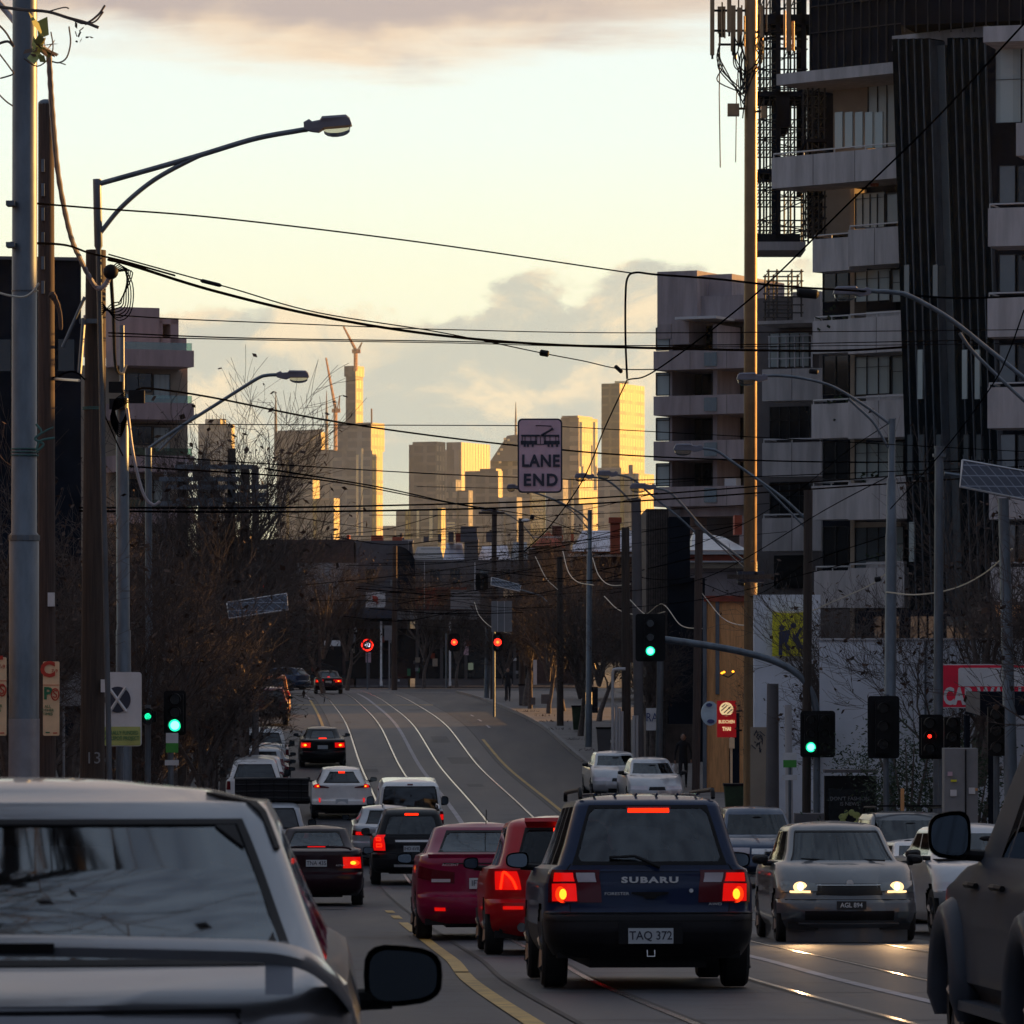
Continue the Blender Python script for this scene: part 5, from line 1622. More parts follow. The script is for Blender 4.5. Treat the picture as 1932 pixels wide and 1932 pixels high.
# ---- dark hall on the far left
FJ = Facade(155, 150, -10)
bj = thing('dark_hall', 'plain black brick hall behind the poles at far left', 'building', (P(60, 1250, 150).x, 150, gz(150)))
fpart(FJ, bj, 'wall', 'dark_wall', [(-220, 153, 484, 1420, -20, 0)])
fpart(FJ, bj, 'parapet', 'conc_dk', [(-220, 155, 480, 486, -20, .15)])
fpart(FJ, bj, 'window', 'bglass_dk', [(-20, 20, 640, 700, -.1, .03), (110, 140, 640, 700, -.1, .03)])
bj2 = thing('brick_shop', 'low dark brick shop hidden behind the bare trees at left', 'building', (P(380, 1250, 200).x, 200, gz(200)))
FJ2 = Facade(500, 185, -38)
fpart(FJ2, bj2, 'wall', 'brick', [(150, 480, 1075, 1480, -9, 0)])
fpart(FJ2, bj2, 'parapet', 'conc_dk', [(150, 483, 1068, 1076, -9, .2)])
fpart(FJ2, bj2, 'shop_window', 'bglass_dk', [(190 + 62 * k, 236 + 62 * k, 1290, 1400, -.1, .04) for k in range(4)])
b = MB(); pbox(b, 112, 202, 1268, 1332, 96, .4)
pbox(b, 118, 121, 1332, 1500, 96.1, .2); pbox(b, 190, 193, 1332, 1500, 96.1, .2)
tag(b.build('hoarding_board', 'sign_back'), 'pale grey blank hoarding board behind the timber poles at left', 'hoarding')

# ---- shops closing the view
FK = Facade(600, 350, 0)
bk = thing('corner_shops', 'row of dark two storey shops with verandah closing the far end of the road', 'building', (P(800, 1250, 352).x, 352, gz(350)))
fpart(FK, bk, 'wall', 'brick', [(420, 668, 1018, 1302, -8, 0)])
fpart(FK, bk, 'painted_wall', 'sign_back', [(560, 676, 1062, 1150, -.3, .15)])
for x in (690, 812, 850, 905, 945, 990, 1040):
    window(FK, bk, x, x + 17, 1074, 1102, .06, 'bglass_dk' if x != 905 else 'bglass', 2, (.5,), 1.0)
fpart(FK, bk, 'downpipe', 'rail_m', [(895, 897, 1060, 1150, 0, .2), (800, 801.5, 1060, 1150, 0, .2)])
fpart(FK, bk, 'wall_sign', 'sign_cream', [(950, 975, 1112, 1128, 0, .12)])
fpart(FK, bk, 'poster', 'sign_pink', [(875, 884, 1200, 1236, 0, .12), (690, 700, 1210, 1250, 0, .12), (925, 936, 1225, 1250, 0, .12)])
fpart(FK, bk, 'wall', 'roof_slate', [(672, 770, 1020, 1302, -8, 0)])
b = MB()
q = [(P(x, y, 349.8).x, P(x, y, 349.8).z) for x, y in [(748, 1150), (748, 1030)] + [(748 + 35 * math.sin(a * math.pi / 12), 1065 - 35 * math.cos(a * math.pi / 12)) for a in range(1, 7)] + [(783, 1150)]]
b.slab_xz(q, 349.5, 352); b.build('curved_corner', 'dark_wall', bk)
fpart(FK, bk, 'upper_wall', 'conc_dk', [(783, 1120, 1056, 1302, -8, 0)])
rnd = random.Random(77)
x = 668
tops = [1019, 1026, 1016, 1029, 1022, 1014, 1027, 1020, 1031, 1018, 1025]
for i, tp_ in enumerate(tops):
    w_ = (30, 44, 36, 58, 40, 26, 62, 34, 48, 30, 52)[i]
    d_ = -1.5 - .7 * (i % 4)
    if i % 3 == 1 or i in (3, 6):     # pitched iron roof
        b = MB(); a0, a1 = P(x, 1056, 350 - d_), P(x + w_, 1056, 350 - d_); zt_ = P(x, tp_, 350 - d_).z; y0_ = 350 - d_
        b.hexa([(a0.x, y0_, a0.z), (a1.x, y0_, a1.z), (a1.x, y0_ + 8, a1.z), (a0.x, y0_ + 8, a0.z), (a0.x + (a1.x - a0.x) * .12, y0_ + 4, zt_), (a1.x - (a1.x - a0.x) * .12, y0_ + 4, zt_), (a1.x - (a1.x - a0.x) * .12, y0_ + 5, zt_), (a0.x + (a1.x - a0.x) * .12, y0_ + 5, zt_)])
        b.build('iron_roof', ('roof_metal', 'sign_back')[i % 2], bk)
    else:
        fpart(FK, bk, 'parapet_block', ('brick', 'conc_dk', 'roof_slate', 'sign_back')[i % 4], [(x, x + w_, tp_ + 4, 1058, -6, d_)])
        fpart(FK, bk, 'parapet_cap', 'concrete', [(x - 1, x + w_ + 1, tp_ + 2, tp_ + 5, -6, d_ + .1)])
    x += w_
fpart(FK, bk, 'brick_band', 'brick_red', [(783, 880, 1108, 1152, -.2, .1)])
fpart(FK, bk, 'verandah_fascia', 'sign_back', [(743, 900, 1153, 1169, 2.0, 2.4)])
fpart(FK, bk, 'verandah_roof', 'dark_wall', [(640, 1010, 1166, 1172, 0, 2.2)])
for x in (717, 847):
    b = MB(); pbox(b, x, x + 4, 1172, 1286, 347.8, .2); pbox(b, x - .5, x + 4.5, 1286, 1299, 347.7, .4); b.build('verandah_post', 'sign_white', bk)
fpart(FK, bk, 'shopfront', 'bglass_dk', [(560 + 46 * k, 600 + 46 * k, 1186, 1280, -.1, .06) for k in range(10)])
fpart(FK, bk, 'shop_awning', 'ink', [(624, 750, 1148, 1166, 2.4, 3.2)])
for x0, x1, y0 in ((869, 900, 993), (826, 832, 1008), (917, 930, 1004), (700, 722, 1010), (740, 758, 1013)):
    fpart(FK, bk, 'roof_plant', 'roof_slate' if x0 > 750 else 'terracotta', [(x0, x1, y0, 1022, -4, -2)])
text('SHOP 12 14', .5, 'ink', bk, P(822, 1161, 347.5)) if False else None
b = MB(); pbox(b, 690, 727, 1117, 1146, 347, .1); o = b.build('banner_sign', 'sign_white', origin=P(708, 1146, 347)); tag(o, 'white square banner sign with dark splash on the curved corner shop', 'sign')
b = MB(); b.disc(P(708, 1130, 346.9), .22, 'y', .05, 10); b.tube([P(703, 1124, 346.9), P(713, 1139, 346.9)], .08, 5); b.build('dark_emblem', 'ink_red', o)
b = MB(); pbox(b, 612, 642, 1208, 1219, 347, .3); tag(b.build('lit_shop_sign', 'sign_white'), 'small pale shop sign under the awning at the far end', 'sign')

# ---- houses at centre right
hs = thing('terrace_house', 'brick terrace with small hipped turret right of the far shops', 'house', P(1040, 1300, 300))
b = MB(); pbox(b, 1010, 1060, 1028, 1160, 300, 4); b.build('turret', 'brick', hs)
a = P(1003, 1030, 299.5); c_ = P(1067, 1030, 299.5); tp = P(1034, 1002, 302)
b = MB(); b.add([(a.x, 299.5, a.z), (c_.x, 299.5, a.z), (c_.x, 305, a.z), (a.x, 305, a.z), (tp.x, 302, tp.z)], [(0, 1, 4), (1, 2, 4), (2, 3, 4), (3, 0, 4), (3, 2, 1, 0)]); b.build('turret_roof', 'terracotta', hs)
b = MB(); pbox(b, 1042, 1060, 992, 1030, 303, 2); b.build('chimney', 'brick', hs)
b = MB(); pbox(b, 1006, 1060, 1012, 1015, 299.4, .2); b.build('eaves', 'rail_m', hs)
b = MB(); pbox(b, 1000, 1120, 1060, 1290, 300, 8); b.build('wall', 'brick', hs)

h2 = thing('iron_roofed_house', 'house with pale iron roof and tall red chimney below the olive tower', 'house', P(1150, 1300, 255))
b = MB(); z1, z0 = P(0, 998, 255).z, P(0, 1042, 255).z
xa, xb, xm = P(1078, 0, 255).x, P(1300, 0, 255).x, P(1100, 0, 255).x
b.add([(xa, 253, z0), (xb, 253, z0), (xb, 263, z0), (xa, 263, z0), (xm, 258, z1), (xb, 258, z1)], [(0, 1, 5, 4), (2, 3, 4, 5), (3, 0, 4), (0, 3, 2, 1)]); b.build('roof', 'roof_metal', h2)
b = MB(); pbox(b, 1080, 1300, 1046, 1250, 254, 8); b.build('wall', 'brick', h2)
b = MB(); pbox(b, 1072, 1310, 1040, 1043.5, 253.4, .3); b.build('gutter', 'brick_red', h2)
b = MB(); pbox(b, 1072, 1310, 1046, 1050, 253.2, .3); b.build('gutter_edge', 'rail_m', h2)
for x0, x1, y0, y1, mm_, yd in ((1152, 1170, 985, 1045, 'terracotta', 252), (1149, 1173, 976, 986, 'terracotta', 251.8)):
    b = MB(); pbox(b, x0, x1, y0, y1, yd, 1.5); b.build('chimney', mm_, h2)
h3 = thing('parapet_shop', 'white roofed shop with red and white parapet bands behind the golden pole', 'shop', P(1420, 1300, 205))
b = MB(); z1, z0 = P(0, 1000, 205).z, P(0, 1040, 205).z; xa, xb = P(1300, 0, 205).x, P(1408, 0, 205).x
b.add([(xa, 203, z0), (xb, 203, z0), (xb, 212, z0), (xa, 212, z0), (P(1312, 0, 205).x, 207, z1), (P(1370, 0, 205).x, 207, z0 + (z1 - z0) * .72)], [(0, 1, 5, 4), (2, 3, 4, 5), (3, 0, 4), (1, 2, 5)]); b.build('roof', 'sign_white', h3)
for y0, y1, mm_, dd in ((1040, 1046, 'rail_m', 0), (1046, 1058, 'brick_red', .1), (1058, 1061, 'rail_m', 0), (1061, 1072, 'beige', .15)):
    b = MB(); pbox(b, 1290, 1540, y0, y1, 202.8 + dd, .4); b.build('parapet_band', mm_, h3)
b = MB(); pbox(b, 1290, 1545, 1072, 1420, 203.4, 10); b.build('wall', 'conc_pink', h3)
b = MB(); pbox(b, 1386, 1400, 972, 1008, 204.5, 1.5); b.build('chimney', 'terracotta', h3)

# boarded tower and black wall beside the big green light
bd = thing('boarded_building', 'tall weathered board clad building with black side wall, centre right', 'building', P(1240, 1400, 178))
b = MB(); pbox(b, 1219, 1262, 960, 1440, 178, 8); b.build('boarded_wall', 'bark', bd)
b = MB(); pbox(b, 1262, 1330, 1090, 1440, 177, 8); b.build('side_wall', 'dark_wall', bd)
b = MB(); b.slab_xz([(P(x, 0, 176.6).x, P(0, y, 176.6).z) for x, y in ((1262, 975), (1302, 975), (1302, 1100), (1262, 1100))], 176.6, 179); b.build('black_panel', 'dark_wall', bd)
b = MB()
for k in range(9): pbox(b, 1223 + k * 4.5, 1223.8 + k * 4.5, 962, 1440, 177.96, .03)
b.build('board_joints', 'black', bd)
b = MB(); pbox(b, 1256, 1312, 1366, 1440, 172, .12)
tag(b.build('board_fence', 'twig'), 'grey vertical board fence beside the walking person', 'fence')

# orange boards, white walls
FO = Facade(1330, 152, 8)
bo_ = thing('orange_board_shop', 'shop clad in warm orange boards behind the hanging signs', 'shop', P(1370, 1495, 152))
fpart(FO, bo_, 'wall', 'brick_or', [(1332, 1418, 1134, 1500, -6, 0)])
fpart(FO, bo_, 'parapet', 'brick_red', [(1328, 1420, 1124, 1135, -6, .15)])
fpart(FO, bo_, 'doorway', 'dark_wall', [(1376, 1395, 1345, 1500, -.3, .03)])
fpart(FO, bo_, 'corner_post', 'steel', [(1326, 1333, 1128, 1500, -.3, .12), (1350, 1357, 1134, 1310, -.1, .06)])
FW = Facade(1428, 128, 2)
bw = thing('white_gabled_wall', 'white painted building wall carrying the yellow pictogram sign', 'building', P(1480, 1560, 128))
fpart(FW, bw, 'wall', 'render_w', [(1423, 1548, 1122, 1580, -5, 0)])
fpart(FW, bw, 'pillar', 'beige', [(1416, 1446, 1372, 1580, 0, .12)])
t_ = tag(fpart(FW, bw, 'x', 'sign_yellow', [(1457, 1520, 1154, 1238, .15, .25)])[0], None)
t_.name = 'sign_panel'
M['ink_blue'] = mat('ink_navy', (0.03, 0.04, 0.10), 0.7, 0, 0.1)
b = MB()
fy = FW
def FPt(x, y, d=.27): return fy.pt(fy.u(x, d), d, fy.z(x, y, d))
for cx, cy, r in ((1475, 1185, 5.2), (1497, 1180, 5.2)):
    q = FPt(cx, cy); rr = r / FPX * 128
    b.tube([q, q + fy.n * .02], rr, 14)
for pts in ([(1470, 1192), (1490, 1188), (1489, 1204), (1485, 1214), (1492, 1228), (1484, 1226), (1480, 1212), (1476, 1216), (1476, 1236), (1469, 1236), (1470, 1208)],
            [(1501, 1198), (1510, 1183), (1514, 1185), (1506, 1202), (1512, 1216), (1522, 1220), (1518, 1227), (1504, 1222), (1496, 1206), (1495, 1196)]):
    q = [FPt(*p) for p in pts]
    n = len(q)
    b.add(q + [p + fy.n * .02 for p in q], [tuple(range(n)), tuple(range(2 * n - 1, n - 1, -1))] + [(i, (i + 1) % n, n + (i + 1) % n, n + i) for i in range(n)])
b.build('dancing_figures', 'ink_blue', bw)
text('THE\nWALL', .22, 'ink', bw, FPt(1446, 1392, .14)) if False else None
b = MB()
random.seed(3)
for k in range(16):
    x, y = 1420 + random.random() * 20, 1380 + random.random() * 34
    b.tube([FPt(x, y, .13), FPt(x + random.uniform(-6, 6), y + random.uniform(-6, 6), .13), FPt(x + random.uniform(-6, 6), y + random.uniform(2, 9), .13)], .012, 3)
b.build('graffiti', 'ink', bw)
FX = Facade(1540, 118, 6)
bx = thing('white_boundary_building', 'long low white rendered building behind the car sign and shrubs', 'building', P(1730, 1600, 118))
fpart(FX, bx, 'wall', 'render_w', [(1546, 2200, 1207, 1700, -5, 0)])
fpart(FX, bx, 'coping', 'rail_m', [(1546, 2200, 1204, 1208, -5, .06)])
fpart(FX, bx, 'downpipe', 'steel', [(1744, 1748, 1210, 1500, 0, .1)])
# windows of the floor just above the white building
lw = thing('podium_terrace', 'shadowed glazed terrace above the white building, under the tower', 'terrace', P(1750, 1210, 150))
b = MB(); pbox(b, 1640, 2150, 1150, 1215, 152, 5); b.build('wall', 'dark_wall', lw)
for k in range(16):
    if k % 4 != 3:
        b = MB(); pbox(b, 1650 + k * 17, 1663 + k * 17, 1163, 1206, 151.9, .06); b.build('pane', 'bglass', lw)
b = MB(); pbox(b, 1850, 1990, 1135, 1175, 146, 3); b.build('shop_sign', 'brick', lw)
b = MB(); pbox(b, 1876, 1925, 1142, 1164, 145.9, .08); b.build('orange_panel', 'brick_or', lw)
# off frame on the right: two storey shops that shade the street
for i, (y0, y1, x0, hh, lab) in enumerate(((-40, -12, 15, 9, 'red brick two storey shop right of the camera'), (-11.8, 16, 15, 8, 'cream two storey shop beside the red brick one'), (16.2, 40, 15.5, 9.5, 'grey two storey shop before the side street'))):
    t = thing('street_shop', lab, 'shop', (x0 + 8, (y0 + y1) / 2, gz((y0 + y1) / 2)))
    b = MB(); b.box(x0, x0 + 16, y0, y1, gz(y1) - .5, gz(y0) + hh); b.build('wall', ('brick_red', 'beige', 'concrete')[i], t)
    b = MB(); b.box(x0 - .2, x0 + 16.2, y0 - .1, y1 + .1, gz(y0) + hh, gz(y0) + hh + .4); b.build('parapet', 'conc_dk', t)
    for k in range(4):
        yk = y0 + 3 + k * (y1 - y0 - 4) / 4
        b = MB(); b.box(x0 - .06, x0 + .05, yk, yk + 2, gz(y0) + 5, gz(y0) + 7); b.build('window', 'bglass_dk', t)
        b = MB(); b.box(x0 - .06, x0 + .05, yk, yk + 2.6, gz(y0) + .6, gz(y0) + 2.8); b.build('shop_window', 'bglass_dk', t)
for i, (x0, x1, y0, y1, hh, lab) in enumerate(((24, 60, 64, 118, 11, 'brick warehouse beyond the white building'), (34, 90, 120, 170, 7.5, 'long low warehouse behind the apartment tower'), (26, 60, 176, 222, 20, 'tall added block outside the picture, shading the left trees'), (24, 34, 118.2, 136, 12, 'narrow added block next to the brick warehouse, shading the left trees'), (14, 60, 304, 345, 8, 'two storey corner terrace at the far junction'), (25, 32, 251.5, 300, 22, 'tall added block far behind the black fins, shading the flats'))):  # the two tall blocks and the narrow one are unseen, added to block sun
    t = thing('warehouse', lab, 'building', ((x0 + x1) / 2, (y0 + y1) / 2, gz(y0)))
    b = MB(); b.box(x0, x1, y0, y1, gz(y0) - 1, gz(y0) + hh); b.build('wall', ('brick', 'concrete', 'conc_dk', 'brick_red', 'beige', 'conc_dk')[i], t)
    b = MB(); zz = gz(y0) + hh; xm = (x0 + x1) / 2
    b.add([(x0 - .3, y0 - .3, zz), (x1 + .3, y0 - .3, zz), (x1 + .3, y1 + .3, zz), (x0 - .3, y1 + .3, zz), (xm, y0, zz + 2), (xm, y1, zz + 2)], [(0, 1, 4), (1, 2, 5, 4), (2, 3, 5), (3, 0, 4, 5)]); b.build('roof', 'roof_metal', t)

for i, (y0, y1, hh, lab, mm_) in enumerate(((-30, 8, 8.5, 'brown brick shop left of the camera', 'brick'), (8.2, 44, 7.5, 'grey rendered shop at left, outside the picture', 'conc_dk'), (44.2, 84, 9, 'beige two storey shop before the dark hall', 'beige'), (84.2, 128, 6.5, 'low brick shop just before the dark hall', 'brick'))):
    xr = -17.5
    t = thing('street_shop', lab, 'shop', (xr - 8, (y0 + y1) / 2, gz((y0 + y1) / 2)))
    zg, zt = gz(y1) - .5, gz((y0 + y1) / 2) + hh
    b = MB(); b.box(xr - 16, xr, y0, y1, zg, zt); b.build('wall', mm_, t)
    b = MB(); b.box(xr - 16.2, xr + .2, y0 - .05, y1 + .05, zt, zt + .4); b.build('parapet', 'conc_dk', t)
    for k in range(5):
        yk = y0 + 2 + k * (y1 - y0 - 3) / 5
        b = MB(); b.box(xr - .05, xr + .06, yk, yk + 1.6, zt - 3, zt - 1.4); b.build('window', 'bglass_dk', t)
        b = MB(); b.box(xr - .05, xr + .06, yk - .5, yk + 3.2, gz(yk) + .6, gz(yk) + 2.7); b.build('shop_window', 'bglass_dk', t)
    b = MB(); b.box(xr, xr + 2.6, y0 + 1, y1 - 1, gz(y0) + 3.0, gz(y0) + 3.15); b.build('awning', 'dark_wall', t)

# clutter along the far shops
rnd = random.Random(31)
M['shop_lit'] = emis('dim_shop_light', (.75, .9, .7), .10)
for i in range(26):
    x, y = rnd.uniform(575, 1000), rnd.uniform(1180, 1282)
    w_, h_ = rnd.uniform(3, 10), rnd.uniform(4, 16)
    fpart(FK, bk, 'window_poster', rnd.choice(['sign_back', 'brick_red', 'shop_lit', 'sign_white', 'ink_grn', 'conc_dk', 'beige']), [(x, x + w_, y, y + h_, .06, .10 + .01 * i)])
for i in range(14):
    x, y = rnd.uniform(580, 1060), rnd.uniform(1068, 1140)
    fpart(FK, bk, 'wall_fixture', rnd.choice(['conc_dk', 'black', 'sign_back', 'brick']), [(x, x + rnd.uniform(2, 14), y, y + rnd.uniform(3, 10), 0, .25 + .01 * i)])
for i in range(9):
    x = rnd.uniform(600, 1100); h_ = rnd.uniform(5, 16)
    fpart(FK, bk, 'roof_vent', rnd.choice(['black', 'roof_slate', 'terracotta', 'conc_dk']), [(x, x + rnd.uniform(3, 12), 1020 - h_, 1022, -5 - .1 * i, -3.5)])
# ------------------------------------------------------------------ poles, lamps, wires, signs, signals
def ground_pt(px0, py0, px1, py1, Yd, up=.12):
    """follow a leaning line of the photograph down to the footpath"""
    zg = gz(Yd) + up
    a, b = P(px0, py0, Yd), P(px1, py1, Yd)
    t = (a.z - zg) / (a.z - b.z) if abs(a.z - b.z) > 1e-6 else 1
    return a + (b - a) * t


def pole(label, Yd, x0, y0, x1, y1, r0, r1, m_='timber', name='utility_pole', cat='pole', steps=(), group=None, n=14):
    top, bot = P(x0, y0, Yd), ground_pt(x0, y0, x1, y1, Yd)
    t = thing(name, label, cat, bot, group)
    pts, rs = [bot, top], [r1, r0]
    if steps:        # (y, radius below, radius above)
        pts, rs = [bot], [r1]
        for y, rb_, ra in sorted(steps, reverse=True):
            k = (P(0, y, Yd).z - bot.z) / (top.z - bot.z)
            q = bot + (top - bot) * k
            pts += [q, q + Vector((0, 0, .03))]; rs += [rb_, ra]
        pts.append(top); rs.append(r0)
    b = MB(); b.tube(pts, rs, n); b.build('shaft', m_, t, smooth=50)
    return t


def crossarm(t, Yd, x0, x1, y, h=.10, m_='timber', insul=(), dy=-.2, name='crossarm'):
    a, c_ = P(x0, y, Yd + dy), P(x1, y, Yd + dy)
    b = MB(); b.box(a.x, c_.x, Yd + dy - .05, Yd + dy + .05, a.z - h / 2, a.z + h / 2)
    o = b.build(name, m_, t)
    for x in insul:
        q = P(x, y, Yd + dy)
        b = MB()
        zz = q.z + h / 2
        for k in range(4):
            b.tube([(q.x, q.y, zz + k * .055), (q.x, q.y, zz + .03 + k * .055)], [.055, .035], 8)
        b.build('insulator', 'ceramic', o)
    return o


def lamp_head(t, Yd, x0, x1, y0, y1, d, tilt=0.0, lit=False):
    """d=+1: the bowl end points right. Box of the photograph x0..x1, y0..y1"""
    L_ = (x1 - x0) / FPX * Yd
    H_ = (y1 - y0) / FPX * Yd
    c0 = P(x0 if d > 0 else x1, (y0 + y1) / 2, Yd)
    prof = [(0, .02, .30), (.10, .0, .34), (.16, .10, .32), (.34, .20, .34), (.38, .06, .30), (.95, .0, .30), (1.0, .30, .36)]     # x, top, half width of the crown
    vs, n_ = [], 10
    outl_t = [(0, .30), (.12, .42), (.18, .30), (.34, .34), (.40, .48), (.9, .46), (.97, .30), (1.0, .02)]
    outl_b = [(1.0, -.02), (.97, -.06), (.42, -.06), (.30, -.22), (.16, -.16), (0, -.05)]
    def pt(u, v, yy):
        x = u * L_
        z = v * H_
        xr = x * math.cos(tilt) - z * math.sin(tilt)
        zr = x * math.sin(tilt) + z * math.cos(tilt)
        return Vector((c0.x + d * xr, Yd + yy, c0.z + zr))
    o_ = outl_t + outl_b
    hw = .28 * .5
    for yy, s_ in ((-hw, .72), (-hw * .8, .95), (0, 1.0), (hw * .8, .95), (hw, .72)):
        vs += [pt(u, v * s_ if v > 0 else v, yy * (1.0 if u > .36 else .55)) for u, v in o_]
    n_ = len(o_)
    b = MB()
    fs = [(i * n_ + k, i * n_ + (k + 1) % n_, (i + 1) * n_ + (k + 1) % n_, (i + 1) * n_ + k) for i in range(4) for k in range(n_)] + [tuple(range(n_)), tuple(range(4 * n_, 5 * n_))[::-1]]
    b.add(vs, fs)
    hd = b.build('lamp_housing', 'lamp_grey', t, smooth=40)
    b = MB()
    vs = []
    m1 = 9
    for i in range(m1):
        a = math.pi * i / (m1 - 1)
        for j in range(7):
            q = math.pi * j / 6
            vs.append(pt(.68 - .29 * math.cos(a), -.06 - .44 * (math.sin(a) ** .6) * (math.sin(q) ** .6), -hw * .9 * math.cos(q)))
    b.add(vs, [(i * 7 + j, (i + 1) * 7 + j, (i + 1) * 7 + j + 1, i * 7 + j + 1) for i in range(m1 - 1) for j in range(6)])
    b.build('lamp_bowl', 'lamp_lens', hd, smooth=True)


def street_lamp(label, Yd, shaft, arms, head, r=(.055, .055), rp=None, m_='steel', group='street lamps', tilt=0.0, collar=None, arm_m='steel'):
    (x0, y0), (x1, y1) = shaft
    bot = ground_pt(x0, y0, x1, y1, Yd)
    t = thing('street_lamp', label, 'street lamp', bot, group)
    top = P(x0, y0, Yd)
    pts, rs = [bot, top], [rp or r[0] * 2, rp or r[0] * 2]
    if collar:
        pts, rs = [bot], [collar[0][2]]
        for y, ra, rb_ in collar:
            k = (P(0, y, Yd).z - bot.z) / (top.z - bot.z); q = bot + (top - bot) * k
            pts += [q, q + Vector((0, 0, .04))]; rs += [rb_, ra]
        pts.append(top); rs.append(collar[-1][1])
    b = MB(); b.tube(pts, rs, 14); b.build('shaft', m_, t, smooth=50)
    for i, a in enumerate(arms):
        b = MB(); b.tube(catmull([P(x, y, Yd) for x, y in a], 8), r[min(i, 1)] * .7, 8); b.build('arm', arm_m, t, smooth=True)
    lamp_head(t, Yd, *head, tilt)
    return t


STEEL_EDGE = 'steel'
# left side
t = pole('thick galvanised steel pole rising past the top of the picture at far left', 48, 47, -60, 45, 1480, .125, .155, 'steel', 'steel_pole', steps=[(1010, .150, .128)])
b = MB(); q = ground_pt(47, -60, 45, 1480, 48)
zc = P(0, 1356, 48).z
b.tube([(q.x, q.y, q.z), (q.x + .005, q.y, zc)], [.158, .156], 16); b.build('painted_band', 'steel_lt', t, smooth=50)
b = MB()
for y in (1012,): b.tube([P(46, y - 2, 48), P(46, y + 8, 48)], .158, 16)
b.build('collar', 'steel', t)
for y in (548, 846, 852, 858):
    b = MB(); b.tube([P(47, y, 48), P(47, y + 2, 48)], .137 if y < 600 else .142, 14); b.build('band', 'steel' if y < 600 else 'blue_wrap', t)
b = MB(); b.tube(catmull([P(68, 800, 47.8), P(78, 815, 47.8), P(66, 828, 47.8), P(82, 838, 47.8), P(70, 850, 47.8), P(76, 832, 47.8), P(103, 826, 47.8)]), .012, 6); b.tube(catmull([P(72, 822, 47.8), P(88, 812, 47.8), P(101, 806, 47.8)]), .010, 6)
b.build('knotted_rope', 'blue_wrap', t)
for y in (380, 458):
    b = MB(); a_, c_ = P(13, y, 47.9), P(30, y + 9, 47.9); b.box(a_.x, c_.x, 47.8, 48, c_.z, a_.z); b.build('bracket', 'steel', t)
t = pole('weathered timber pole with domed cap behind the thick steel pole', 69, 87, 196, 88, 1480, .115, .135, 'timber_red')
b = MB(); q = P(87, 196, 69); b.ball(q, .118, .118, .07); b.build('cap', 'steel', t, smooth=True)
for y in range(300, 560, 46):
    b = MB(); a_, c_ = P(78, y, 68.85), P(84, y + 24, 68.85); b.box(a_.x, c_.x, 68.84, 68.9, c_.z, a_.z); b.build('step_plate', 'steel', t)
b = MB(); a_, c_ = P(90, 1118, 68.8), P(102, 1144, 68.8); b.box(a_.x, c_.x, 68.8, 68.9, c_.z, a_.z); b.build('tag_plate', 'sign_white', t)
t = pole('dark thick timber pole stencilled 13 beside the X sign', 64, 181, 472, 174, 1480, .135, .175, 'timber')
text('13', .22, 'sign_back', t, P(176, 1431, 63.8)); b = MB(); a_, c_ = P(190, 1282, 63.8), P(200, 1306, 63.8); b.box(a_.x, c_.x, 63.8, 63.9, c_.z, a_.z); b.build('tag_plate', 'sign_white', t)
for y in (768, 771): b = MB(); b.tube([P(177, y, 64), P(177, y + 2, 64)], .155, 12); b.build('rope_band', 'blue_wrap', t)
crossarm(t, 64, 150, 194, 606, .06, 'steel'); b = MB(); b.tube([P(158, 600, 63.7), P(150, 705, 63.7)], .03, 6); b.build('strut', 'steel', t)
b = MB(); b.tube([P(118, 655, 63.7), P(160, 560, 63.7)], .022, 6); b.build('brace', 'steel', t)
street_lamp('large street lamp with forked arm reaching right across the sky, upper left', 62.5, ((183, 338), (207, 1480)), [[(190, 346), (290, 318), (380, 292), (480, 262), (560, 247), (580, 244)], [(190, 438), (230, 390), (290, 340), (365, 299), (400, 286)]],
            (574, 664, 222, 264, 1), (.05, .045), collar=[(470, .055, .036)], tilt=R(5))
t = pole('slim steel pole carrying crossing cables, right of the timber pole', 86, 230, 614, 234, 1480, .045, .155, 'steel', 'steel_pole', steps=[(752, .115, .045), (1190, .135, .12)])
b = MB()
for k in range(7): b.tube(catmull([P(236 + k, 740 + 3 * k, 85.7), P(215 - k, 760 + 4 * k, 85.7), P(226, 800 + 4 * k, 85.7), P(244, 770 + k, 85.7)]), .012, 4)
b.build('cable_coils', 'wire', t)
for x0, x1, y0, y1 in ((205, 232, 720, 740), (242, 272, 736, 760), (206, 236, 752, 772)):
    b = MB(); pbox(b, x0, x1, y0, y1, 85.7, .2); b.build('junction_box', 'black', t)
street_lamp('smaller street lamp with sloping arm above the bare trees at left', 96, ((280, 845), (282, 1480)), [[(281, 846), (330, 812), (400, 768), (460, 730), (490, 712), (505, 708), (524, 707)], [(300, 850), (350, 800), (372, 782)]], (522, 583, 698, 723, 1), (.05, .04), rp=.07)

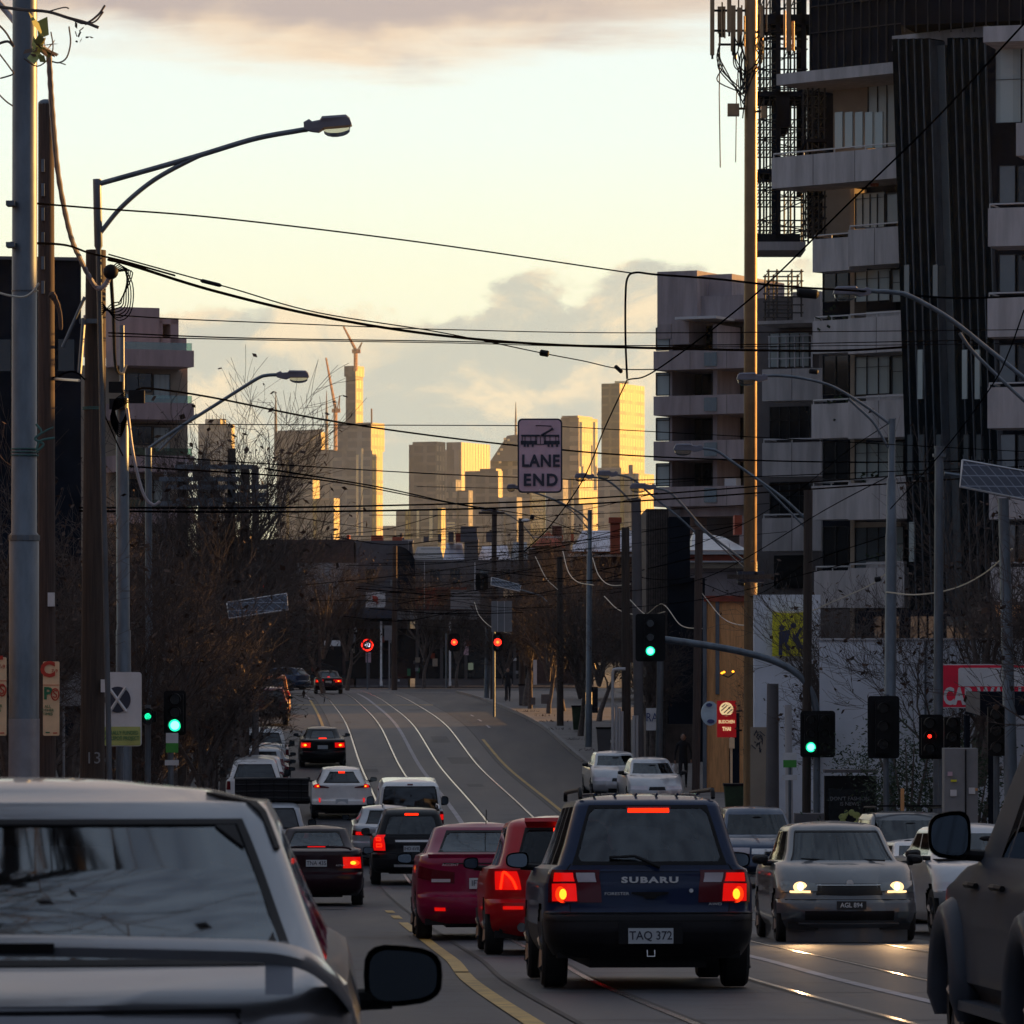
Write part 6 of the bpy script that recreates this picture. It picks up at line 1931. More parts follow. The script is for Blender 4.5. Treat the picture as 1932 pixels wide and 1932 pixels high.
# cable loops and the spiral conduit
t = thing('conduit_loops', 'grey spiral wrapped conduit sagging between the left poles', 'cable', P(200, 540, 63))
b = MB(); pts = catmull([P(-10, -4, 50), P(14, 24, 50), P(40, 55, 50), P(72, 84, 52), P(92, 98, 53)], 6); b.tube(pts, .032, 8)
b.build('upper_run', 'conduit', t, smooth=True)
b = MB(); pts = catmull([P(92, 98, 55), P(98, 200, 56), P(110, 330, 58), P(132, 440, 60), P(152, 490, 61.5), P(176, 535, 62), P(190, 544, 62), P(202, 532, 62), P(208, 515, 62)], 8)
b.tube(pts, [.030 + .006 * (i % 2) for i in range(len(pts))], 8); b.build('lower_run', 'conduit', t)
t = thing('cable_bundle', 'looped black cables hanging beside the lamp pole bracket at left', 'cable', P(215, 520, 62))
random.seed(5)
for k in range(7):
    o_ = k * 4
    b = MB(); b.tube(catmull([P(208 + k * 2, 512, 62), P(232 + o_ * 1.1 - 8, 497 + k * 3, 62), P(250 - k * 4, 535 + o_ * 1.4, 62), P(247 - k * 4, 588 - k * 3, 62), P(222 - k * 2, 604 - k * 5, 62), P(192, 570 + k * 4, 62)], 5), .008, 5)
    b.build('cable', 'wire', t)
b = MB(); b.ball(P(209, 513, 61.9), .10, .08, .10); b.build('clamp', 'black', t, smooth=True)
b = MB(); b.tube(catmull([P(209, 515, 62), P(214, 600, 66), P(218, 690, 74), P(230, 705, 80), P(238, 690, 84)]), .025, 6); b.build('drop_conduit', 'black', t)
b = MB(); b.tube(catmull([P(240, 770, 85), P(252, 860, 85), P(270, 930, 85), P(288, 952, 85), P(302, 946, 85)]), .028, 6); tag(b.build('hanging_conduit', 'conduit'), 'single grey conduit hooking down beside the slim steel pole', 'cable')
b = MB(); b.tube(catmull([P(0, 553, 47.5), P(20, 558, 47.5), P(45, 560, 47.5), P(62, 550, 47.5), P(74, 534, 47.5)]), .012, 6); tag(b.build('pale_stay_cable', 'rope'), 'short pale cable drooping across the thick steel pole', 'cable')
b = MB(); b.tube(catmull([P(95, 552, 68), P(104, 565, 68), P(113, 590, 68), P(115, 622, 68)]), [.02, .05, .06, .05, .05, .05, .04, .04, .04, .04, .03, .03, .03, .03, .03, .03, .03, .03, .02][:19], 8)
tag(b.build('cable_termination', 'timber_red'), 'brown sleeved cable end hanging from the capped timber pole', 'cable')

# wires -------------------------------------------------------------
def wire(label, pts, r=.012, sag=True, m_='wire', name='overhead_wire', n=8, group=None, extra=None):
    pp = [P(*p) for p in pts]
    cv = catmull(pp, n) if len(pp) > 2 else pp
    b = MB(); b.tube(cv, r, 5)
    o = b.build(name, m_, origin=cv[0])
    tag(o, label, 'wire', group)
    return o


wire('thin wire crossing the pale sky below the big lamp arm', [(20, 380, 48), (180, 393, 55), (420, 412, 60), (800, 458, 66), (1190, 515, 72)], .011)
wire('thickest black cable sagging from the left bracket across the clouds', [(205, 490, 62), (245, 500, 63), (400, 548, 65), (600, 596, 68), (800, 629, 72), (1000, 648, 76), (1240, 657, 80), (1550, 662, 84), (1710, 655, 86)], .022)
wire('second cable branching below the thickest one towards the triangular joint', [(205, 480, 62), (320, 512, 63), (440, 545, 66), (600, 590, 70), (830, 627, 75), (1027, 667, 79), (1100, 681, 80), (1170, 696, 82), (1240, 697, 83)], .010)
wire('left end stub of cable over the pole brackets', [(20, 458, 48), (120, 462, 55), (170, 478, 61), (230, 492, 63), (330, 520, 64)], .014)
wire('thin wire with small clips under the cloud tops', [(210, 594, 63), (340, 602, 68), (560, 611, 74), (850, 622, 80), (1240, 628, 88), (1932, 622, 100)], .009)
wire('pair of tight thin wires, the upper one, at cloud height', [(205, 628, 63), (470, 638, 68), (850, 644, 80), (1240, 652, 88), (1932, 640, 100)], .010)
wire('pair of tight thin wires, the lower one, at cloud height', [(205, 634, 63), (470, 641, 68), (850, 647, 80), (1240, 655, 88), (1932, 648, 100)], .008)
wire('rope thick cable descending left to right behind the lamp head and over the golden tower', [(258, 735, 86), (285, 733, 88), (400, 750, 92), (600, 790, 98), (800, 820, 104), (1000, 843, 110), (1240, 862, 118), (1600, 872, 126), (1932, 868, 130)], .020)
wire('thin level wire at the top edge of the lane sign', [(250, 800, 86), (700, 802, 84), (975, 803, 82.4), (1060, 805, 82.4), (1300, 818, 90), (1932, 852, 100)], .009)
wire('slack wire passing behind the lane sign lower half', [(245, 858, 86), (500, 875, 90), (800, 893, 92), (1000, 901, 95), (1240, 905, 98), (1932, 880, 104)], .011)
wire('upper thick feeder cable near the horizon', [(150, 958, 90), (500, 958, 100), (800, 952, 110), (1000, 946, 118), (1240, 932, 125), (1500, 912, 130), (1932, 880, 138)], .020)
wire('lower thick feeder cable near the horizon', [(150, 964, 90), (500, 966, 100), (800, 962, 110), (1000, 956, 118), (1240, 943, 125), (1500, 925, 130), (1932, 895, 138)], .022)
wire('thin wire falling behind the trees to the timber crossarm pole', [(245, 880, 86), (600, 905, 110), (800, 940, 150), (935, 965, 228)], .018)
wire('wire falling from the left poles past the small insulator', [(500, 884, 100), (720, 920, 130), (860, 950, 170), (1010, 975, 200), (1110, 1010, 215)], .020)
wire('diagonal wire rising from the triangular joint to the top right corner', [(1183, 717, 80), (1240, 697, 78), (1420, 560, 72), (1600, 385, 66), (1760, 230, 62), (1932, 45, 58)], .013)
wire('wire dropping from the triangular joint down past the lane sign', [(1183, 717, 82), (1140, 810, 84), (1100, 905, 86), (1040, 990, 90), (990, 1040, 96)], .012)
wire('heavy cable arching out of the joint and running right through the lamp', [(1183, 715, 82), (1180, 640, 82), (1180, 560, 82), (1184, 524, 82), (1200, 514, 82), (1240, 518, 82), (1350, 526, 83), (1480, 540, 84), (1640, 550, 86), (1800, 562, 87), (1940, 558, 88)], .020)
wire('thin arc wire curling above the right hand tree', [(1932, 585, 70), (1905, 660, 72), (1870, 730, 76), (1780, 850, 84), (1680, 960, 95)], .011)
wire('thin wire sloping from the tower pole to the lower left', [(1690, 790, 104), (1600, 850, 112), (1500, 930, 118), (1380, 1000, 124), (1250, 1050, 128)], .010)
wire('dark support wire from grey lamp pole down left', [(1674, 900, 104), (1560, 960, 112), (1330, 1090, 140), (1150, 1120, 170)], .012)
wire('dark cross wire spanning at street light height', [(1674, 1046, 104), (1530, 1080, 112), (1330, 1130, 140), (1150, 1150, 170)], .012)
wire('lowest dark cable slung between far poles', [(672, 1110, 200), (860, 1125, 200), (1000, 1122, 205), (1150, 1090, 200), (1320, 1050, 150)], .022)
wire('thin cable rising left to right across the far roofs', [(560, 1105, 200), (760, 1085, 205), (935, 1060, 215), (1060, 1030, 215), (1200, 990, 200)], .018)
wire('second thin cable rising left to right across the far roofs', [(640, 1130, 210), (860, 1100, 215), (1060, 1062, 210), (1200, 1030, 200), (1420, 985, 130)], .016)
wire('cable between the two far signal posts', [(745, 1140, 230), (870, 1118, 225), (1058, 1092, 205), (1200, 1060, 180)], .016)
wire('faint wire just above the shop roof line', [(480, 965, 150), (745, 1000, 230), (935, 992, 229), (1110, 960, 190), (1240, 930, 140)], .014)
wire('taut tramway span wire between the mid poles', [(1116, 1075, 188), (1250, 1094, 160), (1320, 1082, 150)], .014)
wire('slack span wire over the orange boards', [(1322, 1100, 150), (1415, 1126, 130), (1525, 1062, 118), (1675, 1010, 104)], .012)
wire('thin wire over the left trees', [(100, 712, 69), (160, 716, 64), (232, 860, 86)], .012)
wire('pale overhead wire in front of the dark hall', [(103, 715, 69), (150, 718, 66)], .02, m_='rope')
for lab, pts in (('pale catenary loop between orange board shop and yellow sign', [(1325, 1120, 150), (1366, 1168, 146), (1410, 1180, 140), (1450, 1168, 135), (1500, 1130, 128)]),
                 ('pale catenary loop in front of the yellow sign', [(1426, 1138, 130), (1470, 1155, 126), (1530, 1152, 120), (1560, 1140, 118), (1640, 1105, 112), (1675, 1080, 104)]),
                 ('pale catenary loop at the right over the white building', [(1672, 1117, 104), (1730, 1122, 100), (1800, 1110, 96), (1860, 1080, 92), (1910, 1035, 90)]),
                 ('bright beaded catenary loop left of the steel lamp pole', [(1062, 1040, 180), (1072, 1078, 176), (1090, 1098, 172), (1120, 1104, 168)]),
                 ('bright beaded catenary loop right of the steel lamp pole', [(1118, 1052, 175), (1130, 1086, 172), (1152, 1104, 168), (1190, 1102, 165)]),
                 ('long dim catenary loop above the parked cars', [(1140, 1125, 172), (1170, 1152, 168), (1215, 1160, 165), (1250, 1140, 160), (1285, 1180, 156), (1325, 1186, 150)]),
                 ('dim catenary loop behind the green light', [(1185, 1128, 165), (1220, 1160, 162), (1255, 1154, 158)]),
                 ('short catenary loop beside the far grey sign', [(1010, 1050, 200), (1030, 1090, 198), (1052, 1112, 196)]),
                 ('far thin catenary loop over the junction', [(895, 1136, 235), (905, 1162, 232), (930, 1185, 228), (965, 1196, 224)])):
    wire(lab, pts, .016, m_='rope', name='catenary_loop')
# fittings on the wires
def fitting(label, a, b_, r, m_='black', name='strain_insulator'):
    b = MB(); b.tube([P(*a), P(*a) + (P(*b_) - P(*a)) * .1, P(*a) + (P(*b_) - P(*a)) * .9, P(*b_)], [r * .5, r, r, r * .5], 10)
    tag(b.build(name, m_, smooth=True, origin=P(*a)), label, 'insulator')
fitting('round black insulator on the branching cable in mid sky', (1018, 665, 79), (1036, 668, 79), .055)
fitting('long black insulator near the top left cable', (378, 529, 64), (418, 539, 64), .028)
fitting('small clamp at the foot of the arching cable', (1160, 690, 81.8), (1174, 703, 81.8), .035)
fitting('small round insulator low on the far wire', (1000, 975, 196), (1008, 977, 196), .11)
fitting('small black insulator before the white railing', (1526, 700, 110), (1544, 702, 110), .06)
fitting('black insulator by the grey lamp pole', (1650, 1094, 106), (1662, 1092, 106), .06)
fitting('dark covered cable joint under the arching cable', (1503, 552, 84), (1545, 556, 84), .085)
fitting('black insulator left of the tower base', (1392, 1100, 126), (1405, 1103, 126), .05)

# lane end sign
t = thing('lane_sign', 'pink white LANE END sign with a tram pictogram hung on wires', 'sign', P(1018, 928, 82))


def rrect(x0, x1, y0, y1, r, Yd, n=5):
    pts = []
    for cx, cy, a0 in ((x1 - r, y0 + r, -90), (x1 - r, y1 - r, 0), (x0 + r, y1 - r, 90), (x0 + r, y0 + r, 180)):
        for k in range(n + 1):
            a = R(a0 + 90 * k / n)
            q = P(cx + r * math.cos(a), cy + r * math.sin(a), Yd)
            pts.append((q.x, q.z))
    return pts


b = MB(); b.slab_xz(rrect(976.5, 1061, 789.5, 930, 9, 82), 82, 82.03); b.build('border', 'ink', t)
b = MB(); b.slab_xz(rrect(979.5, 1058, 792.5, 927, 7, 81.99), 81.985, 82.0); b.build('face', 'sign_pink', t)
pf = 81.97
text('LANE', .285, 'ink', t, P(1020, 870.5, pf), name='sign_lettering', bold=.010, sx=.88, space=1.12)
text('END', .285, 'ink', t, P(1020, 906.5, pf), name='sign_lettering', bold=.010, sx=.96, space=1.16)
b = MB()
def pb(x0, x1, y0, y1): pbox(b, x0, x1, y0, y1, pf, .012)
pb(983.5, 1018, 820, 823.5); pb(1021, 1055, 820, 823.5); pb(982.5, 1012, 831.5, 838.5); pb(1027, 1056, 831.5, 838.5)
for x in (984.5, 990, 1001, 1009.5, 1012, 1019, 1026, 1028.5, 1037, 1048, 1053.5): pb(x, x + 1.3, 823, 838)
pb(1012, 1027, 837.5, 839); pb(1012, 1027, 821, 822.2)
for x in (988, 994, 1003, 1033, 1040, 1049): pb(x, x + 4, 838.5, 843)
b.tube([P(1021, 821, pf), P(1041, 810, pf)], .016, 4); b.tube([P(1041, 810, pf), P(1043, 808, pf)], .022, 6)
b.build('tram_pictogram', 'ink', t)
b = MB(); b.disc(P(1018.5, 796.5, pf), .010, 'y', .01, 8); b.disc(P(1018.5, 924, pf), .010, 'y', .01, 8); b.build('bolts', 'badge', t)

# x sign on the left
t = thing('x_sign', 'white board with a crossed black disc and pale green footer, left footpath', 'sign', ground_pt(234, 1268, 234, 1500, 76))
Yx = 76
b = MB(); b.slab_xz(rrect(196, 267, 1268, 1408, 6, Yx), Yx, Yx + .03); b.build('face', 'sign_white', t)
b = MB(); b.slab_xz(rrect(197, 265, 1371, 1406.5, 3, Yx - .01), Yx - .012, Yx); b.build('footer_panel', 'sign_lime', t)
b = MB(); q = P(222, 1320, Yx - .01); b.disc(q, 24.5 / FPX * Yx, 'y', .012, 36); b.build('disc', 'ink', t)
b = MB()
for a in (57, -54):
    c_, s_ = math.cos(R(a)) * .235, math.sin(R(a)) * .235
    p0, p1 = Vector((q.x - c_, Yx - .022, q.z - s_)), Vector((q.x + c_, Yx - .022, q.z + s_))
    b.tube([p0, p1], .024, 4)
b.build('cross', 'sign_white', t)
text('FEDERALLY FUNDED\nBLACKSPOT PROJECT', .088, 'ink_grn', t, P(226, 1388, Yx - .02), name='sign_lettering', sx=.72)
for x in (229,):
    b = MB(); pbox(b, x, x + 4, 1390, 1520, Yx + .05, .06); b.build('post', 'steel', t)


def parking_sign(label, x0, x1, y0, y1, Yd, first='C', cut=0):
    t = thing('parking_sign', label, 'sign', P((x0 + x1) / 2, y1, Yd), 'parking signs on the left poles')
    b = MB(); b.slab_xz(rrect(x0, x1, y0, y1, 3, Yd), Yd, Yd + .02); b.build('face', 'sign_cream', t)
    xm = (x0 + x1) / 2
    text(first, .30, 'ink_red', t, P(x0 + 9, y0 + 16, Yd - .012), name='sign_lettering', bold=.012)
    text('7-9', .07, 'ink_red', t, P(x1 - 9, y0 + 18, Yd - .012), name='sign_lettering')
    text('P', .24, 'ink_grn', t, P(x0 + 9, y0 + 61, Yd - .012), name='sign_lettering', bold=.008)
    text('S', .16, 'ink_red', t, P(x1 - 8, y0 + 62, Yd - .012), name='sign_lettering')
    text('ALL\nOTHER\nTIMES', .055, 'ink_grn', t, P(x0 + 9, y0 + 92, Yd - .012), name='sign_lettering')
    b = MB(); b.tube([P(x1 - 8 + 7 * math.cos(a * .4), y0 + 62 + 11 * math.sin(a * .4), Yd - .012) for a in range(17)], .008, 4); b.build('sign_ring', 'ink_red', t)
    b = MB(); pbox(b, x0 + 5, x0 + 13, y1 - 7, y1 - 5, Yd - .01, .012); b.build('arrow', 'ink_grn', t)
    b = MB(); pbox(b, x1 - 12, x1 - 4, y1 - 6, y1 - 4, Yd - .01, .012); b.build('arrow', 'ink_red', t)
    b = MB(); pbox(b, x0, x1, y0 + 44, y0 + 45, Yd - .006, .008); b.build('divider', 'ink_red', t)


parking_sign('cream parking sign with red letter strapped to the capped timber pole', 81, 112, 1248, 1388, 68.7)
parking_sign('cream parking sign cut off by the left edge of the picture', -18, 12, 1240, 1388, 60, 'T')

# traffic signals
def signal(label, Yd, cx, cy, w_, h_, shaft=None, lit=None, at=.78, cols=1, arm=None, board=True, r_l=.10, halo=True, group='traffic signals', pole_r=.055, lit_dx=0, name='traffic_light'):
    base = ground_pt(shaft[0], 1000, shaft[0], 1400, Yd) if shaft else P(cx, cy + h_ / 2, Yd)
    t = thing(name, label, 'traffic light', base, group)
    if shaft:
        b = MB()
        if arm:
            b.tube([base] + catmull([P(x, y, Yd) for x, y in arm], 8), [pole_r * 1.5] + [pole_r * 1.3] * 3 + [pole_r] * 60 if False else pole_r * 1.15, 12)
        else:
            b.tube([base, P(shaft[0], shaft[1], Yd)], pole_r, 12)
        b.build('mast', 'steel', t, smooth=50)
    if board:
        b = MB(); b.slab_xz(rrect(cx - w_ / 2, cx + w_ / 2, cy - h_ / 2, cy + h_ / 2, 6, Yd - .15), Yd - .15, Yd - .11); b.build('backboard', 'black', t)
    k = FPX / Yd
    for c_ in range(cols):
        xx = cx + (c_ - (cols - 1) / 2) * .34 * k + lit_dx
        b = MB(); pbox(b, xx - .15 * k, xx + .15 * k, cy - h_ * .42, cy + h_ * .42, Yd - .32, .17); hs_ = b.build('signal_housing', 'black', t)
        for j, fy in enumerate((.20, .49, .78)):
            q = P(xx, cy - h_ / 2 + fy * h_, Yd - .33)
            vs = []
            nn = 12
            for yy in (0, -.20):
                for i in range(nn + 1):
                    a = math.pi * (-.10 + 1.2 * i / nn)
                    vs.append((q.x + .115 * math.cos(a), q.y + yy * (1 if i not in (0, nn) else .6), q.z + .115 * math.sin(a)))
            b = MB(); b.add(vs, [(i, i + 1, nn + 2 + i, nn + 1 + i) for i in range(nn)]); b.build('visor', 'black', hs_)
            if lit and c_ == 0 and abs(fy - at) < .05:
                b = MB(); b.disc((q.x, q.y + .0, q.z), r_l, 'y', .02, 24); l_ = b.build('lit_lens', lit[0], hs_)
                if halo:
                    b = MB(); b.disc((q.x, q.y - .012, q.z), r_l * (.72 if 'green' in lit[0] else .4), 'y', .02, 24); b.build('lens_core', lit[1], l_)
            else:
                b = MB(); b.disc((q.x, q.y + .0, q.z), .09, 'y', .02, 16); b.build('dark_lens', 'bglass_dk', hs_)
    return t


M['green_core'] = emis('green_core_lit', (0.16, 1.0, 0.62), 3.2)
Yg = 118
signal('green traffic light hanging from the curved mast arm, centre right', Yg, 1227, 1203, 56, 90, (1541, 0), ('green', 'green_core'), .78, 1, [(1541, 1420), (1541, 1350), (1530, 1305), (1505, 1272), (1460, 1247), (1400, 1230), (1330, 1217), (1252, 1206)], pole_r=.075, r_l=.11)
signal('green traffic light on the post below the curved mast arm', Yg - .8, 1543, 1385, 66, 88, (1541, 1345), ('green', 'green_core'), .78, 2, r_l=.12, pole_r=.085)
signal('green traffic light at left half hidden by bare branches', 88, 330, 1345, 42, 84, (322, 1310), ('green', 'green_core'), .78, 1, r_l=.11)
signal('small pedestrian green light beside the X sign', 88, 279, 1352, 18, 24, (279, 1330), ('green', 'green2'), .49, 1, board=False, r_l=.06, halo=False)
signal('dark back of a traffic light on the grey pole at right', 92, 1667, 1372, 60, 118, (1672, 1310), None, cols=1)
signal('traffic light with a single red arrow over the shrubs at right', 90, 1757, 1390, 46, 84, (1775, 1360), ('redl', 'red_in'), .49, 1, r_l=.035, halo=False, lit_dx=-3)
signal('side on black traffic light next to the red arrow light', 89, 1797, 1392, 30, 92, (1790, 1360), None, board=False)
signal('side on black traffic light beside the far right pole', 86, 1880, 1380, 30, 110, (1880, 1330), None, board=False)
signal('far red traffic light between the white verandah posts', 318, 857, 1212, 22, 34, (842, 1195), ('redl', 'red_in'), .49, 1, r_l=.20, pole_r=.06)
signal('far red traffic light under the big grey sign back', 217, 939, 1212, 18, 34, (932, 1180), ('redl', 'red_in'), .49, 1, r_l=.17, pole_r=.06)
signal('dark back of a far traffic light beside the middle solar panel', 218, 909, 1098, 24, 32, None, None)
b = MB(); b.disc(P(497, 1107, 190), .09, 'y', .03, 12); tag(b.build('red_lamp', 'redl', origin=P(497, 1107, 190)), 'tiny red lamp glowing among the left branches', 'lamp')

# 40 sign
t = thing('speed_sign', 'illuminated speed limit sign reading 40 in a red ring', 'sign', ground_pt(693, 1217, 693, 1290, 322))
q = P(693, 1217, 322)
b = MB(); b.box(q.x - .52, q.x + .52, 322, 322.1, q.z - .5, q.z + .55); b.build('panel', 'black', t)
b = MB(); pts = [(q.x + .36 * math.cos(a * math.pi / 14), 321.9, q.z + .36 * math.sin(a * math.pi / 14)) for a in range(29)]; b.tube(pts, .05, 6); b.build('red_ring', 'redl', t)
M['w_lit'] = emis('white_led', (.9, .85, 1), 2.2)
text('40', .42, 'w_lit', t, (q.x, 321.8, q.z), name='sign_lettering', bold=.01)
b = MB(); b.box(q.x - .05, q.x + .05, 322.1, 322.2, gz(322), q.z - .4); b.build('post', 'steel', t)

# hanging shop signs
t = thing('thai_sign', 'red lightbox sign reading BUDCHEN THAI with cream disc', 'sign', P(1370, 1390, 140)); Yt = 140
M['red_box'] = mat('red_lightbox', (.45, .005, .01), .4, 0, .05, emit=(1, .01, .02), es=.10)
M['cream_lit'] = emis('cream_panel_lit', (1.0, .72, .38), .75)
b = MB(); pbox(b, 1353, 1389, 1322, 1391, Yt, .2); b.build('lightbox', 'red_box', t)
b = MB(); q = P(1370.5, 1338, Yt - .01); b.disc(q, 13 / FPX * Yt, 'y', .012, 28); b.build('cream_disc', 'cream_lit', t)
b = MB(); pbox(b, 1357, 1385, 1348.5, 1350.5, Yt - .02, .01); b.build('bowl_rim', 'sign_red', t)
b = MB()
for a_, c_ in (((1361, 1341), (1372, 1331)), ((1366, 1345), (1379, 1333)), ((1372, 1346), (1382, 1338)), ((1362, 1334), (1368, 1329))):
    b.tube([P(*a_, Yt - .02), P(*c_, Yt - .02)], .016, 4)
b.build('noodle_marks', 'beige', t)
text('BUDCHEN', .135, 'cream_lit', t, P(1371, 1362, Yt - .02), name='sign_lettering', bold=.003, sx=.74)
text('THAI', .155, 'cream_lit', t, P(1371, 1375.5, Yt - .02), name='sign_lettering', bold=.006, sx=.74)
text('www.budchenthai', .045, 'cream_lit', t, P(1371, 1387.5, Yt - .02), name='sign_lettering') if False else None
b = MB(); b.tube([P(1389, 1342, Yt + .1), P(1400, 1341, Yt + .1)], .03, 6); b.tube([P(1389, 1378, Yt + .1), P(1400, 1378, Yt + .1)], .03, 6); b.build('bracket', 'black', t)
t = thing('round_sign', 'pale blue round sign with dark blue spots beside the red sign', 'sign', P(1338, 1369, 142))
b = MB(); b.slab_xz([(P(1340 + 17 * math.cos(a * .2618), 0, 142).x if math.cos(a * .2618) < .75 else P(1352, 0, 142).x, P(0, 1346 - 23 * math.sin(a * .2618), 142).z) for a in range(24)], 142, 142.2)
b.build('disc', 'sign_white' if 'sky_blue' not in M else 'sky_blue', t)
for x, y, rx, ry in ((1338, 1330, 6, 3.6), (1341, 1361, 7, 4)):
    b = MB(); q = P(x, y, 141.99); b.slab_xz([(q.x + rx / FPX * 142 * math.cos(a * .4), q.z + ry / FPX * 142 * math.sin(a * .4)) for a in range(15)], 141.97, 142); b.build('spot', 'sign_blue', t)
t = thing('car_sign', 'red and white sign starting with the letters CA on the white building', 'sign', ground_pt(1750, 1300, 1750, 1400, 112)); Yc = 112
b = MB(); pbox(b, 1772, 1960, 1253, 1336, Yc, .15); b.build('board', 'sign_white', t)
b = MB(); pbox(b, 1774, 1958, 1255, 1334, Yc - .01, .01); b.build('face', 'sign_red', t)
b = MB(); b.slab_xz(rrect(1808, 1954, 1260, 1295, 4, Yc - .02), Yc - .02, Yc - .01); b.build('blank_panel', 'sign_white', t)
text('CAR WASH', .54, 'sign_white', t, P(1780, 1315, Yc - .02), name='sign_lettering', bold=.024, sx=.66, align='LEFT')
b = MB(); pbox(b, 1768, 1772, 1250, 1345, Yc, .2); b.build('post', 'steel', t)
t = thing('canopy_box', 'black canopy fascia in front of the car sign', 'canopy', P(1870, 1350, 96))
b = MB(); pbox(b, 1849, 2020, 1306, 1350, 95, 3); b.build('front_fascia', 'dark_wall', t)
b = MB(); b.hexa([P(1822, 1342, 97.5), P(1849, 1350, 95), P(1852, 1350, 98), P(1825, 1342, 98.5), P(1822, 1304, 97.5), P(1849, 1306, 95), P(1852, 1306, 98), P(1825, 1304, 98.5)]); b.build('side_fascia', 'conc_dk', t)
for x in (1822, 1868): b = MB(); pbox(b, x, x + 8, 1350, 1560, 96, .4); b.build('post', 'dark_wall', t)

# solar panels
def solar(label, Yd, corners, m_='solar', arm=None):
    t = thing('solar_panel', label, 'solar panel', P(*corners[3], Yd), 'solar panels on poles')
    q = [P(x, y, Yd + dy) for (x, y), dy in zip(corners, (.5, .5, 0, 0))]
    n_ = (q[1] - q[0]).cross(q[3] - q[0]).normalized() * .04
    b = MB(); b.hexa([q[3], q[2], q[2] + n_, q[3] + n_, q[0], q[1], q[1] + n_, q[0] + n_]); b.build('cell_array', m_, t)
    b = MB(); b.tube(q + [q[0]], .022, 4); b.build('frame', 'rail_m', t)
    if arm:
        b = MB(); b.tube([P(x, y, Yd + .3) for x, y in arm], .04, 6); b.build('arm', 'steel', t)
solar('large solar panel with bird spikes at the right edge', 92, [(1816, 868), (1950, 892), (1946, 945), (1811, 918)], arm=[(1782, 893), (1830, 900)])
t = bpy.data.objects['solar_panel']; b = MB()
for k in range(16): b.tube([P(1818 + k * 8, 868 + k * 1.45, 92.5), P(1817 + k * 8, 858 + k * 1.45, 92.5)], .006, 3)
b.build('bird_spikes', 'steel', t)
solar('solar panel tilted among the bare branches at left', 128, [(428, 1137), (541, 1120), (544, 1150), (432, 1167)])
solar('small solar panel beside the far traffic light back', 217, [(927, 1089), (983, 1104), (981, 1116), (926, 1104)], arm=[(980, 1112), (1020, 1124), (1032, 1135)])

# right side poles and lamps
t = pole('grey pole with clamp collar that carries the large solar panel', 92, 1772, 842, 1770, 1400, .085, .10, 'steel', 'steel_pole')
b = MB(); b.tube([P(1772, 856, 92), P(1772, 862, 92)], .13, 12); b.tube([P(1772, 842, 92), P(1772, 846, 92)], .10, 12); b.build('collar', 'steel', t)
pole('grey concrete pole near the right edge in front of the car sign', 88, 1893, 940, 1905, 1400, .10, .125, 'steel', 'steel_pole', steps=[(1338, .125, .112)])
street_lamp('street lamp with curved arm in front of the grey balconies, upper of two', 104, ((1683, 790), (1678, 1500)), [[(1682, 803), (1650, 778), (1600, 745), (1560, 725), (1510, 713), (1470, 709), (1444, 709)], [(1676, 845), (1650, 800), (1620, 770), (1600, 752)]], (1390, 1448, 702, 728, -1), (.045, .04),
            collar=[(1400, .125, .145), (1010, .115, .125), (905, .078, .105)])
street_lamp('street lamp against the black fins, its pole outside the right edge', 86, ((1985, 700), (1985, 1500)), [[(1985, 762), (1930, 712), (1860, 655), (1790, 600), (1720, 560), (1690, 552), (1642, 549)], [(1985, 800), (1920, 745), (1840, 668), (1810, 628)]], (1572, 1643, 539, 568, -1), (.06, .045), rp=.11)
street_lamp('street lamp with long straight arm in front of the flats, lower of two', 118, ((1525, 925), (1522, 1450)), [[(1526, 985), (1480, 942), (1430, 905), (1380, 870), (1350, 850), (1322, 846)], [(1524, 1000), (1480, 955), (1440, 915)]], (1271, 1326, 836, 860, -1), (.05, .035), rp=.11, m_='timber')
street_lamp('street lamp left of the flats, rightmost of the cluster above the far roofs', 136, ((1424, 1060), (1424, 1300)), [[(1424, 1072), (1380, 1040), (1330, 1000), (1290, 955), (1262, 928), (1232, 920)], [(1424, 1090), (1370, 1040), (1310, 985)]], (1188, 1238, 911, 930, -1), (.05, .03), rp=.07)
street_lamp('street lamp on the timber pole beside the orange shop, middle of the cluster', 150, ((1319, 1000), (1313, 1470)), [[(1319, 1012), (1280, 975), (1230, 935), (1195, 905), (1163, 895)]], (1126, 1166, 887, 905, -1), (.045, .03), rp=.125, m_='timber_red')
street_lamp('street lamp next to the lane sign, leftmost pair of the cluster', 166, ((1200, 940), (1206, 1450)), [[(1202, 960), (1170, 925), (1140, 904), (1116, 900)]], (1084, 1121, 892, 909, -1), (.05, .03), rp=.17, m_='conc_dk')
t = street_lamp('street lamp on the slim steel pole, partly behind the lane sign', 188, ((1113, 962), (1110, 1420)), [[(1113, 985), (1090, 965), (1050, 945), (1010, 930), (978, 922)], [(1112, 1000), (1080, 965), (1040, 941)]], (956, 982, 913, 928, -1), (.05, .035), collar=[(1330, .115, .14), (1045, .085, .11)])
t = street_lamp('far street lamp on a timber pole with short crossarm', 258, ((933, 962), (930, 1300)), [[(934, 964), (960, 972), (985, 990), (1010, 1020)]], (909, 937, 957, 970, -1), (.05, .03), rp=.14, m_='timber_red')
crossarm(t, 258, 903, 952, 968, .14, 'timber', (908, 948))
t = pole('timber pole lit gold with a small white lamp on top', 240, 983, 978, 985, 1300, .13, .16, 'timber_red')
b = MB(); q = P(992, 982, 239.8); b.ball(q, .22, .12, .10); b.build('floodlight', 'sign_white', t, smooth=True)
pole('dark timber pole between the lit tree and the slim steel lamp', 205, 1056, 1050, 1057, 1370, .13, .15, 'timber')
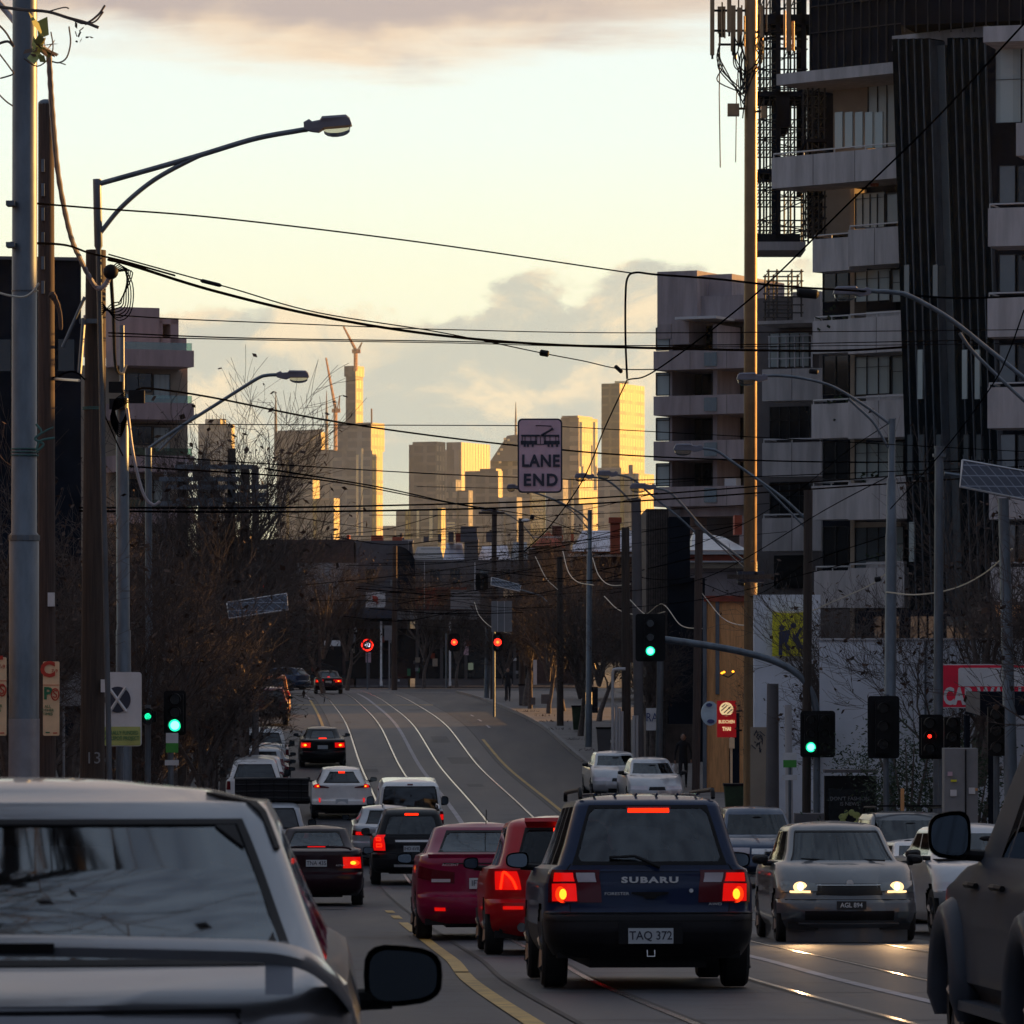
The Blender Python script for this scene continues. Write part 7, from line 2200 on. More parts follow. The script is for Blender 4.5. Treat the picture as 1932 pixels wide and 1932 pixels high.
pole('black timber pole immediately left of the big green light', 160, 1180, 995, 1182, 1430, .13, .16, 'timber')
pole('grey signal post behind the big green light', 160, 1246, 1240, 1243, 1440, .11, .12, 'steel', 'steel_pole')
pole('golden edged timber pole in front of the corner shops', 300, 745, 1030, 744, 1290, .15, .18, 'timber_red')
pole('thin grey pole on the far corner footpath', 262, 919, 1180, 918, 1300, .10, .14, 'steel', 'steel_pole')
b = MB(); pbox(b, 927, 966, 1134, 1192, 216, .06); o = b.build('road_sign', 'sign_back', origin=P(946, 1192, 216)); tag(o, 'large grey back of a road sign beside the far red light', 'sign')
b = MB()
for x in (938, 951): pbox(b, x, x + 1.5, 1134, 1192, 215.93, .06)
b.build('sign_ribs', 'rail_m', o)
b = MB(); pbox(b, 850, 906, 1113, 1149, 300, .1); tag(b.build('road_sign', 'sign_back', origin=P(880, 1149, 300)), 'wide grey sign back above the brick band of the shops', 'sign')
b = MB(); pbox(b, 725, 744, 1180, 1208, 322, .1); pbox(b, 733, 736, 1208, 1300, 322, .1); tag(b.build('notice_board', 'sign_back', origin=P(735, 1300, 322)), 'small grey notice board on a post before the dark shops', 'sign')

# telecom monopole
Ym = 130
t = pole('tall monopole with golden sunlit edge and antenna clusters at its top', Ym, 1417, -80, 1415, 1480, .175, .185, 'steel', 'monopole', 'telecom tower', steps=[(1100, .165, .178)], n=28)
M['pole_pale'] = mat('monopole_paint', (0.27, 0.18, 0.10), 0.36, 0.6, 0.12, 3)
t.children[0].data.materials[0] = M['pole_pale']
b = MB(); pbox(b, 1392, 1442, 1078, 1098, Ym - .35, .7); b.build('equipment_collar', 'ink', t)
crossarm(t, Ym, 1372, 1458, 1088, .12, 'timber', (), -.5)
for i, (x0, x1, y0, y1) in enumerate(((1340, 1348, -40, 103), (1379, 1388, 10, 96), (1354, 1369, 12, 62), (1372, 1380, -40, 60), (1391, 1400, 14, 80), (1424, 1431, -20, 90), (1434, 1440, 10, 70), (1484, 1492, -10, 96))):
    b = MB(); pbox(b, x0, x1, y0, y1, Ym - .6 + (i % 3) * .5, .14); o = b.build('panel_antenna', 'pole_pale', t)
    b = MB(); pbox(b, x0 + 2, x1 - 2, y1, y1 + 8, Ym - .55 + (i % 3) * .5, .06); b.build('connector', 'black', o)
for i, (x0, x1, y0, y1) in enumerate(((1361, 1364, 4, 70), (1366, 1369, 20, 72), (1392, 1395, -6, 62), (1398, 1401, 10, 66), (1403, 1406, 30, 88), (1356, 1360, 70, 84), (1384, 1390, 100, 112), (1436, 1440, 60, 100), (1445, 1448, -10, 60), (1478, 1483, 20, 90), (1494, 1499, 40, 96))):
    b = MB(); a_, c_ = P(x0, y1, Ym - .4 + .2 * (i % 4)), P(x1, y0, Ym - .4 + .2 * (i % 4)); b.tube([((a_.x + c_.x) / 2, a_.y, a_.z), ((a_.x + c_.x) / 2, a_.y, c_.z)], (c_.x - a_.x) / 2, 8); b.build('mount_tube', 'pole_pale', t)
b = MB(); pbox(b, 1373, 1395, 195, 218, Ym - .3, .25); b.build('radio_unit', 'pole_pale', t)
b = MB(); pbox(b, 1436, 1446, 200, 222, Ym - .3, .25); b.build('radio_unit', 'pole_pale', t)
for pts, r in (([(1358, 105, Ym), (1357, 176, Ym), (1359, 316, Ym)], .015), ([(1390, 150, Ym), (1388, 306, Ym)], .013)):
    b = MB(); b.tube([P(*p) for p in pts], r, 6); b.build('whip_antenna', 'black', t)
for y, x0, x1 in ((58, 1346, 1408), (84, 1355, 1410), (205, 1390, 1412), (60, 1420, 1490), (210, 1420, 1440), (20, 1346, 1410)):
    b = MB(); b.tube([P(x0, y, Ym), P(x1, y, Ym)], .035, 6); b.build('outrigger', 'black', t)
random.seed(11)
for k in range(22):
    x, y = random.choice([1358, 1386, 1397, 1404, 1432]), random.uniform(60, 110)
    b = MB(); b.tube(catmull([P(x, y, Ym - .2), P(x + random.uniform(-9, 9), y + 20, Ym - .3), P(x + random.uniform(-6, 9), y + 45, Ym - .2), P(1402 + random.uniform(-5, 4), y + random.uniform(60, 130), Ym - .2)], 5), .018, 5); b.build('feeder_cable', 'black', t)

# left substation poles
t = thing('pole_substation', 'cluster of timber poles with stacked crossarms and insulators above the left trees', 'substation', ground_pt(345, 900, 345, 1400, 150)); Yp = 150
for i, (x, y0, r, mm_) in enumerate(((345, 872, .17, 'timber'), (385, 866, .20, 'conc_dk'), (403, 905, .14, 'timber_red'), (437, 846, .13, 'timber'), (462, 880, .14, 'timber'), (482, 880, .11, 'conc_dk'), (312, 900, .10, 'conc_dk'))):
    b = MB(); g_ = ground_pt(x, y0, x, 1400, Yp); b.tube([g_, P(x, y0, Yp + (i % 3) * .8)], r, 10); b.build('post', mm_, t, smooth=50)
for x0, x1, y, ins in ((330, 478, 881, (350, 362, 372, 379)), (300, 452, 904, (312, 440)), (318, 505, 919, ()), (440, 508, 934, (452, 500)), (330, 500, 943, ()), (440, 525, 958, (450, 462, 510)), (300, 420, 950, ())):
    crossarm(t, Yp, x0, x1, y, .14, 'steel', ins, -.4)
for k in range(5):
    b = MB(); b.tube([P(350 + k * 26, 905, Yp - .3), P(366 + k * 26, 945, Yp - .3)], .04, 4); b.build('brace', 'steel', t)
b = MB(); b.tube([P(372, 880, Yp - .4), P(372, 905, Yp - .4)], .14, 10); b.build('transformer', 'conc_dk', t)
for x, y in ((438, 968), (500, 1000)): pass

# right of centre: shelter frame, posts, cabinet, ad panel, small signs
t = thing('handrail_frame', 'white tubular handrail frame on the right footpath beyond the parked cars', 'handrail', ground_pt(1160, 1300, 1160, 1400, 158))
for k, (x, y0) in enumerate(((1156, 1266), (1163, 1330), (1169, 1336), (1174, 1342), (1196, 1350), (1202, 1350))):
    b = MB(); g_ = ground_pt(x, y0, x, 1400, 158)
    b.tube([g_, P(x, y0, 158)] if k else [g_] + catmull([P(1156, 1290, 158), P(1156, 1270, 158), P(1160, 1263, 158), P(1180, 1262, 158)], 5), .05, 6); b.build('rail', 'rail_m', t)
t = thing('traffic_cabinet', 'grey double door traffic control cabinet with stickers at right', 'cabinet', ground_pt(1812, 1412, 1812, 1500, 85))
b = MB(); pbox(b, 1782, 1845, 1412, 1700, 85, .5); b.build('case', 'steel_lt' if False else 'conc_cab' if 'conc_cab' in M else 'sign_back', t)
b = MB(); pbox(b, 1821, 1823.5, 1414, 1700, 84.96, .05); b.build('door_gap', 'black', t)
for x, y, w_, h_, mm_ in ((1788, 1456, 9, 8, 'sign_pink'), (1794, 1471, 11, 4, 'sign_yellow'), (1793, 1490, 12, 12, 'sign_white'), (1828, 1486, 12, 12, 'sign_white'), (1839, 1487, 6, 5, 'brick_or')):
    b = MB(); pbox(b, x, x + w_, y, y + h_, 84.95, .02); b.build('sticker', mm_, t)
t = thing('advert_panel', 'black framed poster panel with dim yellow green design behind the grey hatchback', 'advertising panel', ground_pt(1605, 1460, 1605, 1500, 100))
b = MB(); pbox(b, 1556, 1654, 1464, 1750, 100, .25); b.build('case', 'black', t)
b = MB(); pbox(b, 1563, 1647, 1488, 1700, 99.97, .03); b.build('poster', 'bglass_dk', t)
text("DON'T RECLINE\nIN STYLE", .11, 'sign_back', t, P(1603, 1512, 99.95), name='poster_lettering') if False else text("DON'T FASHION\nIS NEWS", .11, 'sign_back', t, P(1603, 1512, 99.95), name='poster_lettering')
random.seed(2)
b = MB()
for k in range(18):
    a = k * .7
    q = P(1604 + 15 * math.cos(a), 1546 + 13 * math.sin(a), 99.94); b.ball(q, .045 + .02 * (k % 3), .01, .07, 8, 5)
b.build('poster_design', 'sign_lime', t)
b = MB(); pbox(b, 1556, 1654, 1452, 1458, 99.9, .6); b.build('top_rail', 'conc_dk', t)


def small_sign(label, Yd, x0, x1, y0, ym, y1, post, m1='sign_white', m2='sign_green', low=True):
    t = thing('stop_flag', label, 'sign', ground_pt(post, y1, post, 1600, Yd), 'green and white tram stop flags')
    b = MB(); pbox(b, x0, x1, y0, ym, Yd, .05); b.build('upper_panel', m1, t)
    b = MB(); pbox(b, x0, x1, ym, y1, Yd, .05); b.build('lower_panel', m2, t)
    b = MB(); g_ = ground_pt(post, y1, post, 1600, Yd + .06); b.tube([g_, P(post, y0, Yd + .06)], .035, 8); b.build('post', 'steel', t)
    if low:
        b = MB(); pbox(b, x0 - 2, x1 + 1, y1 + 14, y1 + 24, Yd, .04); b.build('route_plate', 'sign_white', t)
small_sign('white and green tram stop flag below the left green light', 87, 313, 336, 1383, 1402, 1420, 322)
small_sign('white and green tram stop flag left of the curved mast post', 116, 1478, 1503, 1420, 1434, 1448, 1490)
t = pole('slim grey post behind the tram stop flag at right', 122, 1487, 1330, 1489, 1500, .09, .1, 'concrete', 'concrete_post')
pole('thick grey trunk like post between graffiti pillar and tram stop flag', 124, 1458, 1290, 1457, 1500, .15, .19, 'conc_dk', 'concrete_post')
b = MB(); pbox(b, 1378, 1382, 1390, 1500, 148, .1); pbox(b, 1376, 1386, 1392, 1412, 147.9, .05); tag(b.build('parking_plate', 'sign_cream', origin=P(1380, 1500, 148)), 'small sunlit yellow parking plate on a slim post by the orange shop', 'sign')
t = thing('twin_lamp', 'pair of small glowing amber lamps outside the orange board shop', 'lamp', P(1374, 1275, 144))
for x, y in ((1366, 1268), (1383, 1267), (1362, 1270)):
    b = MB(); b.ball(P(x, y, 144), .04, .04, .035); b.build('bulb', 'amber', t, smooth=True)
b = MB(); b.tube([P(1360, 1272, 144), P(1374, 1278, 144), P(1386, 1270, 144)], .02, 5); b.build('bracket', 'black', t)
t = thing('corner_noticeboard', 'blue and white RA shop poster leaning beside the board fence', 'poster', ground_pt(1230, 1340, 1230, 1400, 165))
b = MB(); pbox(b, 1219, 1240, 1336, 1378, 165, .05); b.build('panel', 'sign_white', t); text('RA', .42, 'sign_blue', t, P(1230, 1354, 164.95), name='poster_lettering', sx=.8)
b = MB(); pbox(b, 1006, 1013, 1245, 1292, 226, .1); tag(b.build('info_post', 'sign_white', origin=P(1010, 1310, 226)), 'slender white information post among the lit trees', 'sign')
b = MB(); pbox(b, 1021, 1040, 1310, 1328, 222, .4); pbox(b, 1002, 1010, 1316, 1330, 222, .4); tag(b.build('planter', 'conc_dk', origin=P(1025, 1330, 222)), 'small dark planter on the far right footpath', 'planter')
b = MB(); pbox(b, 1700, 1706, 1488, 1530, 80, .1); tag(b.build('marker_post', 'brick_or', origin=P(1703, 1530, 80)), 'slim orange marker post behind the roof rack', 'post')
b = MB(); pbox(b, 1500, 1560, 1535, 1700, 110, .5); tag(b.build('low_wall', 'conc_dk', origin=P(1530, 1600, 110)), 'low dark wall behind the blue utility', 'wall')

# small street furniture and lit shop door on the far right footpath
M['warm_lit'] = emis('warm_window_lit', (1.0, .55, .18), 1.6)
t = thing('lit_doorway', 'doorway with two warm glowing glass strips behind the slim steel lamp', 'doorway', ground_pt(1112, 1300, 1112, 1400, 216))
b = MB(); pbox(b, 1098, 1128, 1296, 1345, 216, .3); b.build('door_frame', 'dark_wall', t)
for x in (1105, 1114): b = MB(); pbox(b, x, x + 3, 1306, 1334, 215.95, .05); b.build('glass_strip', 'warm_lit', t)
for i, (Yd, off, lab, kind) in enumerate(((200, 7.4, 'green wheelie bin on the far right footpath', 0), (182, 7.2, 'grey litter bin near the slim steel lamp pole', 1), (172, 7.1, 'row end bollard nearest the handrail frame', 2), (176, 7.1, 'second bollard beyond the handrail frame', 2), (240, 7.3, 'green litter bin by the lit golden trees', 1), (134, 7.6, 'dark green wheelie bin beside the orange board shop', 0))):
    x, g_ = xc(Yd) + off, gz(Yd) + .145
    if kind == 2:
        t = thing('bollard', lab, 'bollard', (x, Yd, g_)); b = MB(); b.tube([(x, Yd, g_), (x, Yd, g_ + .95)], .07, 10); b.build('shaft', 'conc_dk', t); b = MB(); b.tube([(x, Yd, g_ + .75), (x, Yd, g_ + .85)], .074, 10); b.build('reflective_band', 'sign_white', t)
    else:
        t = thing('bin', lab, 'bin', (x, Yd, g_)); b = MB(); b.hexa([(x - .22, Yd - .25, g_ + .05), (x + .22, Yd - .25, g_ + .05), (x + .22, Yd + .25, g_ + .05), (x - .22, Yd + .25, g_ + .05), (x - .29, Yd - .32, g_ + 1.0), (x + .29, Yd - .32, g_ + 1.0), (x + .29, Yd + .32, g_ + 1.0), (x - .29, Yd + .32, g_ + 1.0)]); b.build('case', 'sign_green' if False else 'leaf_green' if kind == 0 else 'conc_dk', t)
        b = MB(); b.box(x - .31, x + .31, Yd - .35, Yd + .33, g_ + 1.0, g_ + 1.07); b.build('lid', 'black', t)
# dense cross street wires over the junction and the right lanes
rnd = random.Random(14)
for i, (ya, yb, Yd, r_) in enumerate(((1012, 985, 178, .010), (1048, 1003, 168, .010), (1063, 1030, 190, .012), (1086, 1046, 205, .013), (1098, 1075, 182, .010), (1118, 1100, 215, .014), (1136, 1096, 196, .010), (918, 905, 150, .010), (972, 950, 160, .012), (1150, 1132, 225, .012))):
    lab = ('first', 'second', 'third', 'fourth', 'fifth', 'sixth', 'seventh', 'uppermost', 'ninth', 'lowest')[i] + ' of the thin tram span wires strung across the far road'
    x0, x1 = rnd.uniform(660, 800), rnd.uniform(1250, 1500)
    wire(lab, [(x0, ya, Yd), ((x0 + x1) / 2, (ya + yb) / 2 + 10, Yd), (x1, yb, Yd)], r_)

rnd = random.Random(44)
words_ = 'long short low high slack taut faint dark fine thin'.split()
where_ = ('over the turning car', 'above the speed sign', 'in front of the curved corner', 'beside the far red light', 'over the corner footpath', 'above the golden trees', 'near the iron roofed house', 'over the boarded building', 'left of the slim steel lamp', 'behind the lane sign foot')
for i in range(30):
    Yd = rnd.uniform(160, 320); ya = rnd.uniform(985, 1170); x0 = rnd.uniform(560, 900); x1 = x0 + rnd.uniform(200, 520)
    yb = ya + rnd.uniform(-45, 20)
    lab = '%s black service wire %s, %s' % (words_[i % 10], where_[(i * 3) % 10], ('rising to the right', 'nearly level', 'crossing two others')[i // 10])
    wire(lab, [(x0, ya, Yd), ((x0 + x1) / 2, (ya + yb) / 2 + rnd.uniform(4, 16), Yd), (x1, yb, Yd)], rnd.choice([.009, .012, .016]))
# ------------------------------------------------------------------ trees, shrubs, people
def grow_tree(seed, h, spread, r0, lv=(6, 7, 8, 5), up=.35, bare=1.0, leaves=0, trunk_h=.3, tw=.011):
    """returns (trunk and limbs, twigs, leaves) as mesh builders, in metres round the origin"""
    rnd = random.Random(seed)
    T, W_, Lf = MB(), MB(), MB()

    def rdir(d, ang):
        a = Vector((rnd.gauss(0, 1), rnd.gauss(0, 1), rnd.gauss(0, 1)))
        a = (a - d * a.dot(d)).normalized()
        return (d * math.cos(ang) + a * math.sin(ang)).normalized()

    def limb(p, d, L, r, lvl):
        ns = (6, 5, 4, 3, 2)[lvl]
        pts, rs = [p], [r]
        q = Vector(p)
        for i in range(ns):
            d = (d + Vector((rnd.gauss(0, .16), rnd.gauss(0, .16), rnd.gauss(0, .12) + up * (.25 if lvl < 2 else .12)))).normalized()
            q = q + d * (L / ns)
            pts.append(q.copy()); rs.append(max(tw * .6, r * (1 - .75 * (i + 1) / ns)))
        (T if lvl < 2 else W_).tube(pts, rs, (8, 6, 4, 3, 3)[lvl], cap=False)
        if lvl < 4:
            n = lv[min(lvl, 3)]
            for k in range(n):
                t = .25 + .75 * (k + rnd.random()) / n if lvl else .45 + .55 * (k + .5 * rnd.random()) / n
                i = min(ns - 1, int(t * ns))
                f = t * ns - i
                c = pts[i] * (1 - f) + pts[i + 1] * f
                dd = (pts[i + 1] - pts[i]).normalized()
                rr = rs[i] * (1 - f) + rs[i + 1] * f
                limb(c, rdir(dd, rnd.uniform(.35, .85)), L * rnd.uniform(.42, .68) * (1.15 if lvl == 0 else 1), max(tw * .6, rr * rnd.uniform(.45, .65)), lvl + 1)
        elif leaves and rnd.random() < leaves:
            c = pts[-1]
            s = rnd.uniform(.07, .14)
            a, b_ = rdir(d, 1.2) * s, rdir(d, 1.4) * s
            Lf.add([c, c + a, c + a + b_, c + b_], [(0, 1, 2, 3)])
    # trunk, then limbs spreading from its head
    limb(Vector((0, 0, 0)), Vector((rnd.gauss(0, .03), rnd.gauss(0, .03), 1)).normalized(), h * (trunk_h + .15), r0, 0)
    for k in range(lv[0]):
        a = 2 * math.pi * (k + rnd.random() * .6) / lv[0]
        d = Vector((math.cos(a) * spread, math.sin(a) * spread, 1)).normalized()
        limb(Vector((0, 0, h * trunk_h * rnd.uniform(.75, 1.1))), d, h * rnd.uniform(.42, .58), r0 * .66, 1)
    return T, W_, Lf


tree_protos = []
for i, (sd, h_, sp_, r0, lf, upv) in enumerate(((1, 8.5, .42, .17, .22, .55), (2, 7.5, .48, .15, .15, .5), (3, 10.0, .38, .20, .25, .6))):
    T, W_, Lf = grow_tree(sd, h_, sp_, r0, (6, 7, 7, 5), upv, leaves=lf, tw=.009)
    t = thing('bare_tree', 'x', 'tree', (0, 0, 0))
    T.build('trunk', 'bark', t, smooth=60)
    W_.build('twigs', 'twig', t)
    Lf.build('leaves', 'leaf_dead', t)
    tree_protos.append((t, h_))
used = set()


def place_tree(kind, label, Yd, px=None, X=None, s=1.0, rz=0.0, group='bare street trees', mats=None, dz=0.1):
    src, h_ = tree_protos[kind]
    x = X if X is not None else (px - CXP) / FPX * Yd
    if kind not in used:
        used.add(kind); t = src
    else:
        t = src.copy(); C.objects.link(t)
        for ch in src.children:
            c_ = ch.copy(); C.objects.link(c_); c_.parent = t
    t.location = (x, Yd, gz(Yd) + dz); t.rotation_euler = (0, 0, rz); t.scale = (s, s, s)
    tag(t, label, 'tree', group)
    return t


TL = [(0, 'bare tree with sparse leaves rising over the left poles substation', 140, 448, 0.81, 0.3), (1, 'bare tree directly behind the X sign', 92, 262, 0.84, 1.2), (2, 'bare tree between the dark hall and timber pole', 100, 130, 0.84, 2.0),
      (0, 'bare tree at far left behind the thick steel pole', 84, 20, 0.75, 2.9), (1, 'bare tree beside the left green light', 124, 288, 0.79, 3.7), (2, 'bare tree over the row of parked cars', 128, 318, 0.73, 4.4),
      (0, 'bare brown tree drooping beside the canopy utility', 150, 333, 0.79, 5.2), (1, 'bare tree standing behind the black box roof car', 168, 368, 0.88, .8), (2, 'bare tree above the dull red off roader', 190, 375, 0.75, 1.7),
      (0, 'bare tree behind the solar panel at left', 178, 353, 0.92, 2.4), (1, 'bare twiggy tree close to the sunlit van', 212, 350, 0.92, 3.1), (2, 'bare tree near the far left junction corner', 240, 395, 0.79, 4.0),
      (0, 'bare tree in front of the curved corner shop', 270, 495, 0.75, 5.0), (1, 'bare tree at the far corner beyond the turning car', 300, 530, 0.88, 5.9), (2, 'bare tree in front of the balcony apartments', 200, 255, 0.88, .5),
      (1, 'bare tree low behind the hoarding board', 118, 205, 0.84, 1.5), (0, 'bare tree reaching its long limbs toward the road at left', 122, 383, 0.65, 2.2), (2, 'bare tree against the brick shop wall', 160, 285, 0.70, 3.3),
      (0, 'tallest bare tree, its leafy twigs crossing the left skyline towers', 150, 426, 1.36, .4), (2, 'second tall bare tree overlapping the unfinished skyline tower', 172, 432, 1.12, 3.0), (2, 'bare tree standing over the painted wall of the far shops', 285, 610, 0.85, 1.1), (1, 'bare tree under the tallest one at left', 195, 400, 1.10, 2.6),
      (1, 'bare tree filling the gap beside the brick shop', 230, 333, 1.06, .2)]
for kd, lab, Yd, px, s_, rz in TL:
    place_tree(kd, lab, Yd, px=px, s=s_, rz=rz)
TRr = [(0, 'sunlit bare tree with coppery twigs nearest the big grey sign back', 238, 992, 1.0, 2.2), (2, 'sunlit coppery tree behind the far dark timber pole', 227, 1062, .8, 0.2), (1, 'tall thin tree in front of the brick band of the shops', 322, 800, 1.0, 1.9), (0, 'thin tree beside the speed sign', 300, 655, .9, 0.7),
       (1, 'bare tree lit golden by the low sun beside the far lamp', 232, 1000, 0.84, 1.0), (0, 'bare tree with bright golden trunk on the right footpath', 222, 1035, 0.75, 2.0), (2, 'bare tree shaded below the golden one', 196, 1095, 0.66, 3.0),
       (1, 'bare tree in front of the boarded building', 170, 1230, 0.70, 4.0), (0, 'bare tree spreading over the white building wall', 123.5, 1590, 0.78, 5.0), (2, 'bare tree with rusty leaves before the black fins', 115, 1850, 0.85, .6),
       (1, 'bare tree at the right edge under the solar panel', 84, 2070, 0.85, 1.8), (0, 'bare tree between the monopole and the orange shop', 138, 1455, 0.50, 2.7), (1, 'slender bare tree rising over the shop roof', 330, 862, 0.92, 3.6),
       (2, 'bare tree in shadow near the slim steel lamp', 210, 1130, 0.66, 4.9), (1, 'small bare tree close to the far red light', 256, 955, 0.70, 5.5), (0, 'bare tree beside the parapet shop', 180, 1290, 0.66, .9)]
for kd, lab, Yd, px, s_, rz in TRr:
    place_tree(kd, lab, Yd, px=px, s=s_, rz=rz, group='bare trees on the right side')
place_tree(2, 'tall bare tree overhanging the silver sedan, outside the picture', 15.5, X=-3.5, s=1.25, rz=.5)
place_tree(0, 'bare tree at left behind the camera, outside the picture', 9, X=-6.0, s=1.35, rz=1.5)
for k, src in enumerate(tree_protos):
    assert k in used

# twigs hanging into the top left corner
random.seed(21)
t = thing('hanging_branch', 'bare branch tips with a few yellow green leaves in the top left corner', 'branch', P(-20, 20, 40))
b, lf, lf2 = MB(), MB(), MB()
def tw_(pts, r=.012): b.tube(catmull([P(x, y, 40) for x, y in pts], 4), r, 5)
tw_([(-20, 10), (40, 18), (90, 22), (130, 34), (160, 42), (186, 52)], .014); tw_([(130, 34), (160, 44), (185, 28), (198, 10)], .010); tw_([(160, 46), (180, 40), (195, 22)], .008); tw_([(90, 22), (120, 14), (130, 16)], .006)
tw_([(130, 50), (133, 80), (126, 108), (112, 118), (98, 116)], .007); tw_([(112, 118), (124, 122)], .005); tw_([(-10, 90), (20, 130), (24, 140), (0, 148)], .007); tw_([(-10, 170), (10, 190), (24, 200)], .007); tw_([(-10, 40), (10, 60), (25, 85)], .009)
tw_([(96, 60), (100, 90), (92, 110), (70, 125), (45, 110)], .006); tw_([(-10, 85), (14, 78), (26, 88)], .012)
b.build('twigs', 'bark', t)
for k in range(26):
    x, y = random.gauss(76, 9), random.gauss(90, 13)
    q = P(x, y, 40 + random.uniform(-.1, .1)); a = Vector((random.gauss(0, .05), random.gauss(0, .05), random.gauss(0, .05))); c_ = Vector((random.gauss(0, .05), random.gauss(0, .05), random.gauss(0, .05)))
    (lf if k % 2 else lf2).add([q, q + a, q + a + c_, q + c_], [(0, 1, 2, 3)])
for k in range(10):
    q = P(random.gauss(150, 9), random.gauss(66, 8), 40); a = Vector((random.gauss(0, .02), 0, random.gauss(0, .02))); c_ = Vector((random.gauss(0, .02), .01, random.gauss(0, .02)))
    lf2.add([q, q + a, q + a + c_, q + c_], [(0, 1, 2, 3)])
lf.build('green_leaves', 'leaf_lime' if 'leaf_lime' in M else 'sign_lime', t); lf2.build('brown_leaves', 'leaf_dead', t)


def shrub(label, Yd, px, w_, h_, n, name='shrub', m_='leaf_green', base_y=None, seed=1):
    rnd = random.Random(seed)
    x = (px - CXP) / FPX * Yd
    g = gz(Yd) + .1
    t = thing(name, label, 'shrub', (x, Yd, g), 'dark shrubs on the right')
    b = MB()
    for k in range(7):
        a = rnd.uniform(0, 6.28)
        b.tube([(x, Yd, g), (x + .4 * w_ * math.cos(a) * .5, Yd + .3 * math.sin(a), g + h_ * .5), (x + w_ * .45 * math.cos(a), Yd + .6 * math.sin(a), g + h_ * .85)], [.05, .03, .01], 5)
    b.build('stems', 'bark', t)
    b = MB()
    cl = [(rnd.uniform(-.5, .5) * w_, rnd.uniform(-.5, .5) * 1.4, rnd.uniform(.08, .95) * h_) for _ in range(46)]
    for k in range(n):
        c = rnd.choice(cl)
        sc = .30 + .25 * (k % 3)
        q = Vector((x + c[0] + rnd.gauss(0, sc * .45), Yd + c[1] + rnd.gauss(0, .25), g + max(0.02, c[2] + rnd.gauss(0, sc * .45))))
        s = rnd.uniform(.04, .09)
        u = Vector((rnd.gauss(0, 1), rnd.gauss(0, 1), rnd.gauss(0, .6) + .4)).normalized() * s * 1.5
        v = Vector((rnd.gauss(0, 1), rnd.gauss(0, 1), rnd.gauss(0, 1))).normalized() * s * .55
        b.add([q - u * .5, q + v * .5, q + u * .5, q - v * .5], [(0, 1, 2, 3)])
    b.build('foliage', m_, t)


shrub('dark green shrub right of the grey signal pole', 98, 1715, 1.6, 3.6, 5200, seed=1)
shrub('dark green shrub behind the red arrow light', 101, 1775, 1.7, 3.1, 5200, seed=2)
shrub('dark green shrub left of the grey signal pole', 104, 1635, 1.3, 2.9, 3400, seed=3)
shrub('dark green shrub hidden under the canopy', 99, 1835, 1.5, 3.0, 3400, seed=4)
shrub('small yellowed shrub at the foot of the timber poles at left', 90, 140, 1.6, 1.6, 1600, m_='leaf_dark', seed=5)
for k in range(12):
    y = 225 - k * 8
    rnd = random.Random(k)
    b = MB(); x0 = xc(y) + KR + .6
    for j in range(14):
        q = Vector((x0 + rnd.gauss(0, .3), y + rnd.gauss(0, .4), gz(y) + .15)); b.tube([q, q + Vector((rnd.gauss(0, .05), 0, rnd.uniform(.03, .10)))], .012, 3)
    if k == 0:
        all_ = b
    else:
        all_.v_ = None
        all_.add(b.v, b.f)
tag(all_.build('verge_grass', 'leaf_dark'), kind='stuff')


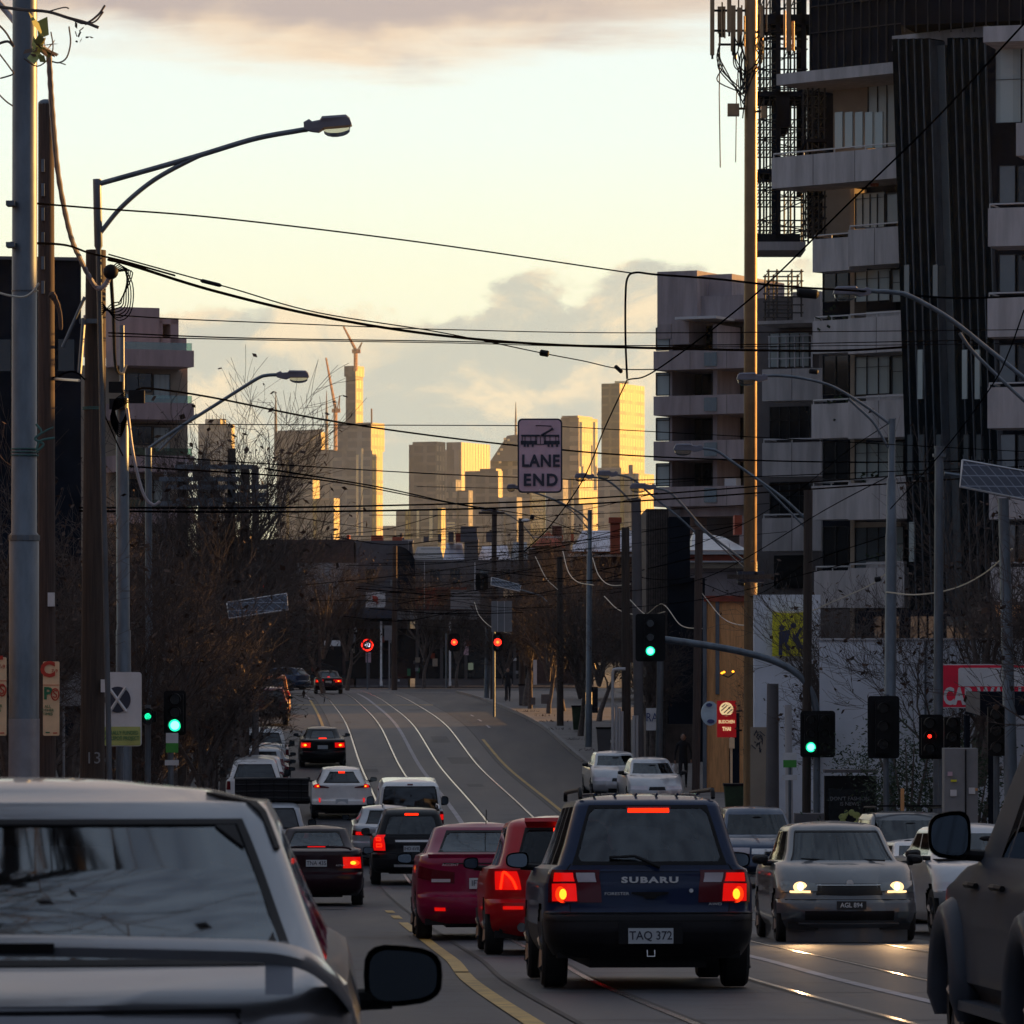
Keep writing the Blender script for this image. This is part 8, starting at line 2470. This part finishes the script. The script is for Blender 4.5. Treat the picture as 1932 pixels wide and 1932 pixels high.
def person(label, Yd, px, h=1.74, step=.3, cat='person', bag=True):
    x = (px - CXP) / FPX * Yd
    g = gz(Yd) + .145
    t = thing('person', label, cat, (x, Yd, g))
    V = [(0, 0, .95), (0, 0, 1.12), (0, .01, 1.32), (0, .02, 1.46), (0, .0, 1.55),                       # pelvis spine neck
         (-.09, .02, .90), (-.10, -.12 * step * 3, .50), (-.10, .02 - step * .75, .09), (-.10, -.10 - step * .6, .04),
         (.09, -.02, .90), (.10, .12, .50), (.10, step * .6, .09), (.10, step * .6 - .14, .04),
         (-.19, .02, 1.42), (-.26, .04, 1.14), (-.27, -.06, .90), (.19, .02, 1.42), (.26, .0, 1.14), (.25, -.12, .93), (0, -.01, 1.64)]
    E = [(0, 1), (1, 2), (2, 3), (3, 4), (0, 5), (5, 6), (6, 7), (7, 8), (0, 9), (9, 10), (10, 11), (11, 12), (3, 13), (13, 14), (14, 15), (3, 16), (16, 17), (17, 18), (4, 19)]
    Rr = [.15, .14, .17, .14, .055, .10, .068, .045, .035, .10, .068, .045, .035, .075, .048, .03, .075, .048, .03, .06]
    me = bpy.data.meshes.new('body'); me.from_pydata(V, E, [])
    o = bpy.data.objects.new('body', me); C.objects.link(o)
    o.modifiers.new('s', 'SKIN'); o.modifiers.new('d', 'SUBSURF').levels = 1
    for i, v in enumerate(me.skin_vertices[0].data):
        v.radius = (Rr[i], Rr[i] * .8); v.use_root = (i == 0)
    dg = bpy.context.evaluated_depsgraph_get()
    m2 = bpy.data.meshes.new_from_object(o.evaluated_get(dg))
    bpy.data.objects.remove(o)
    o = bpy.data.objects.new('body', m2); C.objects.link(o); o.parent = t
    m2.materials.append(M['cloth_dk']); m2.materials.append(M['trouser'])
    for p in m2.polygons:
        p.material_index = 1 if p.center.z < .93 else 0
        p.use_smooth = True
    b = MB(); b.ball((0, -.02, 1.65), .078, .095, .115, 14, 10); b.ball((0, -.12, 1.64), .015, .02, .025, 6, 4)
    for s_ in (-1, 1): b.ball((s_ * .08, -.01, 1.645), .012, .02, .03, 6, 4)
    b.build('head', 'skin', t, smooth=True, world=False)
    b = MB(); b.ball((0, .012, 1.675), .088, .10, .11, 14, 10); b.build('hair', 'black', t, smooth=True, world=False)
    b = MB()
    for s_, hx, hy, hz_ in ((-1, -.27, -.07, .86), (1, .25, -.13, .89)):
        b.ball((hx, hy, hz_), .028, .035, .045, 8, 6)
        for f_ in range(4): b.tube([(hx - .018 + f_ * .012, hy - .01, hz_ - .03), (hx - .018 + f_ * .012, hy - .025, hz_ - .075 + abs(f_ - 1.5) * .006)], .008, 4)
        b.tube([(hx, hy - .03, hz_), (hx + s_ * -.02, hy - .045, hz_ - .04)], .009, 4)
    b.build('hands', 'skin', t, smooth=True, world=False)
    o_ = []
    if bag:
        bg2 = MB(); bg2.tube(catmull([(x - .27, Yd - .07, g + .80), (x - .30, Yd - .07, g + .68), (x - .31, Yd - .07, g + .55), (x - .29, Yd - .07, g + .46)], 3), [.015, .04, .06, .08, .09, .095, .09, .07, .05, .02][:10], 8)
        o = bg2.build('carrier_bag', 'sign_white', smooth=True, origin=(x - .28, Yd, g + .5)); tag(o, 'small pale carrier bag in the walking person hand', 'bag')
    return t


M['cloth_dk'] = mat('dark_coat', (.010, .010, .014), .9, 0, .2, 10)
M['trouser'] = mat('dark_trousers', (.014, .015, .022), .9, 0, .2, 10)
M['skin'] = mat('skin', (.32, .19, .14), .6, 0, .05)
person('person in dark coat walking toward us by the board fence', 155, 1289, step=.3)
person('person in dark clothes on the far right footpath by the lit trees', 250, 958, step=.2, bag=False)
